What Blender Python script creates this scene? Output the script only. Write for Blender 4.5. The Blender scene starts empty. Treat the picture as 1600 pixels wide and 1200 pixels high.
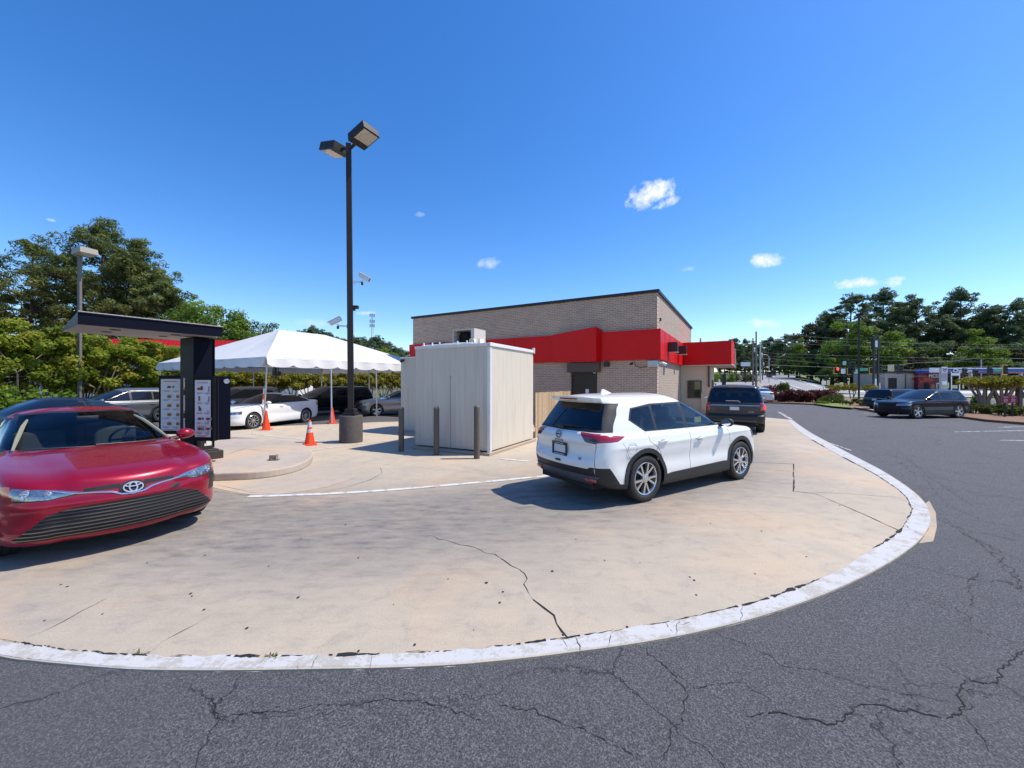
import bpy, bmesh, math, random
import numpy as np
from mathutils import Vector, Matrix
R=math.radians
random.seed(7)
rng=np.random.default_rng(11)
SC=bpy.context.scene
COL=SC.collection
F=620.0; H=1.85; HY=598.0
AZ=-0.014   # asphalt level; the concrete pad is level 0
def gp(u,v,z=0.0):
    Y=F*(H-z)/(v-HY); return Vector(((u-800)/F*Y,Y,z))
def at(u,Y,z=0.0): return Vector(((u-800)/F*Y,Y,z))
def zat(v,Y): return H-(v-HY)/F*Y
# ---------------------------------------------------------------- materials
def newmat(name):
    m=bpy.data.materials.new(name); m.use_nodes=True
    nt=m.node_tree; nt.nodes.clear()
    return m,nt
class NT:
    def __init__(s,nt): s.nt=nt
    def n(s,t,**k):
        nd=s.nt.nodes.new(t)
        ins=k.pop('ins',{})
        for a,b in k.items(): setattr(nd,a,b)
        for a,b in ins.items():
            if hasattr(b,'is_linked') : s.nt.links.new(b,nd.inputs[a])
            else: nd.inputs[a].default_value=b
        return nd
    def l(s,a,b): s.nt.links.new(a,b)
    def ramp(s,fac,stops,interp='LINEAR'):
        nd=s.n('ShaderNodeValToRGB'); cr=nd.color_ramp; cr.interpolation=interp
        while len(cr.elements)<len(stops): cr.elements.new(0.5)
        for e,(p,c) in zip(cr.elements,stops):
            e.position=p; e.color=(c,c,c,1) if not isinstance(c,tuple) else (*c,1) if len(c)==3 else c
        s.l(fac,nd.inputs['Fac']); return nd.outputs['Color']
    def noise(s,vec,scale,detail=4,rough=.55,dist=0.0):
        nd=s.n('ShaderNodeTexNoise',ins={'Scale':scale,'Detail':detail,'Roughness':rough,'Distortion':dist})
        if vec is not None: s.l(vec,nd.inputs['Vector'])
        return nd.outputs['Fac']
    def mix(s,fac,a,b,bt='MIX'):
        nd=s.n('ShaderNodeMix',data_type='RGBA',blend_type=bt)
        for k,v in ((0,fac),(6,a),(7,b)):
            if hasattr(v,'is_linked'): s.l(v,nd.inputs[k])
            else: nd.inputs[k].default_value=(*v,1) if isinstance(v,tuple) and len(v)==3 else v
        return nd.outputs[2]
    def math(s,op,a,b=0.0,c=0.0,clamp=False):
        nd=s.n('ShaderNodeMath',operation=op,use_clamp=clamp)
        for k,v in enumerate((a,b,c)):
            if hasattr(v,'is_linked'): s.l(v,nd.inputs[k])
            else: nd.inputs[k].default_value=v
        return nd.outputs[0]
    def coord(s,which='Object',scale=None):
        tc=s.n('ShaderNodeTexCoord').outputs[which]
        if scale is None: return tc
        mp=s.n('ShaderNodeMapping',ins={'Scale':scale}); s.l(tc,mp.inputs['Vector']); return mp.outputs['Vector']
    def out(s,sh):
        o=s.n('ShaderNodeOutputMaterial'); s.l(sh,o.inputs['Surface']); return o
    def bsdf(s,col,rough=.5,metal=0.0,bump=None,bstr=.3,bdist=.01,**k):
        p=s.n('ShaderNodeBsdfPrincipled')
        for key,v in (('Base Color',col),('Roughness',rough),('Metallic',metal)):
            if hasattr(v,'is_linked'): s.l(v,p.inputs[key])
            else: p.inputs[key].default_value=(*v,1) if isinstance(v,tuple) else v
        for a,b in k.items(): p.inputs[a.replace('_',' ')].default_value=b
        if bump is not None:
            b=s.n('ShaderNodeBump',ins={'Strength':bstr,'Distance':bdist}); s.l(bump,b.inputs['Height']); s.l(b.outputs[0],p.inputs['Normal'])
        return p.outputs[0]
MATS={}
def mat(name,col,rough=.5,metal=0.0,var=.12,vs=6.0,bump=0.0,bs=60.0,**k):
    if name in MATS: return MATS[name]
    m,nt=newmat(name); g=NT(nt)
    co=g.coord('Object')
    f=g.noise(co,vs,5)
    lo=tuple(c*(1-var) for c in col); hi=tuple(min(1,c*(1+var)) for c in col)
    c=g.mix(f,lo,hi)
    bmp=g.noise(co,bs,3) if bump else None
    rv=g.math('MULTIPLY_ADD',g.noise(co,vs*2.3,3),.12,max(0.02,rough-.06))
    g.out(g.bsdf(c,rv,metal,bmp,bump,.01,**k)); MATS[name]=m; return m
def paint(name,col,metal=.35,rough=.32,coat=1.0,spec=.5):
    if name in MATS: return MATS[name]
    m,nt=newmat(name); g=NT(nt); co=g.coord('Object')
    fl=g.noise(co,900,1); d=g.noise(co,3.0,5)
    c=g.mix(g.math('MULTIPLY',fl,.35),col,tuple(min(1,x*1.5+.01) for x in col))
    c=g.mix(g.ramp(d,[(.52,0.0),(.8,.12 if min(col)>.1 else .03)]),c,(.30,.27,.23))
    rg=g.math('MULTIPLY_ADD',d,.10,rough-.05)
    orange=g.noise(co,140,2)
    sh=g.bsdf(c,rg,metal,orange,.012,.004,Coat_Weight=coat,Coat_Roughness=.04,Specular_IOR_Level=spec)
    g.out(sh); MATS[name]=m; return m
def glassmat(name,tint=(.25,.3,.3),refl=1.5,rough=.01):
    if name in MATS: return MATS[name]
    m,nt=newmat(name); g=NT(nt)
    tr=g.n('ShaderNodeBsdfTransparent',ins={'Color':(*tint,1)})
    gl=g.n('ShaderNodeBsdfGlossy',ins={'Color':(.95,.97,1,1),'Roughness':rough})
    fr=g.n('ShaderNodeFresnel',ins={'IOR':refl})
    fac=g.math('ADD',fr.outputs[0],g.math('MULTIPLY',g.noise(g.coord(),7,3),.02))
    mx=g.n('ShaderNodeMixShader'); g.l(fac,mx.inputs[0]); g.l(tr.outputs[0],mx.inputs[1]); g.l(gl.outputs[0],mx.inputs[2])
    g.out(mx.outputs[0]); MATS[name]=m; return m
def emit(name,col,st):
    if name in MATS: return MATS[name]
    m,nt=newmat(name); g=NT(nt)
    p=g.bsdf(col,.3,0.0); nd=p.node; nd.inputs['Emission Color'].default_value=(*col,1); nd.inputs['Emission Strength'].default_value=st
    g.out(p); MATS[name]=m; return m
# ---------------------------------------------------------------- mesh builder
class MB:
    def __init__(s): s.v=[]; s.f=[]; s.m=[]
    def add(s,vs,fs,mi=0,M=None):
        o=len(s.v)
        s.v+= [tuple(M@Vector(p)) if M is not None else tuple(p) for p in vs]
        s.f+= [tuple(o+i for i in f) for f in fs]; s.m+=[mi]*len(fs); return s
    def box(s,c,d,mi=0,M=None):
        x,y,z=c; a,b,e=d[0]/2,d[1]/2,d[2]/2
        vs=[(x+i*a,y+j*b,z+k*e) for k in(-1,1) for j in(-1,1) for i in(-1,1)]
        return s.add(vs,[(0,2,3,1),(4,5,7,6),(0,1,5,4),(2,6,7,3),(0,4,6,2),(1,3,7,5)],mi,M)
    def prism(s,poly,z0,z1,mi=0,M=None):
        n=len(poly); a=sum(poly[i][0]*poly[(i+1)%n][1]-poly[(i+1)%n][0]*poly[i][1] for i in range(n))
        if a<0: poly=poly[::-1]
        vs=[(p[0],p[1],z0) for p in poly]+[(p[0],p[1],z1) for p in poly]
        fs=[tuple(range(n-1,-1,-1)),tuple(range(n,2*n))]+[(i,(i+1)%n,n+(i+1)%n,n+i) for i in range(n)]
        return s.add(vs,fs,mi,M)
    def tube(s,pts,r,n=8,mi=0,M=None,caps=True):
        pts=[Vector(p) for p in pts]; L=len(pts)
        rs=r if isinstance(r,(list,tuple)) else [r]*L
        vs=[]; up=None
        for i,p in enumerate(pts):
            d=(pts[min(i+1,L-1)]-pts[max(i-1,0)]).normalized()
            if up is None: up=Vector((0,0,1)) if abs(d.z)<.9 else Vector((1,0,0))
            a=d.cross(up); a.normalize(); b=a.cross(d); up=b
            for k in range(n):
                t=2*math.pi*k/n; vs.append(p+(a*math.cos(t)+b*math.sin(t))*rs[i])
        fs=[]
        for i in range(L-1):
            for k in range(n):
                k2=(k+1)%n; fs.append((i*n+k,(i+1)*n+k,(i+1)*n+k2,i*n+k2))
        if caps: fs+=[tuple(range(n)),tuple((L-1)*n+k for k in range(n-1,-1,-1))]
        return s.add(vs,fs,mi,M)
    def lathe(s,prof,n=24,mi=0,M=None,closed=False):
        vs=[]; L=len(prof)
        for r,z in prof:
            for k in range(n):
                t=2*math.pi*k/n; vs.append((r*math.cos(t),r*math.sin(t),z))
        fs=[]
        for i in range(L-1 if not closed else L):
            j=(i+1)%L
            for k in range(n):
                k2=(k+1)%n; fs.append((i*n+k,i*n+k2,j*n+k2,j*n+k))
        return s.add(vs,fs,mi,M)
    def build(s,name,mats,parent=None,smooth=False,bevel=0.0,seg=2):
        me=bpy.data.meshes.new(name); me.from_pydata(s.v,[],s.f)
        if not isinstance(mats,(list,tuple)): mats=[mats]
        for m in mats: me.materials.append(m)
        me.polygons.foreach_set('material_index',s.m)
        bm=bmesh.new(); bm.from_mesh(me); bmesh.ops.recalc_face_normals(bm,faces=bm.faces)
        if bevel:
            es=[e for e in bm.edges if len(e.link_faces)==2 and e.calc_face_angle(0)>.5]
            bmesh.ops.bevel(bm,geom=es,offset=bevel,segments=seg,profile=.5,affect='EDGES',clamp_overlap=True)
        bm.to_mesh(me); bm.free()
        if smooth:
            me.polygons.foreach_set('use_smooth',[True]*len(me.polygons))
            try: me.set_sharp_from_angle(angle=R(40))
            except Exception: pass
        o=bpy.data.objects.new(name,me); COL.objects.link(o)
        if parent is not None: o.parent=parent
        return o
def tag(o,label=None,cat=None,group=None,kind=None):
    if label: o['label']=label
    if cat: o['category']=cat
    if group: o['group']=group
    if kind: o['kind']=kind
    return o
def thing(name,label,cat,loc=(0,0,0),rz=0.0,group=None):
    o=bpy.data.objects.new(name,None); COL.objects.link(o); o.empty_display_size=.2
    o.location=loc; o.rotation_euler=(0,0,rz); return tag(o,label,cat,group)
def copy_tree(o,parent=None):
    c=o.copy(); COL.objects.link(c)
    if parent is not None: c.parent=parent
    for ch in [x for x in bpy.data.objects if x.parent==o]: copy_tree(ch,c)
    return c
def RZ(a): return Matrix.Rotation(a,4,'Z')
def T(x,y,z): return Matrix.Translation((x,y,z))
def text_mesh(txt,size,depth,name,m,parent,M,bold=0.0):
    cu=bpy.data.curves.new(name,'FONT'); cu.body=txt; cu.size=size; cu.extrude=depth; cu.offset=bold
    cu.align_x='CENTER'; cu.align_y='CENTER'; cu.resolution_u=3
    o=bpy.data.objects.new(name,cu); COL.objects.link(o)
    dg=bpy.context.evaluated_depsgraph_get(); me=bpy.data.meshes.new_from_object(o.evaluated_get(dg))
    bpy.data.objects.remove(o); bpy.data.curves.remove(cu)
    me.transform(M); me.materials.clear(); me.materials.append(m)
    ob=bpy.data.objects.new(name,me); COL.objects.link(ob)
    if parent is not None: ob.parent=parent
    return ob
def frame(o,x,y):   # matrix whose local x,y,z are given axes, text lies in local xy
    x=Vector(x).normalized(); y=Vector(y).normalized(); z=x.cross(y)
    return Matrix(((x.x,y.x,z.x,o[0]),(x.y,y.y,z.y,o[1]),(x.z,y.z,z.z,o[2]),(0,0,0,1)))
# ================================================================ camera, light, sky
cam=bpy.data.cameras.new('camera'); co=bpy.data.objects.new('camera',cam); COL.objects.link(co)
co.location=(0,0,H); co.rotation_euler=(R(90),0,0); cam.sensor_width=36; cam.sensor_fit='HORIZONTAL'
cam.lens=36*F/1600; cam.shift_y=-2/1600; cam.clip_start=.05; cam.clip_end=4000; SC.camera=co
SUN_EL=57.0; SUN_AZ=3.0   # azimuth measured from +X towards +Y
sd=Vector((math.cos(R(SUN_EL))*math.cos(R(SUN_AZ)),math.cos(R(SUN_EL))*math.sin(R(SUN_AZ)),math.sin(R(SUN_EL))))
sl=bpy.data.lights.new('sun','SUN'); sl.energy=4.5; sl.angle=R(.5); sl.color=(1,.93,.82)
so=bpy.data.objects.new('sun',sl); COL.objects.link(so); so.rotation_euler=(-sd).to_track_quat('-Z','Y').to_euler()
W=bpy.data.worlds.new('World'); SC.world=W; W.use_nodes=True
wn=W.node_tree; wn.nodes.clear(); g=NT(wn)
sky=g.n('ShaderNodeTexSky',sky_type='NISHITA',sun_disc=False,sun_elevation=R(SUN_EL),sun_rotation=R(90-SUN_AZ),air_density=1.0,dust_density=.35,ozone_density=3.2,altitude=200)
hs=g.n('ShaderNodeHueSaturation',ins={'Hue':.508,'Saturation':1.32,'Value':1.17}); g.l(sky.outputs[0],hs.inputs['Color'])
skyc=hs.outputs[0]
# small fair-weather clouds, placed by direction
tc=g.n('ShaderNodeTexCoord').outputs['Generated']
nz=g.noise(tc,26,6,.62); nz2=g.noise(tc,70,5,.6); nz3=g.noise(tc,9,3,.5)
mask=None
for (u,v,a,b,amp,tilt) in ((1018,304,45,21,1.0,.10),(1040,318,26,9,.9,.3),(1196,406,25,13,.95,0.0),(1352,442,40,10,.95,-.12),(1195,505,26,9,.75,-.12),(762,412,20,10,.45,.25),(656,335,10,5,.4,0),(572,489,16,4,.5,.1),(1392,436,20,4,.45,-.12),(1075,421,12,5,.25,0),(80,344,6,3,.4,0),(488,505,30,7,.22,0)):
    d=Vector(((u-800)/F,1,(HY-v)/F)).normalized()
    r=Vector((d.y,-d.x,0)).normalized(); up=r.cross(d)
    r2=(r+up*tilt).normalized(); up2=r2.cross(d).normalized()
    sc=F/ (1/ d.y)   # px per radian at this direction (approx)
    k=F*math.sqrt(1+((u-800)/F)**2+((HY-v)/F)**2)
    def dot(vec,s):
        nd=g.n('ShaderNodeVectorMath',operation='DOT_PRODUCT'); g.l(tc,nd.inputs[0]); nd.inputs[1].default_value=vec; return g.math('MULTIPLY',nd.outputs['Value'],s)
    x=dot(r2,k/a); y=dot(up2,k/b)
    e=g.math('SUBTRACT',1.0,g.math('ADD',g.math('MULTIPLY',x,x),g.math('MULTIPLY',y,y)))
    z=g.n('ShaderNodeVectorMath',operation='DOT_PRODUCT'); g.l(tc,z.inputs[0]); z.inputs[1].default_value=d
    e=g.math('MINIMUM',e,g.math('MULTIPLY_ADD',z.outputs['Value'],40.0,-36.0))
    t=g.math('ADD',e,g.math('MULTIPLY_ADD',nz,3.4,-1.86)); t=g.math('ADD',t,g.math('MULTIPLY_ADD',nz2,1.2,-.6))
    t=g.math('MULTIPLY',g.math('MULTIPLY',t,.95,clamp=True),amp)
    mask=t if mask is None else g.math('MAXIMUM',mask,t)
shade=g.mix(g.math('MULTIPLY_ADD',nz2,1.2,-.2,clamp=True),(4.9,5.3,5.9),(6.4,6.5,6.6))
fin=g.mix(mask,skyc,shade)
bg=g.n('ShaderNodeBackground',ins={'Strength':.148}); g.l(fin,bg.inputs['Color'])
ow=g.n('ShaderNodeOutputWorld'); g.l(bg.outputs[0],ow.inputs['Surface'])
SC.view_settings.view_transform='Standard'; SC.view_settings.look='None'; SC.view_settings.exposure=.34; SC.view_settings.gamma=1
# ================================================================ ground
def m_asphalt():
    m,nt=newmat('asphalt'); g=NT(nt); c=g.coord('Object')
    chips=g.noise(c,95,3,.65); fine=g.noise(c,210,2,.6); big=g.noise(c,.35,5,.6); mid=g.noise(c,2.2,4,.6)
    chips=g.math('MULTIPLY_ADD',g.math('SUBTRACT',chips,.5),1.9,.5,clamp=True); a=g.ramp(chips,[(.22,(.016,.016,.019)),(.48,(.066,.065,.070)),(.66,(.130,.128,.136)),(.88,(.25,.245,.255))])
    a=g.mix(g.math('MULTIPLY',fine,.2),a,(.085,.083,.087))
    a=g.mix(g.ramp(big,[(.35,0.0),(.7,.55)]),a,(.092,.089,.091))
    a=g.mix(g.ramp(mid,[(.55,0.0),(.8,.30)]),a,(.045,.044,.05))
    # hairline crazing
    wv=g.n('ShaderNodeVectorMath',operation='ADD'); nn=g.n('ShaderNodeTexNoise',ins={'Scale':1.3,'Detail':6.0,'Roughness':.62}); g.l(c,nn.inputs['Vector'])
    sc=g.n('ShaderNodeVectorMath',operation='SCALE',ins={'Scale':.9}); g.l(nn.outputs['Color'],sc.inputs[0]); g.l(c,wv.inputs[0]); g.l(sc.outputs[0],wv.inputs[1])
    vo=g.n('ShaderNodeTexVoronoi',feature='DISTANCE_TO_EDGE',ins={'Scale':.62}); g.l(wv.outputs[0],vo.inputs['Vector'])
    cr=g.ramp(vo.outputs['Distance'],[(.0,1.0),(.0028,.8),(.006,0.0)])
    crm=g.math('MULTIPLY',cr,g.ramp(g.noise(c,.42,3),[(.40,0.0),(.54,.9)]))
    a=g.mix(crm,a,(.012,.012,.013))
    h=g.math('SUBTRACT',g.math('ADD',chips,g.math('MULTIPLY',fine,.5)),g.math('MULTIPLY',crm,1.2))
    g.out(g.bsdf(a,.82,0,h,.75,.012)); return m
def m_concrete(name,wear=True,base=((.515,.425,.31),(.43,.365,.28)),seed=0.0):
    m,nt=newmat(name); g=NT(nt); c0=g.coord('Object'); mp=g.n('ShaderNodeMapping',ins={'Location':(seed,seed*.7,0)}); g.l(c0,mp.inputs['Vector']); c=mp.outputs['Vector']
    big=g.noise(c,.30,5,.6,.4); mid=g.noise(c,1.6,5,.65,.3); sp=g.noise(c,70,3,.65); sp2=g.noise(c,24,4,.7)
    a=g.mix(g.ramp(big,[(.36,0.0),(.62,1.0)]),base[0],base[1])
    a=g.mix(g.ramp(mid,[(.45,0.0),(.72,.5)]),a,(.34,.295,.25))
    a=g.mix(g.ramp(g.noise(c,4.5,5,.7,.5),[(.52,0.0),(.72,.5)]),a,(.27,.235,.205))
    a=g.mix(g.ramp(g.noise(c,.55,4,.55,.6),[(.50,0.0),(.68,.62)]),a,(.58,.405,.25))
    if wear:
        at_=g.n('ShaderNodeAttribute',attribute_name='wear')
        st=g.n('ShaderNodeMapping',ins={'Rotation':(0,0,R(-12)),'Scale':(.8,2.3,1)}); g.l(c,st.inputs['Vector'])
        strk=g.noise(st.outputs['Vector'],3.0,6,.7)
        wf=g.math('MULTIPLY',at_.outputs['Fac'],g.math('MULTIPLY_ADD',strk,1.3,.15),clamp=True)
        a=g.mix(wf,a,(.150,.140,.133))
        dk=g.ramp(strk,[(.56,0.0),(.70,1.0)]); a=g.mix(g.math('MULTIPLY',g.math('MULTIPLY',dk,at_.outputs['Fac']),.35),a,(.075,.07,.068))
    a=g.mix(g.ramp(sp,[(.28,.6),(.44,0.0)]),a,(.24,.20,.16))
    a=g.mix(g.ramp(sp,[(.58,0.0),(.78,.5)]),a,(.64,.56,.46))
    a=g.mix(g.ramp(sp2,[(.64,0.0),(.76,.5)]),a,(.26,.215,.18))
    h=g.math('ADD',sp,g.math('MULTIPLY',sp2,.6))
    g.out(g.bsdf(a,.86,0,h,.30,.006)); return m
def m_paintline(name,under,cov=.5,col=(.74,.74,.73)):
    m,nt=newmat(name); g=NT(nt); c=g.coord('Object')
    n1=g.noise(c,5.5,6,.72); n2=g.noise(c,45,3,.6); n3=g.noise(c,1.2,4)
    f=g.ramp(g.math('ADD',n1,g.math('MULTIPLY_ADD',n2,.35,-.17)),[(cov-.03,1.0),(cov+.05,0.0)])
    col=g.mix(g.math('MULTIPLY',n2,.5),col,tuple(x*.80 for x in col)); col=g.mix(g.ramp(n3,[(.45,0.0),(.75,.4)]),col,(.50,.47,.43))
    a=g.mix(f,under,col); a=col if cov>.95 else a
    if cov<=.95:
        a=g.mix(f,under,col)
    g.out(g.bsdf(a,.72,0,n2,.25,.006)); return m
MA=m_asphalt(); MC=m_concrete('concrete_pad'); MC2=m_concrete('concrete_island',False,((.45,.38,.31),(.38,.325,.27)),7.0)
MCK=m_concrete('concrete_kerb',False,((.42,.33,.23),(.37,.30,.22)),3.0)
MPW=m_paintline('kerb_paint',(.38,.355,.32),.53,(.49,.49,.485)); MPL=m_paintline('line_paint',(.36,.30,.24),.55,(.62,.62,.61)); MPA=m_paintline('asphalt_line_paint',(.10,.10,.105),.50,(.62,.62,.62))
MCR=mat('crack_dark',(.014,.013,.013),.95,0,.4,30); MSPOT=mat('oil_spot',(.022,.020,.019),.7,0,.5,40)
MPALE=mat('crack_dust',(.20,.19,.185),.95,0,.3,30)
def gmesh(name,vs,fs,m,kind='structure',parent=None):
    me=bpy.data.meshes.new(name); me.from_pydata([tuple(v) for v in vs],[],fs); me.materials.append(m)
    o=bpy.data.objects.new(name,me); COL.objects.link(o)
    if kind: o['kind']=kind
    o.parent=parent; return o
# terrain to the horizon
def ramp01(a,b,x): t=min(1,max(0,(x-a)/(b-a))); return t*t*(3-2*t)
def terr(x,y):
    if y<40: return -.10
    q=x/max(y,1); k=1-ramp01(.72,.84,q); k*=ramp01(.30,.50,q)*1.0 if q<.5 else 1
    rise=.036*max(0,min(y,420)-48)
    return -.10+rise*k+max(0,y-160)*.012*(1-k)
ys=[-60,-20,0,10,20,30,40,48,56,64,72,80,90,100,112,125,140,160,180,210,250,300,360,420,600,900,1600]
qs=[-1.0+.05*i for i in range(41)]
vs=[];fs=[]
for y in ys:
    for q in [-6,-3,-1.8]+[-1.4+.05*i for i in range(61)]+[1.9,3,6]:
        w=max(y,60) if y<60 else y
        x=q*w; vs.append((x,y,terr(x,y)))
nq=67
for i in range(len(ys)-1):
    for k in range(nq-1): fs.append((i*nq+k,i*nq+k+1,(i+1)*nq+k+1,(i+1)*nq+k))
def m_ground():
    m,nt=newmat('rough_ground'); g=NT(nt); c=g.coord('Object')
    n=g.noise(c,.08,5); n2=g.noise(c,1.8,5,.7)
    a=g.mix(g.ramp(n,[(.40,0.0),(.6,1.0)]),(.085,.105,.030),(.20,.165,.10)); a=g.mix(g.math('MULTIPLY',n2,.6),a,(.06,.075,.025))
    g.out(g.bsdf(a,.95,0,n2,.5,.05)); return m
gmesh('ground',vs,fs,m_ground())
# asphalt lot
gmesh('asphalt_lot',[(-60,-14,AZ),(70,-14,AZ),(70,42,AZ),(44,45,AZ),(28,45.5,AZ),(10,46,AZ),(-60,46,AZ)],[(0,1,2,3,4,5,6)],MA)
# concrete pad
OUT=[(-900,852),(-400,935),(-150,990),(0,1025),(50,1032),(100,1037),(200,1045),(300,1047),(400,1046.5),(500,1045),(600,1043),(700,1039),(800,1030),(900,1018),(1000,1004),(1100,985),(1200,959),(1300,923),(1380,884),(1430,850),(1450,826),(1454,806),(1444,784),(1420,762),(1380,736),(1340,715),(1300,694),(1262,673),(1238,656)]
INN=[(-900,838),(-400,915),(-150,968),(0,1000),(50,1008),(100,1015),(200,1023.5),(300,1026),(400,1026),(500,1025),(600,1022),(700,1018),(800,1009),(900,995.5),(1000,980),(1100,961),(1200,935),(1300,897),(1368,856),(1405,830),(1421,808),(1424,793),(1414,775),(1396,760),(1362,738),(1322,717),(1284,696),(1250,675),(1231,657)]
def dense(pts,n=6,closed=False):
    P=[Vector(p) for p in pts]; out=[]
    for i in range(len(P)-1):
        p0=P[max(i-1,0)];p1=P[i];p2=P[i+1];p3=P[min(i+2,len(P)-1)]
        for k in range(n):
            t=k/n; out.append(.5*((2*p1)+(p2-p0)*t+(2*p0-5*p1+4*p2-p3)*t*t+(3*p1-p0-3*p2+p3)*t**3))
    out.append(P[-1]); return out
og=dense([gp(u,v).xy for u,v in OUT],5); ig=dense([gp(u,v).xy for u,v in INN],5)
padpoly=[p for p in og]+[gp(1193,652).xy,gp(1110,651).xy,Vector((9.0,24)),Vector((2,21)),gp(590,659.5).xy,gp(330,670).xy,Vector((-26,12.5)),Vector((-30,10))]
def gridded(name,poly,z,zb,m,step,fn,kind='structure'):
    bm=bmesh.new(); vs=[bm.verts.new((p[0],p[1],z)) for p in poly]; f=bm.faces.new(vs)
    if f.normal.z<0: bmesh.ops.reverse_faces(bm,faces=[f])
    f.normal_update()
    x0=min(p[0] for p in poly);x1=max(p[0] for p in poly);y0=min(p[1] for p in poly);y1=max(p[1] for p in poly)
    bmesh.ops.triangulate(bm,faces=bm.faces)
    x=math.ceil(max(x0,-14)/step)*step
    while x<min(x1,13): bmesh.ops.bisect_plane(bm,geom=bm.verts[:]+bm.edges[:]+bm.faces[:],plane_co=(x,0,0),plane_no=(1,0,0),dist=1e-5); x+=step
    y=math.ceil(y0/step)*step
    while y<y1: bmesh.ops.bisect_plane(bm,geom=bm.verts[:]+bm.edges[:]+bm.faces[:],plane_co=(0,y,0),plane_no=(0,1,0),dist=1e-5); y+=step
    bd=[e for e in bm.edges if e.is_boundary]
    r=bmesh.ops.extrude_edge_only(bm,edges=bd)
    for v in r['geom']:
        if isinstance(v,bmesh.types.BMVert): v.co.z=zb
    bmesh.ops.recalc_face_normals(bm,faces=bm.faces)
    me=bpy.data.meshes.new(name); bm.to_mesh(me); bm.free(); me.materials.append(m)
    at_=me.attributes.new('wear','FLOAT','POINT')
    at_.data.foreach_set('value',[fn(v.co.x,v.co.y) for v in me.vertices])
    o=bpy.data.objects.new(name,me); COL.objects.link(o); o['kind']=kind; return o
LANE=[Vector((-30,16)),Vector((-14,10)),Vector((-6.6,6.1)),Vector((-2.4,5.2)),Vector((.5,6.2)),Vector((2.9,7.6)),Vector((5.4,10)),Vector((8.2,14)),Vector((11,19))]
LN=dense(LANE,8)
def wear(x,y):
    p=Vector((x,y)); d=min(((p-a).length for a in LN)); 
    w=.80*math.exp(-(d/1.45)**2)+.38*math.exp(-(d/3.0)**2)
    fade=1-.65*ramp01(4,9,x)
    return min(1,w*fade)
gridded('concrete_pad',padpoly,0,AZ-.02,MC,.45,wear)
# painted kerb band
vs=[];fs=[];n=min(len(og),len(ig))
random.seed(3)
for i in range(n):
    o_=og[i]; q=ig[i]; d=(o_-q).normalized(); j=random.uniform(-.012,.012); j2=random.uniform(-.02,.02)
    o2=o_+d*(-.022+j*.5); q2=q+d*j2
    vs+=[(q2.x,q2.y,.005),(o2.x,o2.y,.005),(o2.x+d.x*.02,o2.y+d.y*.02,AZ+.002),(q2.x,q2.y,-.01)]
for i in range(n-1): 
    a=4*i;b=4*i+4
    fs+=[(a,a+1,b+1,b),(a+1,a+2,b+2,b+1)]
gmesh('painted_kerb',vs,fs,MPW)
# earth-coloured wedge of kerb at the tip
tip=[(1452,782),(1462,800),(1464,822),(1458,845),(1436,848),(1451,826),(1454,806),(1445,786)]
m=MB(); m.prism([gp(u,v).xy for u,v in tip],AZ-.01,-.006); o=m.build('kerb_wedge',MCK); o['kind']='structure'
def jag_strip(pts,w,z,taper=True,jit=1.0,step=.09,gaps=0.0):
    P=[Vector((p[0],p[1])) for p in pts]; q=[]
    for a,b in zip(P,P[1:]):
        k=max(1,int((b-a).length/step)); 
        for i in range(k): q.append(a+(b-a)*i/k)
    q.append(P[-1]); vs=[];fs=[];L=len(q)
    off=0
    for i,p in enumerate(q):
        d=(q[min(i+1,L-1)]-q[max(i-1,0)]); d.normalize(); nrm=Vector((-d.y,d.x))
        off=off*.6+random.gauss(0,1)*step*.22*jit
        ww=w*random.uniform(.35,1.5)*(min(1,(i+1)/4,(L-i)/4) if taper else 1)
        c=p+nrm*off
        vs+=[(c.x+nrm.x*ww/2,c.y+nrm.y*ww/2,z),(c.x-nrm.x*ww/2,c.y-nrm.y*ww/2,z)]
    for i in range(L-1):
        if random.random()<gaps: continue
        fs.append((2*i,2*i+1,2*i+3,2*i+2))
    return vs,fs
class SM:
    def __init__(s): s.v=[];s.f=[]
    def add(s,vf):
        o=len(s.v); s.v+=vf[0]; s.f+=[tuple(o+i for i in f) for f in vf[1]]
def px(pts,z): return [gp(u,v,z).xy for u,v in pts]
ck=SM()

run=[]
for i_,p in enumerate(dense(ig[12:-6],3)):
    run.append((p.x,p.y))
    if len(run)>random.randint(3,12):
        if random.random()<.72: ck.add(jag_strip(run,random.choice((.010,.014,.02,.034)),.0085,True,.5,.03,.12))
        run=[run[-1]]
CONC=[([(660,835),(700,842),(735,852),(765,862),(790,875),(812,890),(822,905),(830,938)],.007),([(830,938),(846,952),(858,964),(868,976),(888,999)],.026),
 ([(40,1000),(95,972),(130,955),(168,935)],.008),([(240,1023),(262,1003),(330,960)],.006)]
for p,w in CONC: ck.add(jag_strip(px(p,0),w,.004))
JOINT=[([(884,1002),(800,905),(735,850)],.0) if False else ([(1000,705),(1176,752)],.004),([(560,722),(700,735),(860,748)],.004),([(1160,722),(1240,725)],.016),([(1240,725),(1240,768)],.018),([(1240,768),(1275,772),(1330,795),(1407,830)],.010),([(1176,752),(1238,756)],.006),([(1241,768),(1330,772),(1408,778)],.006),
 ([(335,768),(400,776),(480,775),(540,762),(578,750),(597,740),(594,732)],.008),([(340,758),(395,770),(430,772)],.007),([(1195,684),(1282,690)],.006),([(1196,700),(1300,706)],.006)]
for p,w in JOINT: ck.add(jag_strip(px(p,0),w,.0045,False,.12,.12))

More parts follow.
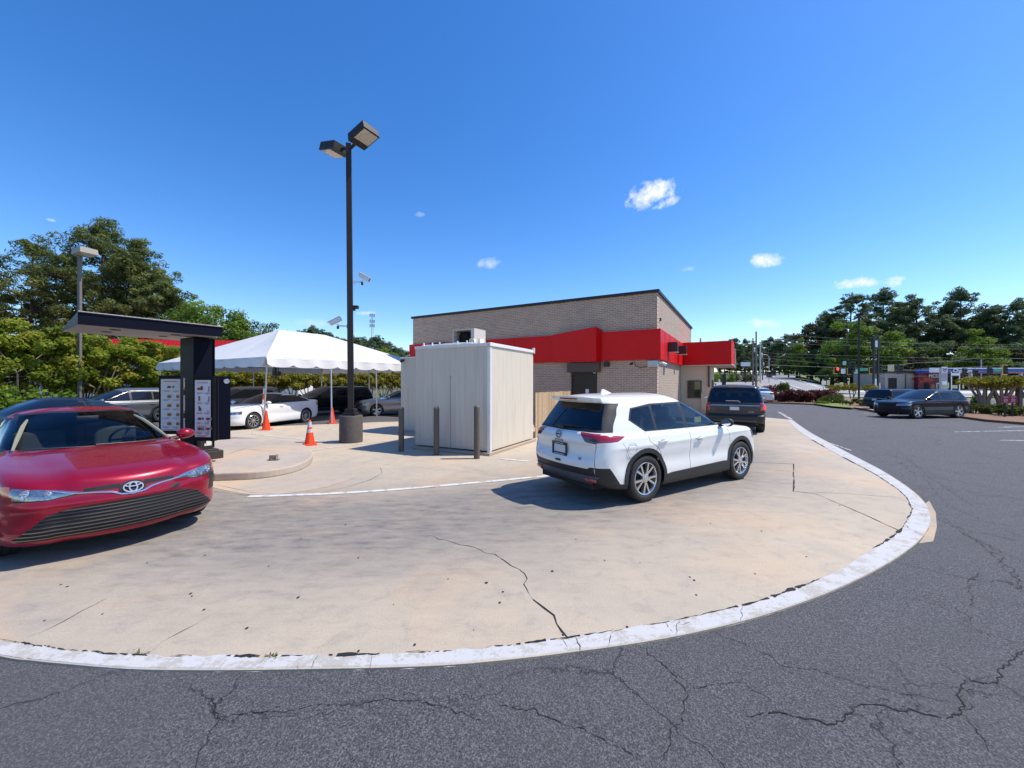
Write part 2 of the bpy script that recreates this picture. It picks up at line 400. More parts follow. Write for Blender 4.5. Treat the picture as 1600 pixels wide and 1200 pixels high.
for i_ in range(26):
    k_=random.randint(22,len(og)-14); a_=ig[k_]; b_=og[k_]; t0_,t1_=(0,1) if random.random()<.5 else sorted((random.random(),random.random()))
    sh_=Vector((random.uniform(-.08,.08),random.uniform(-.08,.08))); ck.add(jag_strip([tuple(a_.lerp(b_,t0_)),tuple(a_.lerp(b_,(t0_+t1_)/2)+sh_*.5),tuple(a_.lerp(b_,t1_)+sh_)],random.choice((.003,.004,.006)),.0075,True,1.2,.03,.1))
gmesh('concrete_cracks',ck.v,ck.f,MCR)
ak=SM(); pk=SM()
ASP=[([(330,1085),(345,1118),(480,1108),(520,1105),(610,1092),(660,1098),(705,1108),(760,1128)],.013),([(770,1102),(835,1106),(880,1130),(930,1150),(1000,1190)],.012),
 ([(1000,1010),(1050,1050),(1075,1085),(1060,1130),(1050,1165),(1030,1195)],.014),([(1075,1080),(1110,1070),(1155,1065),(1190,1085),(1210,1110)],.010),
 ([(1110,985),(1170,1010),(1220,1038),(1300,1056),(1400,1082),(1480,1095)],.011),
 ([(1165,1118),(1215,1117),(1265,1125),(1305,1130),(1340,1102),(1395,1108),(1480,1124),(1505,1110),(1498,1088),(1512,1066),(1560,1066),(1570,1040),(1600,1015)],.022),
 ([(1300,1065),(1340,1100)],.007),([(1385,1108),(1410,1140),(1480,1180)],.009),([(1500,1115),(1530,1150),(1570,1190)],.010),([(1560,1066),(1600,1092)],.010),
 ([(1420,925),(1480,945),(1520,965),(1505,972),(1512,980),(1600,1008)],.011),([(1520,950),(1518,925),(1512,908),(1528,897),(1520,890)],.012),([(1462,808),(1500,830),(1545,860),(1570,872),(1560,880),(1600,912)],.012),([(1462,800),(1510,835),(1600,880)],.008),
 ([(1370,928),(1450,940),(1505,962)],.007),([(1400,700),(1450,745),(1520,790)],.012),([(1270,672),(1340,700),(1400,730)],.010),([(1330,688),(1400,712),(1460,742),(1560,768)],.010),([(1440,742),(1480,790),(1600,840)],.008),([(1500,700),(1560,715),(1600,722)],.012)]
for p,w in ASP:
    ak.add(jag_strip(px(p,AZ),w*.34,AZ+.004,True,1.8,.022,.05)); ak.add(jag_strip([(q.x+.03,q.y+.02) for q in px(p,AZ)],w*.16,AZ+.004,True,2.6,.03,.45))
gmesh('asphalt_cracks',ak.v,ak.f,MCR); 
sp=SM()
SPOTS=[(466,934,3.2),(386,982,3.2),(760,911,4),(786,925,2.6),(781,942,3),(863,893,3),(319,953,2.6),(1085,907,2.5),(648,1008,3),(945,876,2),(560,872,2),(880,992,3),(560,1018,3),(298,928,2.6),(300,932,2),(1088,930,2.2),(1078,902,2),(980,980,2.5),(1180,897,2),(740,985,1.5),(70,970,2),(105,917,2.4),(95,914,1.8),(160,960,1.8),(900,843,1.6),(1000,880,1.4),(230,880,1.8),(320,868,2),(420,885,1.6),(1190,830,1.8),(1110,818,1.6),(1010,800,1.5),(700,905,1.6),(615,945,1.3),(1260,870,1.5),(1312,790,1.5),(540,820,2),(470,842,1.6)]
for u,v,r in SPOTS:
    c=gp(u,v); rr=.72*r*c.y/F; k=11; vs=[]
    a0=random.uniform(0,6); el=random.uniform(.7,1.0)
    for i in range(k):
        a=2*math.pi*i/k; q=rr*random.uniform(.8,1.12); vs.append((c.x+q*math.cos(a),c.y+q*math.sin(a)*1.5*el,.0045))
    sp.add((vs,[tuple(range(k))]))

gmesh('oil_spots',sp.v,sp.f,MSPOT)
def line(name,pts,w,z,m,n=4):
    P=dense([Vector((p[0],p[1])) for p in pts],n) if len(pts)>2 else [Vector(p[:2]) for p in pts]
    vs=[];fs=[]
    for i,p in enumerate(P):
        d=P[min(i+1,len(P)-1)]-P[max(i-1,0)]; d.normalize(); q=Vector((-d.y,d.x))*w/2
        vs+=[(p.x+q.x,p.y+q.y,z),(p.x-q.x,p.y-q.y,z)]
    for i in range(len(P)-1): fs.append((2*i,2*i+1,2*i+3,2*i+2))
    return vs,fs
ln=SM()
ln.add(line('',[gp(u,v).xy for u,v in ((388,776),(455,774),(525,771),(600,766.5),(675,760.5),(770,752),(868,742.5))],.115,.0065,None))
for a,b in (((394,678),(528,693)),((450,708),(652,683)),((498,669),(534,673)),((570,673),(626,666)),((340,672),(372,669)),((782,717),(826,721))): ln.add(line('',[gp(*a).xy,gp(*b).xy],.10,.0065,None))
gmesh('concrete_lines',ln.v,ln.f,MPL)
al=SM()
al.add(line('',[gp(1236,655,AZ).xy,gp(1217,644,AZ).xy],.16,AZ+.005,None))
for a,b in (((1492,675),(1640,672)),((1562,688),(1700,690)),((1410,650),(1440,648)),((1345,646.5),(1360,646.5)),((1560,668),(1690,663)),((1250,676),(1330,704))): al.add(line('',[gp(*a,AZ).xy,gp(*b,AZ).xy],.10 if a[0]!=1250 else .04,AZ+.005,None))
gmesh('asphalt_lines',al.v,al.f,MPA)
# flush apron round the island, then the island
AP=dense([gp(u,v).xy for u,v in ((318,758),(360,768),(400,773),(450,771),(505,762),(545,750),(561,740),(556,732),(530,726),(492,722))],5)
ap=[p for p in AP]+[Vector((-5.5,9.6)),Vector((-6.2,8.0))]
gmesh('island_apron',[(p.x,p.y,.0035) for p in ap],[tuple(range(len(ap)))],m_concrete('concrete_apron',False,((.46,.375,.285),(.40,.335,.265)),11.0))
IS=dense([gp(u,v).xy for u,v in ((336,752),(400,749),(448,741.5),(478,731),(489,719),(482,707),(458,698),(420,693),(340,690))],5)
isl=[p for p in IS]+[Vector((-12.5,12.2)),Vector((-12.2,10.9)),Vector((-9.3,9.75)),Vector((-5.9,7.5))]
m=MB(); m.prism([(p.x,p.y) for p in isl],.0,.15); o=m.build('island',MC2,None,False,.025); o['kind']='structure'
ck2=SM()
for p,w in (([(336,712),(360,708),(385,701),(412,704),(430,705)],.010),([(345,697),(392,697)],.008)): ck2.add(jag_strip(px(p,.15),w,.154,True,.3,.1))
gmesh('island_crack',ck2.v,ck2.f,MCR)
# ================================================================ vehicles
from mathutils.bvhtree import BVHTree
M_black=mat('black_plastic',(.016,.016,.018),.5,0,.2,8,.15,220)
M_dkgrey=mat('dark_grey_plastic',(.075,.077,.085),.5,0,.15,8,.12,220)
M_under=mat('underbody_black',(.012,.012,.013),.8)
M_tyre=mat('tyre_rubber',(.022,.021,.021),.78,0,.3,10,.3,120)
M_alloy=mat('alloy_silver',(.55,.56,.58),.25,.9,.05)
M_alloyd=mat('alloy_dark',(.03,.03,.034),.4,.6,.1)
M_chrome=mat('chrome',(.82,.83,.85),.10,1.0,.03)
M_dchrome=mat('dark_chrome',(.30,.31,.33),.2,1.0,.06)
M_redlens=mat('red_lens',(.33,.006,.010),.12,0,.1,20,Coat_Weight=1.0,Specular_IOR_Level=.7)
M_smoke=mat('smoked_lens',(.035,.006,.008),.10,0,.1,20,Coat_Weight=1.0)
M_amber=mat('amber_lens',(.55,.13,.01),.15,0,.1,20,Coat_Weight=1.0)
M_lamp=mat('headlamp_bowl',(.62,.64,.68),.16,.85,.25,40)
M_lampd=mat('headlamp_cluster',(.30,.31,.33),.14,.8,.95,38,Coat_Weight=.8)
M_clear=glassmat('lamp_cover',(.9,.92,.94),1.35)
M_glass=glassmat('car_glass',(.52,.58,.58),1.5)
M_glassw=glassmat('windscreen_glass',(.66,.74,.73),1.27)
M_glassd=mat('privacy_glass',(.006,.007,.009),.03,0,.1,3,Specular_IOR_Level=.6)
M_glasst=glassmat('tinted_glass',(.07,.08,.085),1.6)
M_cab=mat('cabin_trim',(.10,.095,.085),.8,0,.1,10)
M_cabl=mat('pillar_trim',(.50,.47,.38),.75,0,.06,10)
M_seat=mat('seat_cloth',(.055,.052,.05),.85,0,.2,20,.2,200)
M_plate=mat('plate_white',(.62,.64,.64),.4,0,.05)
M_print=mat('print_dark',(.03,.03,.035),.6)
M_seam=mat('panel_gap',(.008,.008,.008),.9)

def ring_half(rg,xm,ns,nc,nn):
    zf,xf,zs,w,zr,xr,fc,rc=rg[:8]; tf=rg[8] if len(rg)>8 else .03; tr=rg[9] if len(rg)>9 else .03; p=rg[10] if len(rg)>10 else 4
    def quarter(xe,ze,c,tp):
        rx,ry,b=c; s=1 if xe>xm else -1
        wf=w-tp; yc=max(.001,wf-ry); xB=xe-s*(b+rx); out=[]
        for i in range(nn):
            y=yc*i/nn; out.append((xe-s*b*(y/yc)**2,y))
        for i in range(nc):
            a=i/nc*math.pi/2; out.append((xB+s*rx*math.cos(a),yc+ry*math.sin(a)))
        for i in range(ns):
            t=i/ns; out.append((xB+(xm-xB)*t,w-tp*(1-t)**2))
        r=[]
        for x,y in out:
            t=min(1,max(0,(x-xm)/(xe-xm))); r.append((x,y,zs+(ze-zs)*t**p))
        return r
    f=quarter(xf,zf,fc,tf); b=quarter(xr,zr,rc,tr)
    return f+[(xm,w,zs)]+b[::-1]
def loft(rings,xm,ns=20,nc=7,nn=8,sub=4):
    P=[]
    for rg in rings:
        h=ring_half(rg,xm,ns,nc,nn); full=h+[(x,-y,z) for x,y,z in h[-2:0:-1]]; P.append(full)
    P=np.array(P); n=P.shape[1]
    d=np.maximum(np.sqrt(((P[1:]-P[:-1])**2).sum(2)).mean(1),1e-4); t=np.concatenate([[0],np.cumsum(d)])
    Tn=np.zeros_like(P)
    for i in range(len(P)):
        if i==0: Tn[i]=(P[1]-P[0])/d[0]
        elif i==len(P)-1: Tn[i]=(P[-1]-P[-2])/d[-1]
        else:
            a=(P[i]-P[i-1])/d[i-1]; b=(P[i+1]-P[i])/d[i]; Tn[i]=(a*d[i]+b*d[i-1])/(d[i]+d[i-1])
    rows=[]
    for i in range(len(P)-1):
        for k in range(sub):
            s=k/sub; h00=2*s**3-3*s*s+1; h10=s**3-2*s*s+s; h01=-2*s**3+3*s*s; h11=s**3-s*s
            rows.append(h00*P[i]+h10*d[i]*Tn[i]+h01*P[i+1]+h11*d[i]*Tn[i+1])
    rows.append(P[-1]); V=np.concatenate(rows)
    bm=bmesh.new(); vs=[bm.verts.new(v) for v in V]; m=len(rows)
    for i in range(m-1):
        for k in range(n):
            k2=(k+1)%n
            try: bm.faces.new((vs[i*n+k],vs[(i+1)*n+k],vs[(i+1)*n+k2],vs[i*n+k2]))
            except ValueError: pass
    bmesh.ops.remove_doubles(bm,verts=bm.verts,dist=1e-4)
    bmesh.ops.recalc_face_normals(bm,faces=bm.faces)
    if sum(f.normal.z*f.calc_area() for f in bm.faces if f.calc_center_median().z>1.2)<0: bmesh.ops.reverse_faces(bm,faces=bm.faces)
    return bm
LIFT={'s':lambda a,b:Vector((a,0,b)),'f':lambda a,b:Vector((0,a,b)),'r':lambda a,b:Vector((0,a,b)),'t':lambda a,b:Vector((a,b,0))}
PROJ={'s':lambda c:(c.x,c.z),'f':lambda c:(c.y,c.z),'r':lambda c:(c.y,c.z),'t':lambda c:(c.x,c.y)}
def cut_convex(bm,faces,poly,pr,fresh=None):
    cur=list(faces); lift=LIFT[pr]; proj=PROJ[pr]
    ar=sum(poly[i][0]*poly[(i+1)%len(poly)][1]-poly[(i+1)%len(poly)][0]*poly[i][1] for i in range(len(poly)))
    if ar<0: poly=poly[::-1]
    x0=min(p[0] for p in poly);x1=max(p[0] for p in poly);y0=min(p[1] for p in poly);y1=max(p[1] for p in poly)
    sel=[]
    for f in cur:
        q=[proj(v.co) for v in f.verts]
        if max(a[0] for a in q)>x0 and min(a[0] for a in q)<x1 and max(a[1] for a in q)>y0 and min(a[1] for a in q)<y1: sel.append(f)
    cur=sel
    for i in range(len(poly)):
        if not cur: return []
        a=poly[i]; b=poly[(i+1)%len(poly)]
        dx,dy=b[0]-a[0],b[1]-a[1]
        no=lift(dy,-dx); 
        if no.length<1e-9: continue
        no.normalize(); co=lift(*a)
        ed={e for f in cur for e in f.edges}; ve={v for f in cur for v in f.verts}
        r=bmesh.ops.bisect_plane(bm,geom=list(cur)+list(ed)+list(ve),dist=1e-6,plane_co=co,plane_no=no)
        fs=[g for g in r['geom'] if isinstance(g,bmesh.types.BMFace)]
        if fresh is not None: cs_=set(cur); fresh+=[f for f in fs if f not in cs_]
        cur=[f for f in fs if (f.calc_center_median()-co).dot(no)<0]
    return cur
def circle(cx,cz,r,n=28): return [(cx+r*math.cos(2*math.pi*i/n),cz+r*math.sin(2*math.pi*i/n)) for i in range(n)]
def strip(pts,w=.007):
    out=[]
    for a,b in zip(pts,pts[1:]):
        d=Vector((b[0]-a[0],b[1]-a[1])); d.normalize(); n=Vector((-d.y,d.x))*w/2; e=d*w*.35
        out.append([(a[0]-e.x+n.x,a[1]-e.y+n.y),(a[0]-e.x-n.x,a[1]-e.y-n.y),(b[0]+e.x-n.x,b[1]+e.y-n.y),(b[0]+e.x+n.x,b[1]+e.y+n.y)])
    return out
def emit_mesh(faces,name,m,parent,nrm,mode=None,depth=0.0,label=None,keepm=None,shift=0.0):
    vi={}; vs=[]; fs=[]; ns=[]
    for f in faces:
        q=[]
        for v in f.verts:
            if v not in vi: vi[v]=len(vs); vs.append(v.co+nrm[v]*shift); ns.append(nrm[v])
            q.append(vi[v])
        fs.append(q)
    if mode: 
        b2=bmesh.new(); bv=[b2.verts.new(c) for c in vs]
        for q in fs:
            try:b2.faces.new([bv[i] for i in q])
            except ValueError: pass
        mp={v:ns[i] for i,v in enumerate(bv)}
        cop={tuple(round(x,5) for x in v.co):ns[i] for i,v in enumerate(bv)}
        r=bmesh.ops.extrude_face_region(b2,geom=list(b2.faces))
        s=depth if mode=='out' else -depth
        for v in r['geom']:
            if isinstance(v,bmesh.types.BMVert):
                v.co+=cop[tuple(round(x,5) for x in v.co)]*s
        me=bpy.data.meshes.new(name); b2.to_mesh(me); b2.free()
        me.materials.append(m); me.polygons.foreach_set('use_smooth',[True]*len(me.polygons)); me.set_sharp_from_angle(angle=R(35))
    else:
        me=bpy.data.meshes.new(name); me.from_pydata(vs,[],fs)
        if keepm is not None:
            for mm in m: me.materials.append(mm)
            me.polygons.foreach_set('material_index',keepm)
        else: me.materials.append(m)
        me.polygons.foreach_set('use_smooth',[True]*len(me.polygons))
        me.normals_split_custom_set_from_vertices(ns)
    o=bpy.data.objects.new(name,me); COL.objects.link(o); o.parent=parent
    if label: o['label']=label
    return o
RIMC={}
def wheel(parent,x,side,yo,wr,tw,style,rimm,backm):
    key=(round(wr,3),round(tw,3),style,rimm.name)
    if key not in RIMC:
        t=MB(); h=tw/2; ri=wr*.70
        t.lathe([(ri,-h*.85),(ri+.02,-h*.98),(wr*.86,-h*1.04),(wr*.96,-h*.93),(wr,-h*.70),(wr,-h*.30),(wr-.008,-h*.28),(wr-.008,-h*.2),(wr,-h*.18),(wr,h*.18),(wr-.008,h*.2),(wr-.008,h*.28),(wr,h*.30),(wr,h*.70),(wr*.96,h*.93),(wr*.86,h*1.04),(ri+.02,h*.98),(ri,h*.85)],40,0,Matrix.Rotation(R(-90),4,'X'))
        to=t.build('wheel',M_tyre,None,True)
        r=MB(); MX=Matrix.Rotation(R(-90),4,'X')
        r.lathe([(ri+.004,h*.86),(ri-.004,h*.92),(ri-.018,h*.86),(ri-.026,h*.55),(ri-.05,-h*.6)],40,0,MX)
        r.lathe([(ri-.03,h*.10),(0.02,h*.10)],32,1,MX); r.lathe([(.15,h*.2),(.15,h*.28),(.03,h*.28)],24,1,MX)
        r.lathe([(.075,h*.45),(.07,h*.80),(.055,h*.86),(.03,h*.84),(.028,h*.88),(0.001,h*.88)],20,0,MX)
        ns={'v5':5,'s5':5,'s10':10,'s6':6}[style]
        for k in range(ns):
            a=2*math.pi*k/ns+.3
            def spoke(a0,a1,w0,w1,mi=0,z0=.80,z1=.84):
                p0=Vector((math.cos(a0),math.sin(a0),0))*.045; p1=Vector((math.cos(a1),math.sin(a1),0))*(ri-.012)
                d=(p1-p0).normalized(); n=Vector((-d.y,d.x,0))
                vs=[]
                for p,w,z in((p0,w0,z0),(p1,w1,z1)):
                    vs+=[p+n*w+Vector((0,0,h*z)),p-n*w+Vector((0,0,h*z)),p-n*w*1.3+Vector((0,0,h*.45)),p+n*w*1.3+Vector((0,0,h*.45))]
                r.add(vs,[(0,4,5,1),(1,5,6,2),(2,6,7,3),(3,7,4,0),(0,1,2,3),(4,7,6,5)],mi,MX)
            if style=='v5':
                spoke(a,a-.26,.013,.018); spoke(a,a+.26,.013,.018); spoke(a,a,.012,.010,2,.70,.70)
            elif style=='s5': spoke(a,a,.030,.042)
            elif style=='s10': spoke(a,a+.05,.011,.014)
            else: spoke(a,a,.022,.030)
        ro=r.build('rim',[rimm,M_under,M_alloyd],None,False)
        ro.parent=to; RIMC[key]=to; first=True
    else: first=False
    src=RIMC[key]
    o=src if first else copy_tree(src)
    o.parent=parent; o.location=(x,side*(yo-tw/2),wr)
    o.rotation_euler=(0,random.uniform(0,1.2),0 if side>0 else math.pi)
    return o
def half_liner(cx,cz,r,y0,y1,n=20):
    m=MB(); vs=[]; fs=[]
    for i in range(n+1):
        a=-.35+(math.pi+.7)*i/n
        for y in (y0,y1): vs.append((cx+r*math.cos(a),y,cz+r*math.sin(a)))
    for i in range(n): fs.append((2*i,2*i+1,2*i+3,2*i+2))
    m.add(vs,fs); m.add([vs[2*i] for i in range(n+1)],[tuple(range(n+1))]); return m
def scale_spec(sp,sx,sy,sz):
    q=dict(sp)
    def rc(c): return (c[0]*sx,c[1]*sy,c[2]*sx)
    q['rings']=[(r[0]*sz,r[1]*sx,r[2]*sz,r[3]*sy,r[4]*sz,r[5]*sx,rc(r[6]),rc(r[7]))+tuple(r[8:]) for r in sp['rings']]
    q['xm']=sp['xm']*sx; q['ax']=[a*sx for a in sp['ax']]
    cs=[]
    for c in sp['cuts']:
        c=dict(c); a,b={'s':(sx,sz),'f':(sy,sz),'r':(sy,sz),'t':(sx,sy)}[c['p']]
        c['polys']=[[(x*a,y*b) for x,y in pl] for pl in c['polys']]
        if 'zmin' in c: c['zmin']*=sz
        if 'zmax' in c: c['zmax']*=sz
        cs.append(c)
    q['cuts']=cs
    for k in ('mirror','handles','plate_r','plate_f'):
        if sp.get(k):
            v=sp[k]; q[k]=[(x*sx,z*sz) for x,z in v] if k in('mirror','handles') else (v[0]*sz,)
    q['yo']=sp['yo']*sy; return q
def build_car(sp,name,label,cat,loc,head,pm,group=None,ns=20,sub=4,glass='dark',style='s5',rimm=None,backm=None,plate=True):
    root=thing(name,label,cat,loc,R(head),group); rimm=rimm or M_alloy
    bm=loft(sp['rings'],sp['xm'],ns,7,8,sub); lay=bm.faces.layers.int.new('id')
    if sp.get('sculpt'):
        for v in bm.verts: sp['sculpt'](v)
        bm.normal_update()
    bvh=BVHTree.FromBMesh(bm)
    def side(x,z,s): h=bvh.ray_cast(Vector((x,3*s,z)),Vector((0,-s,0))); return h[0],h[1]
    def front(y,z): h=bvh.ray_cast(Vector((5,y,z)),Vector((-1,0,0))); return h[0],h[1]
    def rear(y,z): h=bvh.ray_cast(Vector((-5,y,z)),Vector((1,0,0))); return h[0],h[1]
    pool={0:[(f,f.verts[0].co.x,f.verts[0].co.y,f.verts[0].co.z) for f in bm.faces]}
    ids={0:dict(name='body')}; byname={'body':[0]}; nid=[1]
    G={'dark':(M_glassd,M_glassd,M_glassd),'clear':(M_glass,M_glassw,M_glasst)}[glass]
    MM=dict(glass=G[0],wind=G[1],rglass=G[2],black=M_black,grey=M_dkgrey,chrome=M_chrome,dchrome=M_dchrome,red=M_redlens,smoke=M_smoke,amber=M_amber,lamp=M_lampd,lampd=M_lampd,gbar=mat('grille_bar',(.20,.20,.215),.16,1.0,.1),strip=mat('strip_satin',(.34,.34,.36),.45,.6),paint=pm,seam=M_seam,under=M_under,plate=M_plate)
    wr=sp['wr']; ar=sp['arch']
    cuts=list(sp['cuts'])
    for c in cuts:
        p=c['p']
        sides=(1,-1)
        if c.get('centre'): sides=(1,)
        if c.get('only'): sides=(c['only'],)
        src=set(i for nm in c.get('src',['body']) for i in byname.get(nm,[]))
        newid=None
        for s in sides:
            for k,pl in enumerate(c['polys']):
                pl2=pl if (p=='s' or s==1) else ([(a,-b) for a,b in pl] if p=='t' else [(-a,b) for a,b in pl])
                fs=[]
                bx0=min(q[0] for q in pl2)-.3;bx1=max(q[0] for q in pl2)+.3;by0=min(q[1] for q in pl2)-.3;by1=max(q[1] for q in pl2)+.3; ia,ib={'s':(0,2),'f':(1,2),'r':(1,2),'t':(0,1)}[p]
                cand=[q for i in src for q in pool.get(i,()) if bx0<q[1+ia]<bx1 and by0<q[1+ib]<by1]
                for f,vx,vy,vz in cand:
                    if f[lay] not in src: continue
                    if p=='f' and vx<-.4 or p=='r' and vx>.1: continue
                    ct=f.calc_center_median(); n=f.normal
                    if c.get('zmin') and ct.z<c['zmin']: continue
                    if c.get('zmax') and ct.z>c['zmax']: continue
                    if p=='s' and not (ct.y*s>c.get('ymin',.15) and n.y*s>c.get('nmin',.33)): continue
                    if p=='f' and not (n.x>c.get('nmin',.12) and c.get('xmin',0)<ct.x<c.get('xmax',9)): continue
                    if p=='r' and not (n.x<-c.get('nmin',.12) and ct.x<0): continue
                    if p=='t' and not (n.z>.3): continue
                    fs.append(f)
                fresh=[]; got=cut_convex(bm,fs,pl2,p,fresh)
                for f in fresh:
                    if f.is_valid: v=f.verts[0].co; pool.setdefault(f[lay],[]).append((f,v.x,v.y,v.z))
                if not got: continue
                if newid is None or (c.get('each') ) or (s!=sides[0] and not c.get('merge') and k==0):
                    newid=nid[0]; nid[0]+=1; ids[newid]=dict(c,side=s); byname.setdefault(c['name'],[]).append(newid)
                for f in got: f[lay]=newid; v=f.verts[0].co; pool.setdefault(newid,[]).append((f,v.x,v.y,v.z))
    # wheel arches
    dele=[]
    for s in(1,-1):
        for ax in sp['ax']:
            fs=[f for f in bm.faces if f.calc_center_median().y*s>.45 and f.calc_center_median().z<1.1]
            got=cut_convex(bm,fs,circle(ax,wr,ar,30),'s'); dele+=got
    bmesh.ops.delete(bm,geom=list(set(dele)),context='FACES')
    bm.normal_update(); nrm={v:v.normal.copy() for v in bm.verts}
    groups={}
    for f in bm.faces: groups.setdefault(f[lay],[]).append(f)
    bodyf=list(groups.get(0,[])); mi=[0]*len(bodyf); handles=[]
    doors={}
    for i,fl in groups.items():
        if i==0: continue
        c=ids[i]
        if c['name']=='seam': bodyf+=fl; mi+=[1]*len(fl); continue
        par=root
        if c.get('under') and byname.get(c['under']): pass
        o=emit_mesh(fl,c['name'],MM[c['m']],par,nrm,c.get('mode'),c.get('d',0),c.get('label'))
        if c['name']=='door': doors[(c['side'],sum(f.calc_center_median().x for f in fl)/len(fl))]=o
        if c.get('cover'):
            emit_mesh(fl,'lamp_cover',M_clear,o,nrm)
    body=emit_mesh(bodyf,'body',[pm,M_seam],root,nrm,keepm=mi)
    if glass=='clear':
        up=[f for f in bodyf if f.calc_center_median().z>.55]
        o=emit_mesh(up,'interior_lining',M_cab,root,nrm,shift=-.018)
        o.data.materials.clear(); o.data.materials.append(M_cab); o.data.materials.append(M_cabl)
        for f in o.data.polygons: f.material_index=1 if f.center.z>1.05*sp.get('belt',1.0) else 0
    # arch liners, underbody, wheels
    lin=MB()
    for s in(1,-1):
        for ax in sp['ax']:
            half_liner(ax,wr,ar,s*.45,s*(sp['yo']-.03)).build('wheel_housing',M_under,root)
    x0=sp['ax'][1]-.55; x1=sp['ax'][0]+.6
    ub=MB(); ub.box((0,0,.30),(x1-x0+.5,sp['yo']*1.35,.10)); ub.box(((sp['ax'][0]+sp['ax'][1])/2,0,.30),(sp['ax'][0]-sp['ax'][1]-2*ar,sp['yo']*1.8,.10))
    ub.build('underbody',M_under,root)
    for s in(1,-1):
        for ax in sp['ax']: wheel(root,ax,s,sp['yo'],wr,sp['tw'],style,rimm,backm)
    # mirrors
    for (mx,mz) in sp.get('mirror',[]):
        for s in(1,-1):
            h,n=side(mx,mz,s)
            if h is None: continue
            y=abs(h.y); m=MB()
            b2=bmesh.new(); bmesh.ops.create_uvsphere(b2,u_segments=16,v_segments=10,radius=1)
            for v in b2.verts:
                q=v.co; f=1-.25*max(0,-q.x); v.co=Vector((mx+.0+.085*q.x*(1 if q.x>0 else .55),s*(y+.17+.115*q.y),mz+.055+.075*q.z*(1-.15*q.y*s)))
            me=bpy.data.meshes.new('mirror'); b2.to_mesh(me); b2.free(); me.polygons.foreach_set('use_smooth',[True]*len(me.polygons)); me.materials.append(sp.get('mirror_mat') or pm)
            o=bpy.data.objects.new('mirror',me); COL.objects.link(o); o.parent=root
            a=MB(); a.tube([(mx+.02,s*(y-.02),mz-.01),(mx+.01,s*(y+.10),mz+.01)],[.035,.028],8); a.build('mirror_arm',M_black,o,True)
            g=MB(); vs=[(mx-.049,s*(y+.17+.095*math.cos(t)),mz+.055+.060*math.sin(t)) for t in [2*math.pi*i/18 for i in range(18)]]
            g.add(vs,[tuple(range(18)) if s<0 else tuple(range(17,-1,-1))]); g.build('mirror_glass',M_chrome,o)
    for (hx,hz) in sp.get('handles',[]):
        for s in(1,-1):
            h,n=side(hx,hz,s)
            if h is None: continue
            m=MB(); y=h.y
            m.tube([(hx-.11,y-s*.004,hz),(hx-.085,y+s*.026,hz),(hx+.085,y+s*.026,hz+.004),(hx+.11,y-s*.004,hz+.004)],[.010,.013,.013,.010],8)
            dk=min(((abs(k[1]-hx),k) for k in doors if k[0]==s),default=(0,None))[1]
            m.build('door_handle',pm if sp.get('handle_paint',True) else M_chrome,doors[dk] if dk else root,True)
            cup=MB(); cup.add([(hx+.07*math.cos(t),y+s*.003,hz+.026*math.sin(t)-.004) for t in [2*math.pi*i/16 for i in range(16)]],[tuple(range(16)) if s<0 else tuple(range(15,-1,-1))]); cup.build('handle_cup',M_black if False else M_dkgrey,doors[dk] if dk else root)
    if plate:
        for key,fn,sg in (('plate_r',rear,-1),('plate_f',front,1)):
            if sp.get(key):
                z=sp[key][0]; h,n=fn(0,z)
                if h is None: continue
                Mx=frame((h.x+sg*.012,0,z),(0,sg,0),(0,0,1))
                m=MB(); m.box((0,0,0),(.32,.17,.012),1,Mx); m.box((0,0,.004),(.295,.12,.012),0,Mx)
                m.build('licence_plate',[M_plate,M_print],root)
    bm.free()
    return root,dict(side=side,front=front,rear=rear)
C0=(.35,.30,.08)
def chain(p): return p
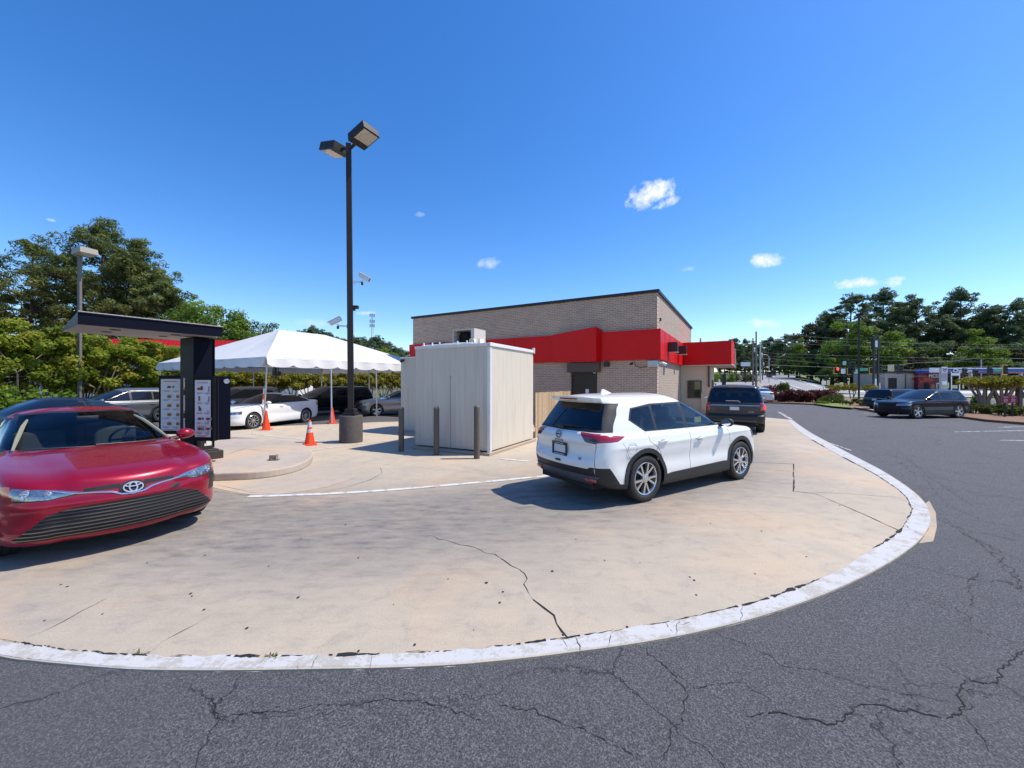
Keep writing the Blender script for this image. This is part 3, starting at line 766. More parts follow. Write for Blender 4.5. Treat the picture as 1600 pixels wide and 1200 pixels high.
SEDAN=dict(sculpt=lambda v:sculpt_sedan(v),xm=-.32,ax=(1.48,-1.345),wr=.335,tw=.215,yo=.905,arch=.375,belt=.98,
 rings=[(.24,2.10,.21,.76,.26,-2.15,(.4,.4,.10),(.35,.35,.08)),
  (.185,2.30,.185,.85,.26,-2.33,(.45,.40,.12),(.4,.35,.09)),
  (.20,2.36,.20,.885,.30,-2.38,(.45,.40,.12),(.4,.35,.09)),
  (.30,2.42,.30,.912,.38,-2.42,(.42,.36,.11),(.4,.36,.09)),
  (.45,2.44,.50,.920,.55,-2.45,(.42,.36,.11),(.4,.36,.09)),
  (.61,2.435,.68,.918,.75,-2.445,(.42,.36,.11),(.4,.36,.09)),
  (.725,2.41,.80,.915,.93,-2.43,(.44,.35,.11),(.40,.34,.09)),
  (.795,2.36,.875,.905,1.02,-2.415,(.46,.33,.11),(.40,.30,.08)),
  (.845,2.22,.92,.888,1.06,-2.37,(.46,.29,.11),(.38,.28,.08)),
  (.905,1.86,.95,.862,1.085,-2.25,(.42,.26,.13),(.32,.25,.08)),
  (.958,1.42,.968,.840,1.10,-2.10,(.34,.21,.16),(.28,.2,.08)),
  (1.000,1.05,.980,.822,1.11,-1.95,(.22,.14,.18),(.22,.15,.10)),
  (1.12,.76,1.09,.775,1.20,-1.68,(.20,.13,.18),(.22,.15,.12)),
  (1.27,.43,1.22,.710,1.32,-1.30,(.19,.13,.17),(.22,.15,.12)),
  (1.385,.12,1.335,.645,1.405,-.92,(.18,.14,.15),(.22,.16,.12)),
  (1.425,-.02,1.385,.575,1.43,-.75,(.16,.15,.10),(.2,.16,.10)),
  (1.440,-.10,1.420,.44,1.440,-.62,(.12,.14,.06),(.15,.14,.06)),
  (1.447,-.16,1.443,.20,1.446,-.5,(.08,.08,.02),(.1,.08,.02)),
  (1.448,-.18,1.448,.004,1.448,-.46,(.002,.002,0),(.002,.002,0),0,0)],
 mirror=[(.80,.985)],handles=[(.10,.86),(-.95,.88)],plate_r=(.62,),
 cuts=[
  dict(p='s',name='window_trim',m='black',polys=[[(1.02,.99),(-1.60,1.02),(-1.68,1.06),(-1.0,1.315),(-.1,1.335),(.22,1.29)]],zmin=.97),
  dict(p='s',name='window',m='glass',src=['window_trim'],each=True,polys=[[(.86,1.015),(-.12,1.015),(-.12,1.305),(.0,1.31),(.22,1.265)],[(-.19,1.015),(-1.02,1.03),(-1.08,1.26),(-.95,1.295),(-.19,1.308)],[(-1.10,1.04),(-1.48,1.055),(-1.16,1.245)]]),
  dict(p='f',name='windscreen_frame',m='black',centre=True,zmin=1.0,xmin=-.3,xmax=1.05,nmin=.0,polys=[[(-.80,.985),(.80,.985),(.585,1.375),(.3,1.405),(-.3,1.405),(-.585,1.375)]]),
  dict(p='f',name='windscreen',m='wind',centre=True,src=['windscreen_frame'],xmin=-.3,nmin=.0,polys=[[(-.755,1.005),(.755,1.005),(.56,1.36),(.3,1.385),(-.3,1.385),(-.56,1.36)]]),
  dict(p='r',name='rear_window',m='rglass',centre=True,zmin=1.11,nmin=.15,polys=[[(-.70,1.13),(.70,1.13),(.57,1.385),(-.57,1.385)]]),
  dict(p='r',name='taillight',m='red',polys=[[(.50,.97),(.55,.83),(.95,.80),(.95,.99)]],merge=False),
  dict(p='s',name='taillight',m='red',nmin=.12,ymin=.70,polys=[[(-2.5,.82),(-2.12,.90),(-2.10,.97),(-2.5,.99)]]),
  dict(p='s',name='door',m='paint',each=True,polys=[[(.97,.30),(-.15,.30),(-.15,1.03),(1.0,1.03)],[(-.157,.30),(-.93,.30),(-1.02,.62),(-1.25,.80),(-1.30,1.05),(-.157,1.05)]],zmax=1.03),
 ])
def sstep(a,b,x): t=min(1,max(0,(x-a)/(b-a))); return t*t*(3-2*t)
def sculpt_sedan(v):
    x,y,z=v.co; ay=abs(y)
    if x>1.05 and z>.66 and ay<.86:     # raised hood centre with two creases, dropping towards the nose
        k=sstep(1.10,1.30,x)*(1-sstep(2.25,2.42,x)); e=.40+.14*(2.4-x)/1.4
        v.co.z+=k*(.020*(1-sstep(e,e+.055,ay))-.010*sstep(e,e+.05,ay)*(1-sstep(.62,.80,ay)))
    if ay>.70 and .28<z<.95 and -1.0<x<1.05:
        v.co.y*=1-.022*math.exp(-((z-.55)/.10)**2)+.008*math.exp(-((z-.80)/.022)**2)
    if x>1.9 and z<.70:                 # cheeks beside the grille
        v.co.x-=.030*sstep(.66,.76,ay)*(1-sstep(.84,.92,ay))*math.exp(-((z-.45)/.12)**2); v.co.x+=.018*math.exp(-((z-.585)/.028)**2)
def sculpt_suv(v):
    x,y,z=v.co; ay=abs(y)
    if ay>.70 and .40<z<1.02 and -2.1<x<2.0:
        q=sstep(-2.1,-1.7,x)*(1-sstep(1.6,2.0,x))
        v.co.y*=1+q*(-.024*math.exp(-((z-.62)/.12)**2)+.012*math.exp(-((z-.905-.02*x)/.026)**2))
    if x<-1.9 and ay<.95:               # tailgate: ledge under the lamps, hollow round the plate
        v.co.x+=.045*math.exp(-((z-.77)/.085)**2)*(1-sstep(.62,.78,ay)); v.co.x-=.022*math.exp(-((z-.955)/.040)**2)*(1-sstep(.70,.9,ay))
CAMF=[ # front-end detail of the nearest sedan
  dict(p='f',name='grille',m='under',centre=False,merge=True,mode='in',d=.045,polys=[[(-.001,.255),(.76,.255),(.80,.285),(.60,.50),(.42,.55),(-.001,.56)]]),
  dict(p='f',name='grille_bar',m='gbar',src=['grille'],merge=True,mode='out',d=.006,polys=[[(-.01,z),(.9,z),(.9,z+.012),(-.01,z+.012)] for z in (.275,.311,.347,.383,.419,.455,.491,.524)]),
  dict(p='s',name='headlight',m='lampd',nmin=.0,ymin=.78,polys=[[(1.93,.775),(2.1,.705),(2.6,.675),(2.6,.775),(2.06,.795)]]),
  dict(p='f',name='headlight',m='lampd',polys=[[(.36,.690),(.58,.652),(.80,.668),(.80,.782),(.58,.745)]],nmin=.05),
  dict(p='f',name='lamp_outline',m='black',polys=[[(.36,.690),(.36,.683),(.58,.640),(.80,.656),(.80,.668),(.58,.652)][0:3]+[(.58,.652)],[(.58,.640),(.80,.656),(.80,.668),(.58,.652)]]),
  dict(p='f',name='upper_grille',m='under',mode='in',d=.02,polys=[[(.08,.682),(.36,.690),(.36,.722),(.10,.732)]]),
  dict(p='s',name='turn_signal',m='amber',src=['headlight'],nmin=.0,ymin=.80,polys=[[(1.90,.80),(1.90,.70),(2.15,.70),(2.12,.80)]]),
  dict(p='f',name='bare_patch',m='black',only=1,label='black patch of bumper corner where the red paint is gone',polys=[[(.72,.60),(.93,.565),(.93,.668),(.77,.652)]]),
  dict(p='f',name='bare_patch',m='black',only=1,label='small patch of bare plastic beside the emblem',polys=[[(.30,.575),(.41,.585),(.44,.635),(.36,.62)]]),
  dict(p='s',name='bare_patch',m='black',only=1,label='scraped black bumper corner',polys=[[(1.98,.45),(2.5,.45),(2.5,.645),(2.05,.67)]],nmin=.0,ymin=.74),
 ]
SUV=dict(sculpt=lambda v:sculpt_suv(v),xm=-.8,ax=(1.40,-1.305),wr=.365,tw=.235,yo=.91,arch=.405,belt=1.06,
 rings=[(.26,2.0,.24,.76,.30,-2.05,(.35,.35,.1),(.3,.3,.05)),
  (.23,2.20,.225,.87,.33,-2.20,(.40,.38,.12),(.32,.30,.06)),
  (.26,2.25,.24,.895,.37,-2.245,(.40,.38,.12),(.32,.30,.06)),
  (.38,2.31,.38,.915,.48,-2.29,(.42,.38,.12),(.32,.30,.06)),
  (.55,2.33,.57,.921,.62,-2.325,(.44,.38,.12),(.32,.28,.06)),
  (.74,2.31,.78,.920,.76,-2.315,(.46,.38,.12),(.32,.28,.06)),
  (.88,2.26,.92,.917,.885,-2.285,(.48,.36,.12),(.32,.27,.06)),
  (.95,2.15,.99,.906,.93,-2.285,(.46,.33,.12),(.32,.27,.06)),
  (1.00,1.85,1.025,.89,1.01,-2.30,(.40,.28,.13),(.34,.27,.06)),
  (1.045,1.45,1.045,.870,1.075,-2.28,(.33,.22,.15),(.36,.25,.06)),
  (1.085,1.08,1.062,.852,1.105,-2.245,(.22,.15,.17),(.36,.22,.06)),
  (1.20,.84,1.17,.820,1.22,-2.17,(.20,.14,.17),(.34,.20,.07)),
  (1.36,.50,1.33,.765,1.37,-2.07,(.19,.14,.16),(.32,.18,.07)),
  (1.51,.16,1.475,.715,1.51,-1.97,(.18,.14,.14),(.30,.17,.07)),
  (1.585,-.02,1.545,.675,1.575,-1.92,(.16,.15,.12),(.26,.16,.07)),
  (1.625,-.14,1.595,.600,1.615,-1.86,(.15,.15,.10),(.22,.16,.06)),
  (1.650,-.25,1.635,.46,1.64,-1.75,(.12,.15,.06),(.2,.15,.05)),
  (1.668,-.36,1.663,.22,1.655,-1.6,(.1,.1,.02),(.12,.1,.02)),
  (1.670,-.4,1.670,.004,1.658,-1.55,(.002,.002,0),(.002,.002,0),0,0)],
 mirror=[(.80,1.075)],handles=[(.04,.90),(-.93,.92)],plate_r=(.80,),
 cuts=[
  dict(p='s',name='window_trim',m='black',zmin=1.05,polys=[[(1.02,1.075),(-1.26,1.085),(-1.56,1.27),(-1.46,1.45),(-1.0,1.51),(-.05,1.525),(.22,1.44)]]),
  dict(p='s',name='window',m='glass',src=['window_trim'],each=True,polys=[[(.88,1.095),(-.17,1.095),(-.17,1.495),(-.04,1.50),(.20,1.42)],[(-.25,1.095),(-.97,1.105),(-.97,1.485),(-.25,1.495)],[(-1.03,1.105),(-1.24,1.108),(-1.52,1.275),(-1.43,1.435),(-1.03,1.478)]]),
  dict(p='f',name='windscreen',m='wind',centre=True,zmin=1.08,nmin=.2,polys=[[(-.78,1.10),(.78,1.10),(.60,1.56),(-.60,1.56)]]),
  dict(p='r',name='rear_frame',m='black',centre=True,zmin=1.09,nmin=.1,polys=[[(-.80,1.105),(.80,1.105),(.72,1.36),(.66,1.53),(-.66,1.53),(-.72,1.36)]]),
  dict(p='r',name='rear_window',m='rglass',centre=True,src=['rear_frame'],nmin=.1,polys=[[(-.72,1.14),(.72,1.14),(.57,1.515),(-.57,1.515)]]),
  dict(p='s',name='taillight',m='red',nmin=.05,ymin=.72,polys=[[(-2.5,.945),(-1.90,.975),(-1.72,1.045),(-2.0,1.072),(-2.5,1.088)]]),
  dict(p='r',name='taillight',m='red',polys=[[(.42,1.10),(.56,.963),(.74,.945),(.74,1.088)]],nmin=.2),
  dict(p='r',name='taillight_base',m='smoke',src=['taillight'],polys=[[(.45,1.03),(.585,.94),(.80,.94),(.72,1.02)]]),
  dict(p='s',name='bumper',m='black',nmin=.0,ymin=.70,polys=[[(-2.5,.2),(-1.86,.2),(-1.86,.35),(-2.06,.60),(-2.5,.60)],[(-1.861,.2),(-1.60,.2),(-1.62,.31),(-1.861,.35)]]),
  dict(p='r',name='bumper',m='black',merge=True,polys=[[(-.001,.2),(.72,.2),(.72,.57),(-.001,.57)],[(.60,.569),(.72,.569),(.72,.602),(.66,.602)]],nmin=.05),
  dict(p='r',name='bumper_skid',m='grey',centre=True,src=['bumper'],mode='out',d=.012,polys=[[(-.62,.34),(.62,.34),(.78,.47),(-.78,.47)]],nmin=.05),
  dict(p='s',name='wheel_arch_trim',m='black',mode='out',d=.012,each=True,polys=[circle(1.40,.365,.475,30),circle(-1.305,.365,.475,30)],zmax=1.0),
  dict(p='s',name='sill_cladding',m='black',polys=[[(-1.0,.2),(1.1,.2),(1.1,.40),(.8,.43),(-.7,.40),(-1.0,.36)]],mode='out',d=.012),
  dict(p='s',name='seam',m='seam',polys=strip([(-1.55,.55),(-1.66,.70),(-1.80,.95)],.006)),
  dict(p='s',name='seam',m='seam',polys=strip([(1.04,.45),(1.03,.75),(.98,.95),(.90,1.05)],.007)+strip([(-.205,.40),(-.205,1.08)],.008)+strip([(-.86,.40),(-.90,.62),(-1.03,.82),(-1.22,.93),(-1.27,1.07)],.007)),
  dict(p='s',name='door',m='paint',each=True,polys=[[(1.03,.38),(-.20,.38),(-.20,1.09),(.9,1.09),(1.03,.75)],[(-.21,.38),(-.86,.38),(-.90,.62),(-1.03,.82),(-1.22,.93),(-1.27,1.09),(-.21,1.09)]],zmax=1.10),
  dict(p='r',name='seam',m='seam',polys=strip([(.74,.60),(.72,.80),(.735,.95)],.007)),
 ])
SUVF=[dict(p='f',name='grille',m='under',merge=True,mode='in',d=.03,polys=[[(-.001,.55),(.34,.55),(.42,.86),(-.001,.86)]]),
 dict(p='f',name='lower_grille',m='under',merge=True,mode='in',d=.03,polys=[[(-.001,.30),(.58,.30),(.52,.45),(-.001,.45)]]),
 dict(p='f',name='headlight',m='lamp',polys=[[(.46,.74),(.95,.78),(.95,.93),(.46,.87)]]),
 dict(p='f',name='front_bumper_trim',m='black',merge=True,polys=[[(-.001,.2),(.95,.2),(.95,.30),(-.001,.30)]])]
SEDF=[dict(p='f',name='grille',m='under',merge=True,mode='in',d=.03,polys=[[(-.001,.56),(.40,.57),(.44,.67),(-.001,.68)]]),
 dict(p='f',name='lower_grille',m='under',merge=True,mode='in',d=.03,polys=[[(-.001,.26),(.60,.26),(.52,.40),(-.001,.40)]]),
 dict(p='f',name='headlight',m='lamp',polys=[[(.44,.60),(.95,.64),(.95,.765),(.62,.725),(.44,.68)]])]
BIG=dict(xm=-.6,ax=(1.62,-1.45),wr=.40,tw=.27,yo=.985,arch=.46,belt=1.07,
 rings=[(.40,2.3,.38,.82,.42,-2.3,(.3,.3,.08),(.2,.2,.04)),
  (.38,2.50,.36,.955,.42,-2.57,(.35,.3,.10),(.22,.2,.05)),
  (.50,2.58,.50,.985,.50,-2.63,(.36,.3,.10),(.22,.2,.05)),
  (.66,2.60,.68,1.0,.66,-2.64,(.36,.3,.10),(.22,.2,.05)),
  (.69,2.60,.72,1.0,.685,-2.60,(.36,.3,.10),(.22,.2,.05)),
  (.90,2.58,.90,1.0,.86,-2.585,(.36,.3,.10),(.20,.2,.05)),
  (1.02,2.52,1.02,.992,1.00,-2.57,(.36,.28,.10),(.20,.18,.05)),
  (1.08,2.3,1.07,.98,1.06,-2.56,(.36,.26,.10),(.20,.18,.05)),
  (1.12,1.8,1.09,.968,1.09,-2.55,(.3,.22,.12),(.20,.18,.05)),
  (1.16,1.35,1.105,.958,1.12,-2.535,(.2,.15,.14),(.20,.18,.05)),
  (1.30,1.08,1.26,.925,1.28,-2.48,(.2,.14,.14),(.20,.16,.05)),
  (1.48,.72,1.45,.875,1.47,-2.40,(.2,.14,.14),(.20,.16,.05)),
  (1.63,.42,1.61,.825,1.62,-2.32,(.2,.14,.12),(.18,.16,.05)),
  (1.70,.25,1.68,.775,1.69,-2.27,(.18,.14,.10),(.18,.16,.05)),
  (1.745,.10,1.73,.66,1.735,-2.18,(.15,.15,.08),(.16,.16,.04)),
  (1.77,-.05,1.765,.4,1.765,-2.05,(.12,.15,.04),(.12,.15,.03)),
  (1.775,-.1,1.775,.004,1.77,-2.0,(.002,.002,0),(.002,.002,0),0,0)],
 mirror=[(1.0,1.14)],handles=[(.25,1.0),(-.80,1.0)],plate_r=(.915,),
 cuts=[
  dict(p='s',name='window_trim',m='black',zmin=1.09,polys=[[(1.25,1.13),(-2.30,1.14),(-2.15,1.60),(.30,1.62),(.55,1.52)]]),
  dict(p='s',name='window',m='glass',src=['window_trim'],each=True,polys=[[(1.1,1.16),(.05,1.16),(.05,1.59),(.30,1.59),(.54,1.48)],[(-.03,1.16),(-.95,1.16),(-.95,1.585),(-.03,1.59)],[(-1.05,1.165),(-2.2,1.17),(-2.1,1.57),(-1.05,1.585)]]),
  dict(p='f',name='windscreen',m='wind',centre=True,zmin=1.14,nmin=.2,polys=[[(-.88,1.17),(.88,1.17),(.74,1.66),(-.74,1.66)]]),
  dict(p='r',name='rear_window',m='rglass',centre=True,zmin=1.09,nmin=.1,polys=[[(-.90,1.13),(.90,1.13),(.875,1.30),(.74,1.665),(-.74,1.665),(-.875,1.30)]]),
  dict(p='r',name='taillight',m='red',nmin=.1,polys=[[(.80,.83),(1.02,.83),(1.02,1.16),(.86,1.16)]]),
  dict(p='s',name='taillight',m='red',nmin=.12,ymin=.70,polys=[[(-2.7,.83),(-2.42,.86),(-2.42,1.14),(-2.7,1.16)]]),
  dict(p='r',name='chrome_strip',m='strip',centre=True,mode='out',d=.012,polys=[[(-.79,1.005),(.79,1.005),(.79,1.045),(-.79,1.045)]]),
  dict(p='r',name='bumper',m='black',merge=True,polys=[[(-.001,.3),(1.02,.3),(1.02,.70),(-.001,.70)]],nmin=.03),
  dict(p='s',name='bumper',m='black',nmin=.05,ymin=.70,polys=[[(-2.7,.3),(-1.9,.3),(-1.95,.50),(-2.05,.70),(-2.7,.70)]]),
  dict(p='r',name='bumper_bar',m='grey',centre=True,src=['bumper'],mode='out',d=.01,polys=[[(-.7,.44),(.7,.44),(.7,.50),(-.7,.50)]]),
  dict(p='s',name='sill_cladding',m='black',polys=[[(-1.1,.3),(1.3,.3),(1.3,.50),(-1.1,.50)]]),
  dict(p='s',name='door',m='paint',each=True,polys=[[(1.2,.50),(.02,.50),(.02,1.13),(1.2,1.13)],[(.01,.50),(-.95,.50),(-1.0,1.13),(.01,1.13)]],zmax=1.12),
 ])
BIGF=[dict(p='f',name='grille',m='dchrome',merge=True,polys=[[(-.001,.72),(.55,.72),(.55,1.0),(-.001,1.0)]]),
 dict(p='f',name='headlight',m='lamp',polys=[[(.60,.80),(1.02,.80),(1.02,1.0),(.60,1.0)]])]
def with_cuts(sp,extra,drop=()):
    q=dict(sp); q['cuts']=list(extra)+[c for c in sp['cuts'] if c['name'] not in drop]; return q
def interior(root,belt,xd,ys,roof,rows,dashx):
    m=MB()
    for i,x in enumerate(rows):
        for y in ((ys,-ys) if i==0 else (ys,0,-ys)):
            w=.50 if i==0 else .42
            m.box((x+.10,y,belt-.45),(.52,w,.16)); m.box((x-.20,y,belt-.14),(.16,w*.95,.60),0,None)
            m.box((x-.24,y,belt+.25),(.10,.26,.18)); 
    s=m.build('seats',M_seat,root,True,.05,3)
    d=MB(); d.prism([(-.74,0),(.74,0),(.74,.55),(-.74,.55)],belt-.30,belt-.03,0,T(dashx-.30,0,0)@RZ(R(-90))@T(0,0,0))
    d.build('dashboard',mat('dash_vinyl',(.03,.03,.032),.6,0,.15,10,.2,150),root,True,.05,3)
    w=MB(); MX=T(dashx-.55,ys,belt+.02)@Matrix.Rotation(R(-62),4,'Y')
    ring=[(.185*math.cos(t),.185*math.sin(t),0) for t in [2*math.pi*i/28 for i in range(29)]]
    w.tube(ring,.016,8,0,MX); w.box((0,0,-.02),(.10,.12,.04),0,MX); w.box((0,.10,-.01),(.03,.16,.015),0,MX); w.box((0,-.10,-.01),(.03,.16,.015),0,MX)
    w.build('steering_wheel',M_black,root,True)
    fl=MB(); fl.box(((rows[-1]+dashx)/2-.1,0,.34),(dashx-rows[-1]+.8,1.5,.06)); fl.build('cabin_floor',M_cab,root)
    k=MB(); k.box((dashx-.72,0,roof-.13),(.03,.22,.065)); k.build('rear_view_mirror',M_black,root,True,.012)
# ---- nearest red sedan
P_red=paint('paint_red',(.25,.001,.018),.3,.28,.6,.3)
P_white=paint('paint_white',(.73,.72,.675),.0,.35,.8)
cs=gp
def car_at(u,v,dx,dy,z=0.0):
    p=gp(u,v,z); return (p.x+dx,p.y+dy,z)
cam_spec=with_cuts(SEDAN,CAMF)
RED_LOC=(-6.27,5.80,0); RED_HEAD=-34.0
def emblem_oval(root,c,x,y,rx,ry,w,mm,name='emblem',extra=None):
    Mx=frame(c,x,y); m=MB()
    def ov(a,b,cx=0,cy=0,r=w): m.tube([(cx+a*math.cos(t),cy+b*math.sin(t),.004) for t in [2*math.pi*i/26 for i in range(27)]],r,6,0,Mx,False)
    ov(rx,ry)
    if extra=='ovals': ov(rx*.40,ry*.93); ov(rx*.80,ry*.38,0,ry*.52)
    if extra=='bar': m.box((0,0,.006),(rx*2.3,ry*.36,.012),0,Mx)
    return m.build(name,mm,root,True)
def red_sedan():
    root,s=build_car(cam_spec,'parked_sedan','red sedan with scuffed front bumper pulling forward beside the menu board','car',RED_LOC,RED_HEAD,P_red,None,24,5,'clear','v5')
    root.name='red_sedan'
    interior(root,.98,.9,.37,1.44,[-.05,-1.0],1.0)
    for sg in(1,-1):
        t=MB(); t.tube([(.93,.700*sg,1.01),(.64,.640*sg,1.125),(.32,.570*sg,1.245),(.10,.515*sg,1.31)],[.012,.022,.022,.012],6); t.build('pillar_trim',mat('pillar_cream',(.22,.215,.155),.8,0,.05,6),root,True)
    h,n=s['front'](0,.675)
    up=Vector((-.35,0,1))
    b=MB(); Mx=frame((h.x+.004,0,.675),(0,1,0),up); b.add([(.105*math.cos(t),.075*math.sin(t),.0) for t in [2*math.pi*i/24 for i in range(24)]],[tuple(range(24))],0,Mx); b.build('emblem_base',M_under,root)
    emblem_oval(root,(h.x+.012,0,.675),(0,1,0),up,.078,.052,.008,mat('emblem_satin',(.62,.62,.63),.3,.8),'emblem','ovals')
    for sg in(1,-1):
        pts=[]
        for y,z in ((.60,.745),(.42,.688),(.26,.672),(.16,.655),(.09,.622),(0,.610)):
            q,_=s['front'](y*sg,z); pts.append((q.x+.003,y*sg,z))
        t=MB(); t.tube(pts,[.004,.007,.008,.010,.011,.011],8); t.build('chrome_trim',M_chrome,root,True)
        for y,z,r in (.71,.722,.046),(.575,.704,.038):
            q,nn=s['front'](y*sg,z)
            l=MB(); l.lathe([(r*.98,.012),(r,.0),(r*.75,-.006),(r*.5,.004),(.001,.010)],20,0,frame((q.x-.004,y*sg,z),(0,1,0),(0,0,1))); l.build('lamp_lens',M_chrome,root,True)
    # wipers, hood seam, torn corner
    for x0,y0,y1 in ((1.08,.55,-.05),(1.06,-.05,-.62)):
        t=MB(); pts=[(x0-.02-.18*((y0-(y0-y1)*k/6)/.75)**2,y0-(y0-y1)*k/6,.985+.02*k/6) for k in range(7)]
        t.tube([(a,b,c+.012) for a,b,c in pts],.009,6); t.build('wiper',M_black,root,True)
    t=MB(); c=(1.99,-.905,.30)
    for i in range(5):
        a=i*.5; t.box((c[0]+.03*math.sin(i*2.1),c[1]-.012,c[2]+.035*i),(.10+.02*math.cos(i*3),.014,.045),0,T(*c)@Matrix.Rotation(.2*math.sin(i*1.7),4,'Y')@T(-c[0],-c[1],-c[2]))
    o=t.build('torn_bumper_edge',mat('raw_plastic',(.50,.42,.42),.7,0,.25,12),root,True,.008); o['label']='torn pale edge of the bumper by the front wheel'
    return root
red=red_sedan(); red.scale=(1.02,1.03,1.03)
# ---- white crossover
RW_LOC=(2.71,7.60,0); RW_HEAD=32.0
def white_suv():
    sp=dict(SUV); sp['cuts']=SUVF+SUV['cuts']; sp['mirror_mat']=M_black
    root,s=build_car(sp,'white_crossover','white crossover driving away with black lower bumper, silver wheels and roof antenna fin','car',RW_LOC,RW_HEAD,P_white,None,24,5,'clear','v5')
    interior(root,1.08,.9,.37,1.66,[0.0,-.92],1.02)
    # roof spoiler with brake light, antenna fin
    m=MB(); top=[(-1.72,.48),(-1.93,.545),(-2.08,.52),(-2.13,.30),(-2.135,0),(-2.13,-.30),(-2.08,-.52),(-1.93,-.545),(-1.72,-.48)]
    n=len(top); vs=[(x,y,1.628-.03*(abs(y)/.6)**2+(.012 if x<-2 else .010)) for x,y in top]+[(x+(.05 if x<-1.9 else 0),y*.97,1.565-.03*(abs(y)/.6)**2) for x,y in top]
    m.add(vs,[tuple(range(n)),tuple(range(2*n-1,n-1,-1))]+[(i,n+i,n+(i+1)%n,(i+1)%n) for i in range(n)])
    sp_=m.build('roof_spoiler',P_white,root,True,.008)
    b=MB(); b.box((-2.105,0,1.592),(.03,.42,.018)); b.build('brake_light',M_redlens,sp_)
    a=MB(); a.add([(-1.30,0,1.735),(-1.13,.028,1.655),(-1.13,-.028,1.655),(-1.40,.03,1.655),(-1.40,-.03,1.655),(-1.36,0,1.735),(-1.10,0,1.66)],[(0,6,1),(0,2,6),(0,1,3,5),(0,5,4,2),(5,3,4)]); a.build('antenna',P_white,root)
    # emblem, letters, plate frame, badge, wiper
    h,_=s['rear'](0,1.035); c=(h.x-.012,0,1.030)
    emblem_oval(root,c,(0,-1,0),(.12,0,1),.058,.056,.008,M_dchrome,'emblem','bar')
    h,_=s['rear'](0,.935); text_mesh('R O G U E',.046,.004,'model_letters',M_dchrome,root,frame((h.x-.008,0,.940),(0,-1,0),(0,0,1)),.002)
    text_mesh('NISSAN',.020,.002,'maker_letters',M_print,root,frame((c[0]-.013,0,1.031),(0,-1,0),(0,0,1)))
    h,_=s['rear'](-.46,.70); text_mesh('SV',.055,.004,'trim_badge',M_dchrome,root,frame((h.x-.006,-.46,.70),(.10,-1,0),(0,0,1)),.001)
    h,_=s['rear'](0,.80); Mx=frame((h.x-.030,0,.80),(0,-1,0),(0,0,1)); f=MB()
    for cx,cy,w,hh in ((0,.085,.36,.034),(0,-.085,.36,.034),(.167,0,.024,.15),(-.167,0,.024,.15)): f.box((cx,cy,0),(w,hh,.016),0,Mx)
    for k in range(7):
        f.box((-.10+k*.033,.084,.009),(.020,.012,.004),1,Mx); f.box((-.11+k*.036,-.085,.009),(.022,.014,.004),1,Mx)
    f.build('plate_frame',[M_print,M_plate],root)
    h,_=s['rear'](0,.62); f=MB(); f.box((h.x-.004,0,.625),(.03,.12,.03)); f.build('tailgate_latch',M_black,root,True,.006)
    for sg in(1,-1):
        h,n=s['rear'](.64*sg,.40); Mx=frame((h.x-.016,.64*sg,.40),(-.22*sg,-1,0),(0,0,1)); f=MB(); f.box((0,0,0),(.20,.05,.02),0,Mx); f.build('reflector',M_redlens,root,True,.01)
    w=MB()
    pts=[(s['rear'](y,z)[0].x-.02,y,z) for y,z in ((.03,1.15),(-.06,1.165),(-.20,1.175),(-.36,1.172))]
    w.tube(pts,[.026,.018,.013,.008],8); w.box((pts[0][0]-.01,.02,1.145),(.05,.16,.045)); w.build('rear_wiper',M_black,root,True)
    f=MB(); h,_=s['side'](-1.62,.86,-1); f.tube([(-1.62+.095*math.cos(t),h.y-.001,.86+.085*math.sin(t)) for t in [2*math.pi*i/24 for i in range(25)]],.003,4,0,None,False); f.build('fuel_flap',mat('gap_grey',(.35,.36,.36),.6),root)
    f=MB(); f.box((.48,-.60,1.17),(.20,.01,.10)); f.build('paper_sheet',mat('paper_yellow',(.62,.60,.20),.8),root)
    return root
white=white_suv()
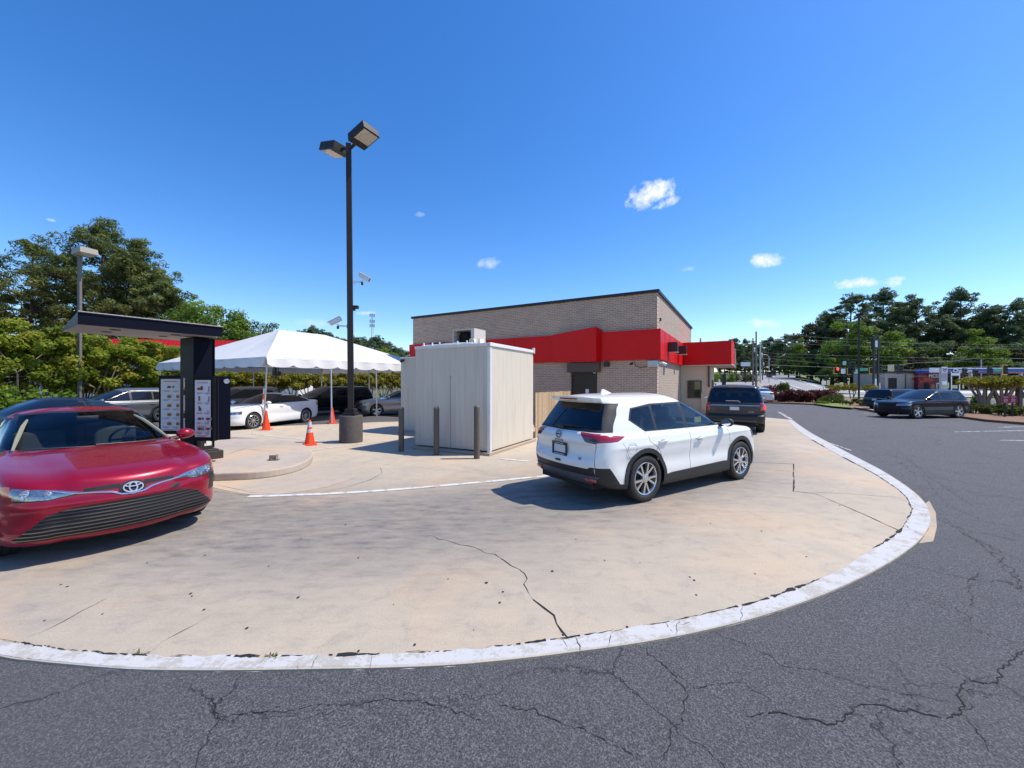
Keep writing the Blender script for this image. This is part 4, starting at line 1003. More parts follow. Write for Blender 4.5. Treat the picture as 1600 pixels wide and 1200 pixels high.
# ---- other vehicles
P_brown=paint('paint_brown',(.050,.034,.028),.2,.35,.5,.2); P_navy=paint('paint_navy',(.005,.008,.020),.0,.3,.3,.1)
P_grey=paint('paint_grey',(.17,.175,.18),.6,.3); P_silver=paint('paint_silver',(.32,.29,.26),.6,.3); P_black=paint('paint_black',(.003,.004,.007),.0,.3,.3,.1)
P_slate=paint('paint_slate',(.16,.17,.21),.6,.3); P_teal=paint('paint_teal',(.10,.20,.26),.5,.3); P_wht2=paint('paint_ivory',(.72,.73,.73),0,.3)
def queue_suv():
    q=gp(1148,679); hx=R(61)
    loc=(8.10+2.55*math.cos(hx),14.45+2.55*math.sin(hx),0)
    sp=dict(BIG); sp['cuts']=BIGF+BIG['cuts']; sp['mirror_mat']=M_black
    root,s=build_car(sp,'brown_suv','dark brown full size suv with lit brake light waiting at the drive through window','car',loc,61,P_brown,None,18,4,'clear','s6')
    interior(root,1.10,1.1,.42,1.77,[.25,-.75,-1.7],1.25)
    for sg in(1,-1):
        m=MB(); m.tube([(.2,.70*sg,1.70),(.1,.68*sg,1.80),(-1.9,.68*sg,1.81),(-2.05,.70*sg,1.72)],.018,8); m.build('roof_rail',M_black,root,True)
    m=MB(); m.box((-2.30,0,1.705),(.03,.40,.03)); m.build('brake_light',M_redlens,root)
    lamp=emit('brake_glow',(1.0,.05,.03),1.2)
    m=MB(); h,_=s['rear'](-.93,.96); m.box((h.x-.004,-.93,.95),(.03,.09,.14)); m.build('brake_lamp',lamp,root,True,.015)
    text_mesh('LIMITED',.05,.003,'trim_badge',M_chrome,root,frame((s['rear'](-.52,.80)[0].x-.006,-.52,.80),(0,-1,0),(0,0,1)))
    w=MB(); h,_=s['rear'](0,1.15); w.tube([(h.x-.03,-.18,1.14),(h.x-.03,-.12,1.19),(h.x-.02,.28,1.19)],.013,6); w.build('rear_wiper',mat('wiper_grey',(.4,.4,.42),.4),root,True)
    return root
queue_suv()
S=1.028
def place(u,Y,z=0): return at(u,Y,z)
def far_car(base,front,scale,name,label,loc,head,pm,style='s5',rimm=None,sub=3,ns=14,**k):
    sp=scale_spec(with_cuts(base,front),*scale)
    return build_car(sp,name,label,'car',loc,head,pm,None,ns,sub,'dark',style,rimm,**k)[0]
far_car(SEDAN,SEDF,(1,1,1.0),'navy_sedan','navy sedan in the queue behind the red sedan',(-12.55,10.75,0),-72,P_navy)
far_car(SUV,SUVF,(1.02,1,.98),'grey_suv','grey suv parked beneath the tall hedge behind the navy sedan',(-17.9,17.9,AZ),-113,P_grey,'s5')
far_car(SEDAN,SEDF,(.98,1,.985),'white_sedan','white sedan with dark windows parked at the near edge of the tent',(-10.85,17.55,AZ),-105,P_wht2,'s10')
far_car(SUV,SUVF,(1.08,1.05,1.0),'slate_minivan','slate grey minivan partly hidden behind the white sedan and menu board',(-14.2,20.2,AZ),-112,P_slate)
far_car(BIG,BIGF,(1.06,1,.93),'black_suv','large black suv parked under the tent past the white sedan',(-11.1,23.8,AZ),-125,P_black,'s6')
far_car(SEDAN,SEDF,(.93,.97,1.0),'silver_sedan','small silver beige sedan parked behind the lamp post',(-6.75,23.6,AZ),-152,P_silver,'s5')
far_car(SUV,SUVF,(1,1,1),'teal_suv','blue green suv mostly hidden behind the white storage box',(-6.2,28.0,AZ),-152,P_teal)
far_car(BIG,BIGF,(.90,.94,.82),'black_three_row_suv','black suv with long rear side window facing away across the right hand lot',(26.3,26.6,AZ),8,P_black,'s5')
far_car(SUV,SUVF,(.99,.98,.90),'dark_wagon','dark blue wagon with roof rails parked in front of the boxy black suv',(22.1,21.5,AZ),190,P_navy,'s5')
far_car(SEDAN,SEDF,(.95,1,.95),'white_coupe','small white car leaving past the red leaved hedge',(24.1,38.5,AZ),64,P_wht2,'s5')
# ================================================================ restaurant building
def m_brick(name,axis,c1,c2,mo):
    m,nt=newmat(name); g=NT(nt); c=g.coord('Object')
    sx=g.n('ShaderNodeSeparateXYZ'); g.l(c,sx.inputs[0]); cb=g.n('ShaderNodeCombineXYZ'); g.l(sx.outputs[axis],cb.inputs[0]); g.l(sx.outputs['Z'],cb.inputs[1])
    b=g.n('ShaderNodeTexBrick',ins={'Scale':1.0,'Mortar Size':.012,'Mortar Smooth':.3,'Bias':-.1,'Brick Width':.245,'Row Height':.0815,'Color1':(*c1,1),'Color2':(*c2,1),'Mortar':(*mo,1)})
    g.l(cb.outputs[0],b.inputs['Vector'])
    n=g.noise(c,1.1,5,.6); n2=g.noise(c,22,3,.6)
    a=g.mix(g.math('MULTIPLY',n2,.5),b.outputs['Color'],(.30,.25,.21)); a=g.mix(g.ramp(n,[(.5,0.0),(.78,.35)]),a,(.22,.19,.165))
    h=g.math('ADD',g.math('MULTIPLY',b.outputs['Fac'],-1.0),g.math('MULTIPLY',n2,.4))
    g.out(g.bsdf(a,.85,0,h,.55,.012)); return m
BA=m_brick('brick_shaded_tint','Y',(.45,.29,.20),(.31,.20,.145),(.66,.52,.40)); BB=m_brick('brick_sunlit_tint','X',(.50,.395,.31),(.44,.34,.265),(.30,.24,.19))
M_red=mat('red_panel',(.60,.003,.005),.42,0,.12,1.5,.05,4,Specular_IOR_Level=.22); M_capm=mat('dark_metal_cap',(.014,.014,.016),.45,.2)
M_bronze=mat('dark_bronze',(.045,.036,.030),.5,.2,.2,6,.05,80); M_door=mat('black_door',(.012,.012,.014),.35); M_brown=mat('brown_header',(.085,.055,.045),.6)
M_cream=mat('cream_stucco',(.60,.50,.37),.85,0,.08,3,.15,120); M_soff=mat('soffit',(.52,.47,.40),.7); M_wfr=mat('window_frame',(.06,.045,.035),.4)
M_white=mat('white_metal',(.70,.70,.68),.45,0,.05); M_galv=mat('galvanised',(.42,.43,.44),.4,.6,.15,12)
bc=(6.17,16.86,0)
B=thing('restaurant_building','tan brick restaurant building with wide red band, black roof edge and drive through canopy','building',bc,R(60))
Ht=5.70; LA=14.0; LB=13.3; d0,d1,dh=2.62,3.92,2.34
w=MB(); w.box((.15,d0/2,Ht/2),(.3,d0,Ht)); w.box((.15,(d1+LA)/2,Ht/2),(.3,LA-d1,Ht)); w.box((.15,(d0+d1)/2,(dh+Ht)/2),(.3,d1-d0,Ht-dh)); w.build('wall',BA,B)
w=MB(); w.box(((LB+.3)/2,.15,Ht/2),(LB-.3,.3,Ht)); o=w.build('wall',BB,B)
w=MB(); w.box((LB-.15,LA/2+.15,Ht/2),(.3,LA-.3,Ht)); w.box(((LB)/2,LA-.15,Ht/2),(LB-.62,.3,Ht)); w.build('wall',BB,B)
w=MB(); w.box((LB/2,LA/2,5.2),(LB-.6,LA-.6,.2)); w.build('roof',mat('roof_membrane',(.3,.3,.3),.9),B)
w=MB()
for c,s in (((.13,LA/2,Ht+.055),(.42,LA+.18,.12)),((LB/2+.17,.13,Ht+.055),(LB-.34+.1,.42,.12)),((LB-.13,LA/2+.18,Ht+.055),(.42,LA-.3,.12)),((LB/2,LA-.13,Ht+.056),(LB-.8,.42,.12))): w.box(c,s)
w.build('roof_edge',M_capm,B)
b0,b1=2.84,4.13
w=MB(); w.box((-.08,2.38/2-.16/2,(b0+b1)/2),(.155,2.38+.16,b1-b0)); w.box((-.08,(4.75+LA+.15)/2,(b0+b1)/2),(.155,LA+.15-4.75,b1-b0))
w.box((3.7,-.08,(b0+b1)/2),(7.4,.155,b1-b0))
w.add([(-.0,2.36,b0-.03),(-.52,2.50,b0-.05),(-.165,4.77,b0-.01),(-.0,4.77,b0),(-.0,2.36,b1+.10),(-.54,2.50,b1+.22),(-.165,4.77,b1+.02),(-.0,4.77,b1)],[(0,3,2,1),(4,5,6,7),(0,1,5,4),(1,2,6,5),(2,3,7,6),(3,0,4,7)])
w.build('red_band',M_red,B)
w=MB()
for y in (6.9,9.3,11.7): w.box((-.160,y,(b0+b1)/2),(.006,.012,b1-b0))
for x in (.95,2.35,4.0,5.6): w.box((x,-.160,(b0+b1)/2),(.012,.006,b1-b0))
w.build('band_joint',M_seam,B)
w=MB(); w.box((.16,(d0+d1)/2,dh/2),(.06,d1-d0-.02,dh)); dr=w.build('door',M_door,B)
w=MB(); w.box((.125,d0+.16,1.05),(.03,.05,.22)); w.build('door_handle',M_galv,dr)
w=MB(); w.box((.122,d0+.52,1.45),(.012,.16,.20)); w.build('door_notice',M_white,dr)
w=MB(); w.box((-.13,(d0+d1)/2-.05,2.555),(.255,1.55,.43)); w.build('door_awning',M_brown,B,False,.01)
w=MB(); w.box((-.06,d0+.1,2.30),(.12,.10,.03)); w.build('door_light',M_white,B)
w=MB(); w.box((-.09,2.15,2.68),(.18,.22,.22)); w.build('wall_lamp',M_black,B,False,.01)
w=MB(); w.box((-.08,.16,2.66),(.16,.42,.26)); w.build('junction_box',mat('box_grey',(.45,.46,.46),.5),B,False,.015)
w=MB(); w.tube([(-.05,.4,2.55),(-.12,.62,2.50),(-.12,.85,2.58),(-.04,.95,2.75)],.015,6); w.tube([(-.15,1.0,2.70),(-.30,1.05,2.64)],.045,8); w.build('wall_cable',M_black,B,True)
w=MB(); w.box((.10,-.10,2.70),(.10,.2,.10)); w.tube([(.10,-.18,2.70),(.16,-.34,2.62)],[.05,.06],10); w.build('flood_lamp',M_white,B,True)
w=MB()
for x,z in ((2.0,3.50),(5.35,3.60)):
    w.box((x,-.36,z),(.42,.40,.44)); 
lb=w.build('band_lamp',mat('lamp_box_brown',(.030,.010,.010),.4),B,False,.008)
w=MB()
for x,z in ((2.0,3.50),(5.35,3.60)): w.box((x,-.37,z-.235),(.44,.42,.022))
w.build('lamp_lip',M_soff,lb)
w=MB(); w.box((.62,-.03,4.62),(.13,.06,.13)); w.build('wall_vent',M_black,B)
# drive-through bump-out and its canopy
w=MB(); cy=-2.62
out=[(7.4,-.001),(7.4,cy+.0),(7.72,cy-.10),(11.4,cy-.10),(11.4,-.001)]
w.prism(out,b0+.03,b1+.06); w.build('canopy',M_red,B)
w=MB(); w.prism([(7.38,-.01),(7.38,cy-.02),(7.71,cy-.125),(11.42,cy-.125),(11.42,-.01)],b0-.02,b0+.029); w.build('canopy_soffit',M_soff,B)
w=MB(); w.box((12.2,cy+.35,3.35),(1.0,.9,1.05)); w.build('far_canopy',M_red,B)
w=MB(); w.box((12.2,cy-.13,3.35),(1.02,.06,1.10)); w.build('canopy_edge',M_cream,B)
c0,c1=7.75,10.6; wd=-1.60
w=MB(); wy0,wy1,wz0,wz1=-1.10,-.36,.95,1.98
w.box((c0+.1,(wd+wy0)/2,1.41),(.2,wy0-wd,2.82)); w.box((c0+.1,(wy1)/2,1.41),(.2,-wy1,2.82)); w.box((c0+.1,(wy0+wy1)/2,wz0/2),(.2,wy1-wy0,wz0)); w.box((c0+.1,(wy0+wy1)/2,(wz1+2.82)/2),(.2,wy1-wy0,2.82-wz1))
w.box(((c0+.2+c1)/2,wd+.1,1.41),(c1-c0-.2,.2,2.82)); w.box((c1-.1,wd/2+.1,1.41),(.2,-wd-.2,2.82)); w.build('service_bay',M_cream,B)
f=MB()
for cc,s in (((c0-.01,wy0+.03,(wz0+wz1)/2),(.10,.07,wz1-wz0)),((c0-.01,wy1-.03,(wz0+wz1)/2),(.10,.07,wz1-wz0)),((c0-.01,(wy0+wy1)/2,wz1-.03),(.10,wy1-wy0-.13,.07)),((c0-.01,(wy0+wy1)/2,wz0+.03),(.10,wy1-wy0-.13,.07))): f.box(cc,s)
fw=f.build('window',M_wfr,B); p=MB(); p.box((c0+.03,(wy0+wy1)/2,(wz0+wz1)/2),(.01,wy1-wy0-.1,wz1-wz0-.1)); p.build('pane',glassmat('bay_glass',(.25,.27,.27),1.6),fw)
w=MB(); w.box((c0-.06,wd+.12,2.2),(.09,.09,1.2)); w.box((8.7,wd-.02,1.45),(1.1,.06,1.1)); w.build('window_frame',M_wfr,B)
w=MB(); w.box((c0-.05,wd+.45,.75),(.10,.14,1.0)); w.build('pedestal',M_cream,B,False,.01)
w=MB(); w.tube([(9.2,.6,5.2),(9.2,.6,5.3)],.1,8); w.tube([(9.6,-.9,4.19),(9.6,-.9,4.62)],.055,8); w.build('vent_stack',M_galv,B)
# ================================================================ storage box, condenser, fence, bollards
def m_clad(name,ax,dirt):
    m,nt=newmat(name); g=NT(nt); c=g.coord('Object')
    sx=g.n('ShaderNodeSeparateXYZ'); g.l(c,sx.inputs[0])
    mp=g.n('ShaderNodeMapping',ins={'Scale':(9,9,.55)}); g.l(c,mp.inputs['Vector']); st=g.noise(mp.outputs['Vector'],1.0,5,.65)
    mp2=g.n('ShaderNodeMapping',ins={'Scale':(2.2,2.2,.5)}); g.l(c,mp2.inputs['Vector']); bl=g.noise(mp2.outputs['Vector'],1.2,4,.6)
    a=g.mix(g.ramp(st,[(.48,0.0),(.72,dirt)]),(.62,.555,.45),(.38,.33,.27)); a=g.mix(g.ramp(bl,[(.5,0.0),(.8,.35)]),a,(.50,.45,.38))
    low=g.ramp(g.math('ADD',sx.outputs['Z'],g.math('MULTIPLY',st,.25)),[(.05,.55),(.32,0.0)]); a=g.mix(low,a,(.40,.33,.25))
    wv=g.math('FRACT',g.math('MULTIPLY',g.math('ADD',sx.outputs['X'],sx.outputs['Y']),6.6)); groove=g.ramp(wv,[(.0,0.0),(.05,1.0),(.95,1.0),(1.0,0.0)])
    a=g.mix(g.math('MULTIPLY_ADD',groove,-.18,.18),a,(.25,.23,.21))
    g.out(g.bsdf(a,.55,0,g.math('ADD',groove,g.math('MULTIPLY',st,.3)),.45,.012)); return m
MCL=m_clad('stained_cladding',0,.42)
P0=gp(765,711.5); XR=R(63)
K=thing('storage_box','square white metal cold storage box with rust streaks behind the bollards','cold box',P0,XR)
Lx,Ly,Hz=2.72,2.42,2.80
w=MB(); w.box((Lx/2,Ly/2,.07+Hz/2),(Lx,Ly,Hz-.07)); w.build('cladding',MCL,K)
w=MB(); w.box((Lx/2,-.012,Hz+.035),(Lx+.06,.05,.085)); w.box((-.012,Ly/2+.01,Hz+.030),(.05,Ly-.03,.075)); w.box((Lx/2,Ly/2,Hz+.045),(Lx-.1,Ly-.1,.03)); w.box((Lx+.0,-.02,Hz+.06),(.05,.07,.17)); w.build('roof_edge',M_white,K)
w=MB(); w.box((-.008,1.22,1.02),(.014,.022,1.9)); w.box((-.012,1.22,2.0),(.03,.05,.06)); w.build('door_seam',M_galv,K)
w=MB(); w.box((.03,-.012,1.4),(.06,.02,Hz-.1)); w.box((-.012,.03,1.4),(.02,.06,Hz-.1)); w.build('corner_trim',M_white,K)
w=MB(); w.box((Lx/2,Ly/2,.035),(Lx+.22,Ly+.12,.07)); w.build('footing',MCK,K,False,.01)
U=thing('condenser_unit','small grey condenser unit with open black fan side on the storage box roof','condenser',tuple(T(*P0)@RZ(XR)@Vector((.72,.92,Hz+.09))),XR)
w=MB(); a,b,h=.62,.74,.50
for c,s in (((a/2,b/2,h-.02),(a,b,.04)),((a/2,b/2,.02),(a,b,.04)),((a/2,.02,h/2),(a,.04,h-.08)),((a/2,b-.02,h/2),(a,.04,h-.08)),((a-.02,b/2,h/2),(.04,b-.08,h-.08)),((.02,.075,h/2),(.035,.07,h-.08))): w.box(c,s)
w.build('housing',mat('condenser_tan',(.50,.44,.38),.5),U)
w=MB(); w.box((a/2+.1,b/2,h/2),(.2,b-.1,h-.1)); w.lathe([(.17,0),(.17,.05),(.15,.05),(.15,0)],20,0,frame((.12,.42,.26),(0,1,0),(0,0,1))); w.build('coil',M_under,U)
w=MB(); w.lathe([(.09,-.02),(.09,.05),(.06,.05),(.06,.02)],16,0,frame((-.02,.06,.13),(0,1,0),(0,0,1))); w.box((.32,-.03,.13),(.20,.06,.18)); w.build('access_cover',M_white,U,True)
Q=thing('pipe_run','white insulated pipes and roof clutter along the storage box roof edge','pipes',tuple(T(*P0)@RZ(XR)@Vector((.12,.6,Hz+.06))),XR)
w=MB(); w.tube([(0,0,.03),(.05,.5,.05),(0,1.0,.03),(.1,1.75,.03)],.03,8); w.tube([(.2,.05,.02),(.25,.9,.06),(.2,1.7,.02)],.02,8)
for y in (.15,.45,1.05,1.3,1.6): w.tube([(.0,y,-.02),(.0,y+.02,.11)],.022,6)
w.build('pipe',M_white,Q,True)
w=MB(); w.box((.5,1.35,.06),(.5,.55,.14)); w.build('dark_tray',M_under,Q)
K2=thing('rear_storage_box','rear white storage box half hidden by the front one','cold box',gp(626.5,673.5),R(61.5))
w=MB(); w.box((1.0,-1.9,1.42),(2.0,3.8,2.72)); w.build('cladding',MCL,K2)
w=MB(); w.box((1.0,-1.9,2.80),(2.05,3.85,.05)); w.build('roof_edge',M_white,K2); w=MB(); w.box((1.0,-1.9,.03),(2.1,3.9,.06)); w.build('footing',MC2,K2)
c=thing('dome_camera','small black dome camera at the corner of the rear storage box','camera',tuple(T(*K2.location)@RZ(R(61.5))@Vector((-.05,-.12,2.68))),R(61.5))
w=MB(); w.box((.02,0,.02),(.12,.10,.08)); w.lathe([(.06,0),(.055,-.04),(.03,-.065),(.001,-.07)],14,0,T(-.06,0,0)); w.build('housing',M_black,c,True); w=MB(); w.tube([(0,.0,.05),(-.05,-.3,.18),(-.08,-.45,.2)],.012,6); w.build('cable',M_white,c,True)
fp=Vector((.78,13.25,0)); FN=thing('wooden_fence','tan wooden board fence between storage box and restaurant','fence',fp,R(60))
wood=[mat('board_%s'%n,c,.8,0,.2,9,.3,40) for n,c in (('tan',(.40,.28,.16)),('pale',(.45,.33,.20)),('warm',(.36,.245,.14)))]
w=MB()
for i in range(22): w.box((.07+i*.142,random.uniform(-.004,.004),.76+random.uniform(-.012,.012)),(.136,.022,1.52),random.randrange(3))
w.build('boards',wood,FN); w=MB(); w.box((1.6,.05,.4),(3.1,.06,.09)); w.box((1.6,.05,1.2),(3.1,.06,.09)); w.build('rail',wood[2],FN)
M_boll=mat('bollard_bronze',(.115,.095,.072),.6,.1,.22,9,.1,60)
def bollard(p,h,lab):
    t=thing('bollard',lab,'bollard',p,0,'bollards guarding the storage box'); r=.074
    w=MB(); w.lathe([(r,-.02),(r,h-.02),(r*.97,h)],20); w.build('post',M_boll,t,True)
    w=MB(); w.lathe([(r*.97,h),(r*.8,h+.022),(r*.4,h+.038),(.001,h+.042)],20); w.build('cap',M_boll,t,True)
bollard(gp(627,705),1.16,'dark metal bollard standing left of the storage box corner')
bollard(gp(682,710.5),1.20,'bronze metal bollard in front of the middle of the storage box')
bollard(gp(745,716.5),1.26,'bronze metal bollard nearest the sunlit corner of the storage box')
# ================================================================ lamp posts
M_lens=mat('lamp_lens',(.55,.48,.38),.3,0,.2,14,Coat_Weight=.6); M_post=mat('post_bronze',(.028,.023,.021),.5,0,.2,5,.06,50,Specular_IOR_Level=.3)
def m_base():
    m,nt=newmat('painted_footing'); g=NT(nt); c=g.coord('Object'); n=g.noise(c,7,6,.7); n2=g.noise(c,40,3)
    mp=g.n('ShaderNodeMapping',ins={'Scale':(9,9,2.0)}); g.l(c,mp.inputs['Vector']); n3=g.noise(mp.outputs['Vector'],1.2,5,.7)
    a=g.mix(g.ramp(n,[(.3,0.0),(.7,1.0)]),(.075,.064,.056),(.10,.087,.076)); a=g.mix(g.ramp(n3,[(.66,0.0),(.70,1.0)]),a,(.42,.38,.33))
    g.out(g.bsdf(a,.75,0,n2,.3,.01)); return m
MBASE=m_base()
def head(par,c,ax,tilt,L=.74,Wd=.60,Hh=.25,top=None):
    Mx=T(*c)@RZ(ax)@Matrix.Rotation(-tilt,4,'Y')
    w=MB(); w.add([(-L/2,-Wd/2,-Hh/2),(L/2,-Wd/2,-Hh/2),(L/2,Wd/2,-Hh/2),(-L/2,Wd/2,-Hh/2),(-L/2+.02,-Wd/2+.02,Hh/2),(L/2-.02,-Wd/2+.02,Hh/2),(L/2-.02,Wd/2-.02,Hh/2),(-L/2+.02,Wd/2-.02,Hh/2)],[(0,3,2,1),(4,5,6,7),(0,1,5,4),(1,2,6,5),(2,3,7,6),(3,0,4,7)],0,Mx)
    o=w.build('lamp_head',top or M_post,par,False,.008)
    w=MB(); w.box((L*.12,0,-Hh/2-.006),(L*.62,Wd*.86,.012),0,Mx); w.build('lamp_lens',M_lens,o); return o
p=gp(548.5,690.5); LP=thing('lamp_post','tall dark bronze lamp post with two box heads on a round footing','lamp post',p,0)
w=MB(); w.lathe([(.345,-.02),(.345,.80),(.33,.83),(.001,.835)],32); w.build('footing',MBASE,LP,True)
w=MB(); w.box((0,0,.87),(.38,.38,.09)); w.box((0,0,.97),(.29,.29,.14)); w.build('base_plate',M_post,LP,False,.012)
def tilt_pole(top): return 0
w=MB(); w.add([(s*.085,t*.085,.9) for s,t in((-1,-1),(1,-1),(1,1),(-1,1))]+[(-.07+s*.075,t*.075,9.30) for s,t in((-1,-1),(1,-1),(1,1),(-1,1))],[(0,3,2,1),(4,5,6,7),(0,1,5,4),(1,2,6,5),(2,3,7,6),(3,0,4,7)],0,RZ(R(15))); w.build('pole',M_post,LP)
ax=R(-30)
w=MB(); w.tube([(-.07,0,9.12),(.16,-.10,9.25),(.40,-.24,9.36)],.045,8); w.tube([(-.07,0,9.12),(-.24,.09,9.22),(-.46,.20,9.28)],.045,8); w.build('arm',M_post,LP,True)
head(LP,(.50,-.30,9.39),ax,R(16)); head(LP,(-.64,.30,9.32),R(150),R(12))
def cctv(loc,rz,lab,s):
    t=thing('security_camera',lab,'camera',loc,rz,'cameras on the lamp post')
    w=MB(); w.tube([(-.02,0,0),(.22*s,0,.01),(.30*s,0,.06)],.022,8); w.box((-.02,0,0),(.03,.1,.12)); w.build('bracket',M_white,t,True)
    w=MB(); Mx=T(.34*s,0,.16)@Matrix.Rotation(R(28),4,'Y'); w.box((0,0,0),(.36,.13,.12),0,Mx); w.box((.03,0,.07),(.42,.15,.015),0,Mx); w.build('housing',M_white,t,False,.012)
    w=MB(); w.box((.182,0,-.005),(.01,.10,.09),0,Mx); w.build('lens',M_black,t)
    w=MB(); w.box((.27*s,0,-.04),(.06,.05,.09)); w.build('joint',M_black,t)
cctv((p.x-.12,p.y-.02,1.85+88/620*p.y),R(186),'white bullet camera low on the left side of the lamp post',1.0)
cctv((p.x+.10,p.y+.05,1.85+158/620*p.y),R(12),'white bullet camera higher on the right side of the lamp post',.8)
t=thing('junction_box','small dark box clamped to the right side of the lamp post','box',(p.x+.15,p.y,1.85+118/620*p.y)); w=MB(); w.box((0,0,0),(.16,.12,.10)); w.build('housing',M_post,t,False,.01); w=MB(); w.box((-.05,0,-.08),(.06,.06,.06)); w.build('conduit',M_post,t)
def single_lamp(name,lab,pos,h,ax,two=False,hm=None,pw=.17,pm=None):
    t=thing(name,lab,'lamp post',pos,0)
    w=MB(); w.box((0,0,h/2),(pw,pw,h)); w.build('pole',pm or M_post,t)
    w=MB(); w.box((.14*math.cos(ax),.14*math.sin(ax),h-.06),(.2,.1,.1)); w.build('arm',M_post,t)
    head(t,(.5*math.cos(ax),.5*math.sin(ax),h),ax,R(4),.85,.75,.30,hm)
    if two: head(t,(-.5*math.cos(ax),-.5*math.sin(ax),h-.05),ax+math.pi,R(4),.6,.6,.24,hm)
q=at(124.5,21.6); single_lamp('lamp_post','grey lamp post with one pale box head rising through the tall hedge',(q.x,q.y,-.1),9.0,R(-20),False,mat('pale_head',(.30,.27,.23),.5,.1),.13,mat('pole_weathered',(.15,.135,.115),.6,.1))
q=at(1342,42.5); single_lamp('lamp_post','slim black lamp post beside the green shrubs across the lot',(q.x,q.y,-.1),9.3,R(15),False,None,.13)
# ================================================================ menu board
M_navy=mat('navy_metal',(.006,.007,.015),.45,0,.12,4,Specular_IOR_Level=.05); M_navy2=mat('canopy_soffit_metal',(.40,.39,.37),.5,.1,.1,3)
MBD=thing('menu_board','black drive through menu board with two bright panels under a cantilever canopy','menu board',(0,0,0),0)
uA=Vector((.4965,.868,0)); A=Vector((-7.29,6.66,0)); Bv=Vector((-6.22,8.53,0)); cv=Vector((-2.76,2.2,0))
zt,zb=3.045,2.835
vs=[A+Vector((0,0,zb)),Bv+Vector((0,0,zb)),Bv+cv+Vector((0,0,zt-.05)),A+cv+Vector((0,0,zt-.05)),A+Vector((0,0,zt)),Bv+Vector((0,0,zt)),Bv+cv+Vector((0,0,zt)),A+cv+Vector((0,0,zt))]
w=MB(); w.add(vs,[(4,5,6,7),(0,1,5,4),(1,2,6,5),(2,3,7,6),(3,0,4,7)],0); cn=w.build('canopy',M_navy,MBD,False,.0)
iv=lambda s,t,dz=0:(A+(Bv-A)*s+cv*t)+Vector((0,0,zb+(zt-.05-zb)*t-.004+dz))
w=MB(); q=[iv(.0,.0),iv(1,.0),iv(1,1),iv(0,1)]; w.add(q+[x+Vector((0,0,.002)) for x in q],[(0,3,2,1)]); w.build('canopy_soffit',M_navy2,cn)
w=MB()
for s,t_ in ((.25,.18),(.25,.5),(.68,.18),(.68,.5)):
    c=iv(s,t_,-.006); w.lathe([(.085,0),(.075,-.006),(.001,-.006)],18,0,T(*c))
w.build('downlight',M_under,cn,True)
w=MB(); tA=A+Vector((0,0,zt)); tB=Bv+Vector((0,0,zt)); off=Vector((.868,-.4965,0))*.012
w.tube([tA+off,tB+off],.016,6); w.build('canopy_trim',mat('trim_pale',(.07,.075,.10),.5,.2),cn)
CX=Vector((-6.90,8.60,0)); vB=Vector((-.866,.5,0)); uB=Vector((.5,.866,0))
MXc=Matrix(((uB.x,vB.x,0,CX.x),(uB.y,vB.y,0,CX.y),(0,0,1,0),(0,0,0,1)))
w=MB(); w.box((.20,.33,1.62),(.40,.66,2.45),0,MXc); w.build('column',M_navy,MBD,False,.01)
w=MB(); w.box((.21,.30,.24),(.62,.86,.18),0,MXc); w.box((.2,.3,.34),(.5,.74,.06),0,MXc); w.build('base_plate',M_bronze,MBD,False,.012)
w=MB(); w.box((.20,-.012,.50),(.30,.03,.36),0,MXc); w.build('access_panel',M_black,MBD)
w=MB(); w.box((.27,-.032,.54),(.10,.012,.17),0,MXc); w.box((.20,-.030,.48),(.03,.012,.05),0,MXc); w.build('sticker',M_white,MBD)
w=MB(); w.box((.38,-.02,2.05),(.02,.02,1.55),0,MXc); w.build('column_edge',M_navy,MBD)
M_scr=mat('menu_panel_white',(.60,.61,.64),.35,0,.03,2); M_ink=mat('menu_ink',(.16,.15,.16),.6); M_inkr=mat('menu_red_ink',(.45,.05,.04),.6)
M_bun=mat('bun_orange',(.50,.22,.07),.6); M_meat=mat('meat_brown',(.12,.05,.03),.6); M_sal=mat('salad_green',(.18,.25,.05),.6); M_pink=mat('poster_pink',(.62,.48,.42),.4)
M_frame=mat('panel_frame',(.008,.008,.010),.5,0,.1,6,Specular_IOR_Level=.1)
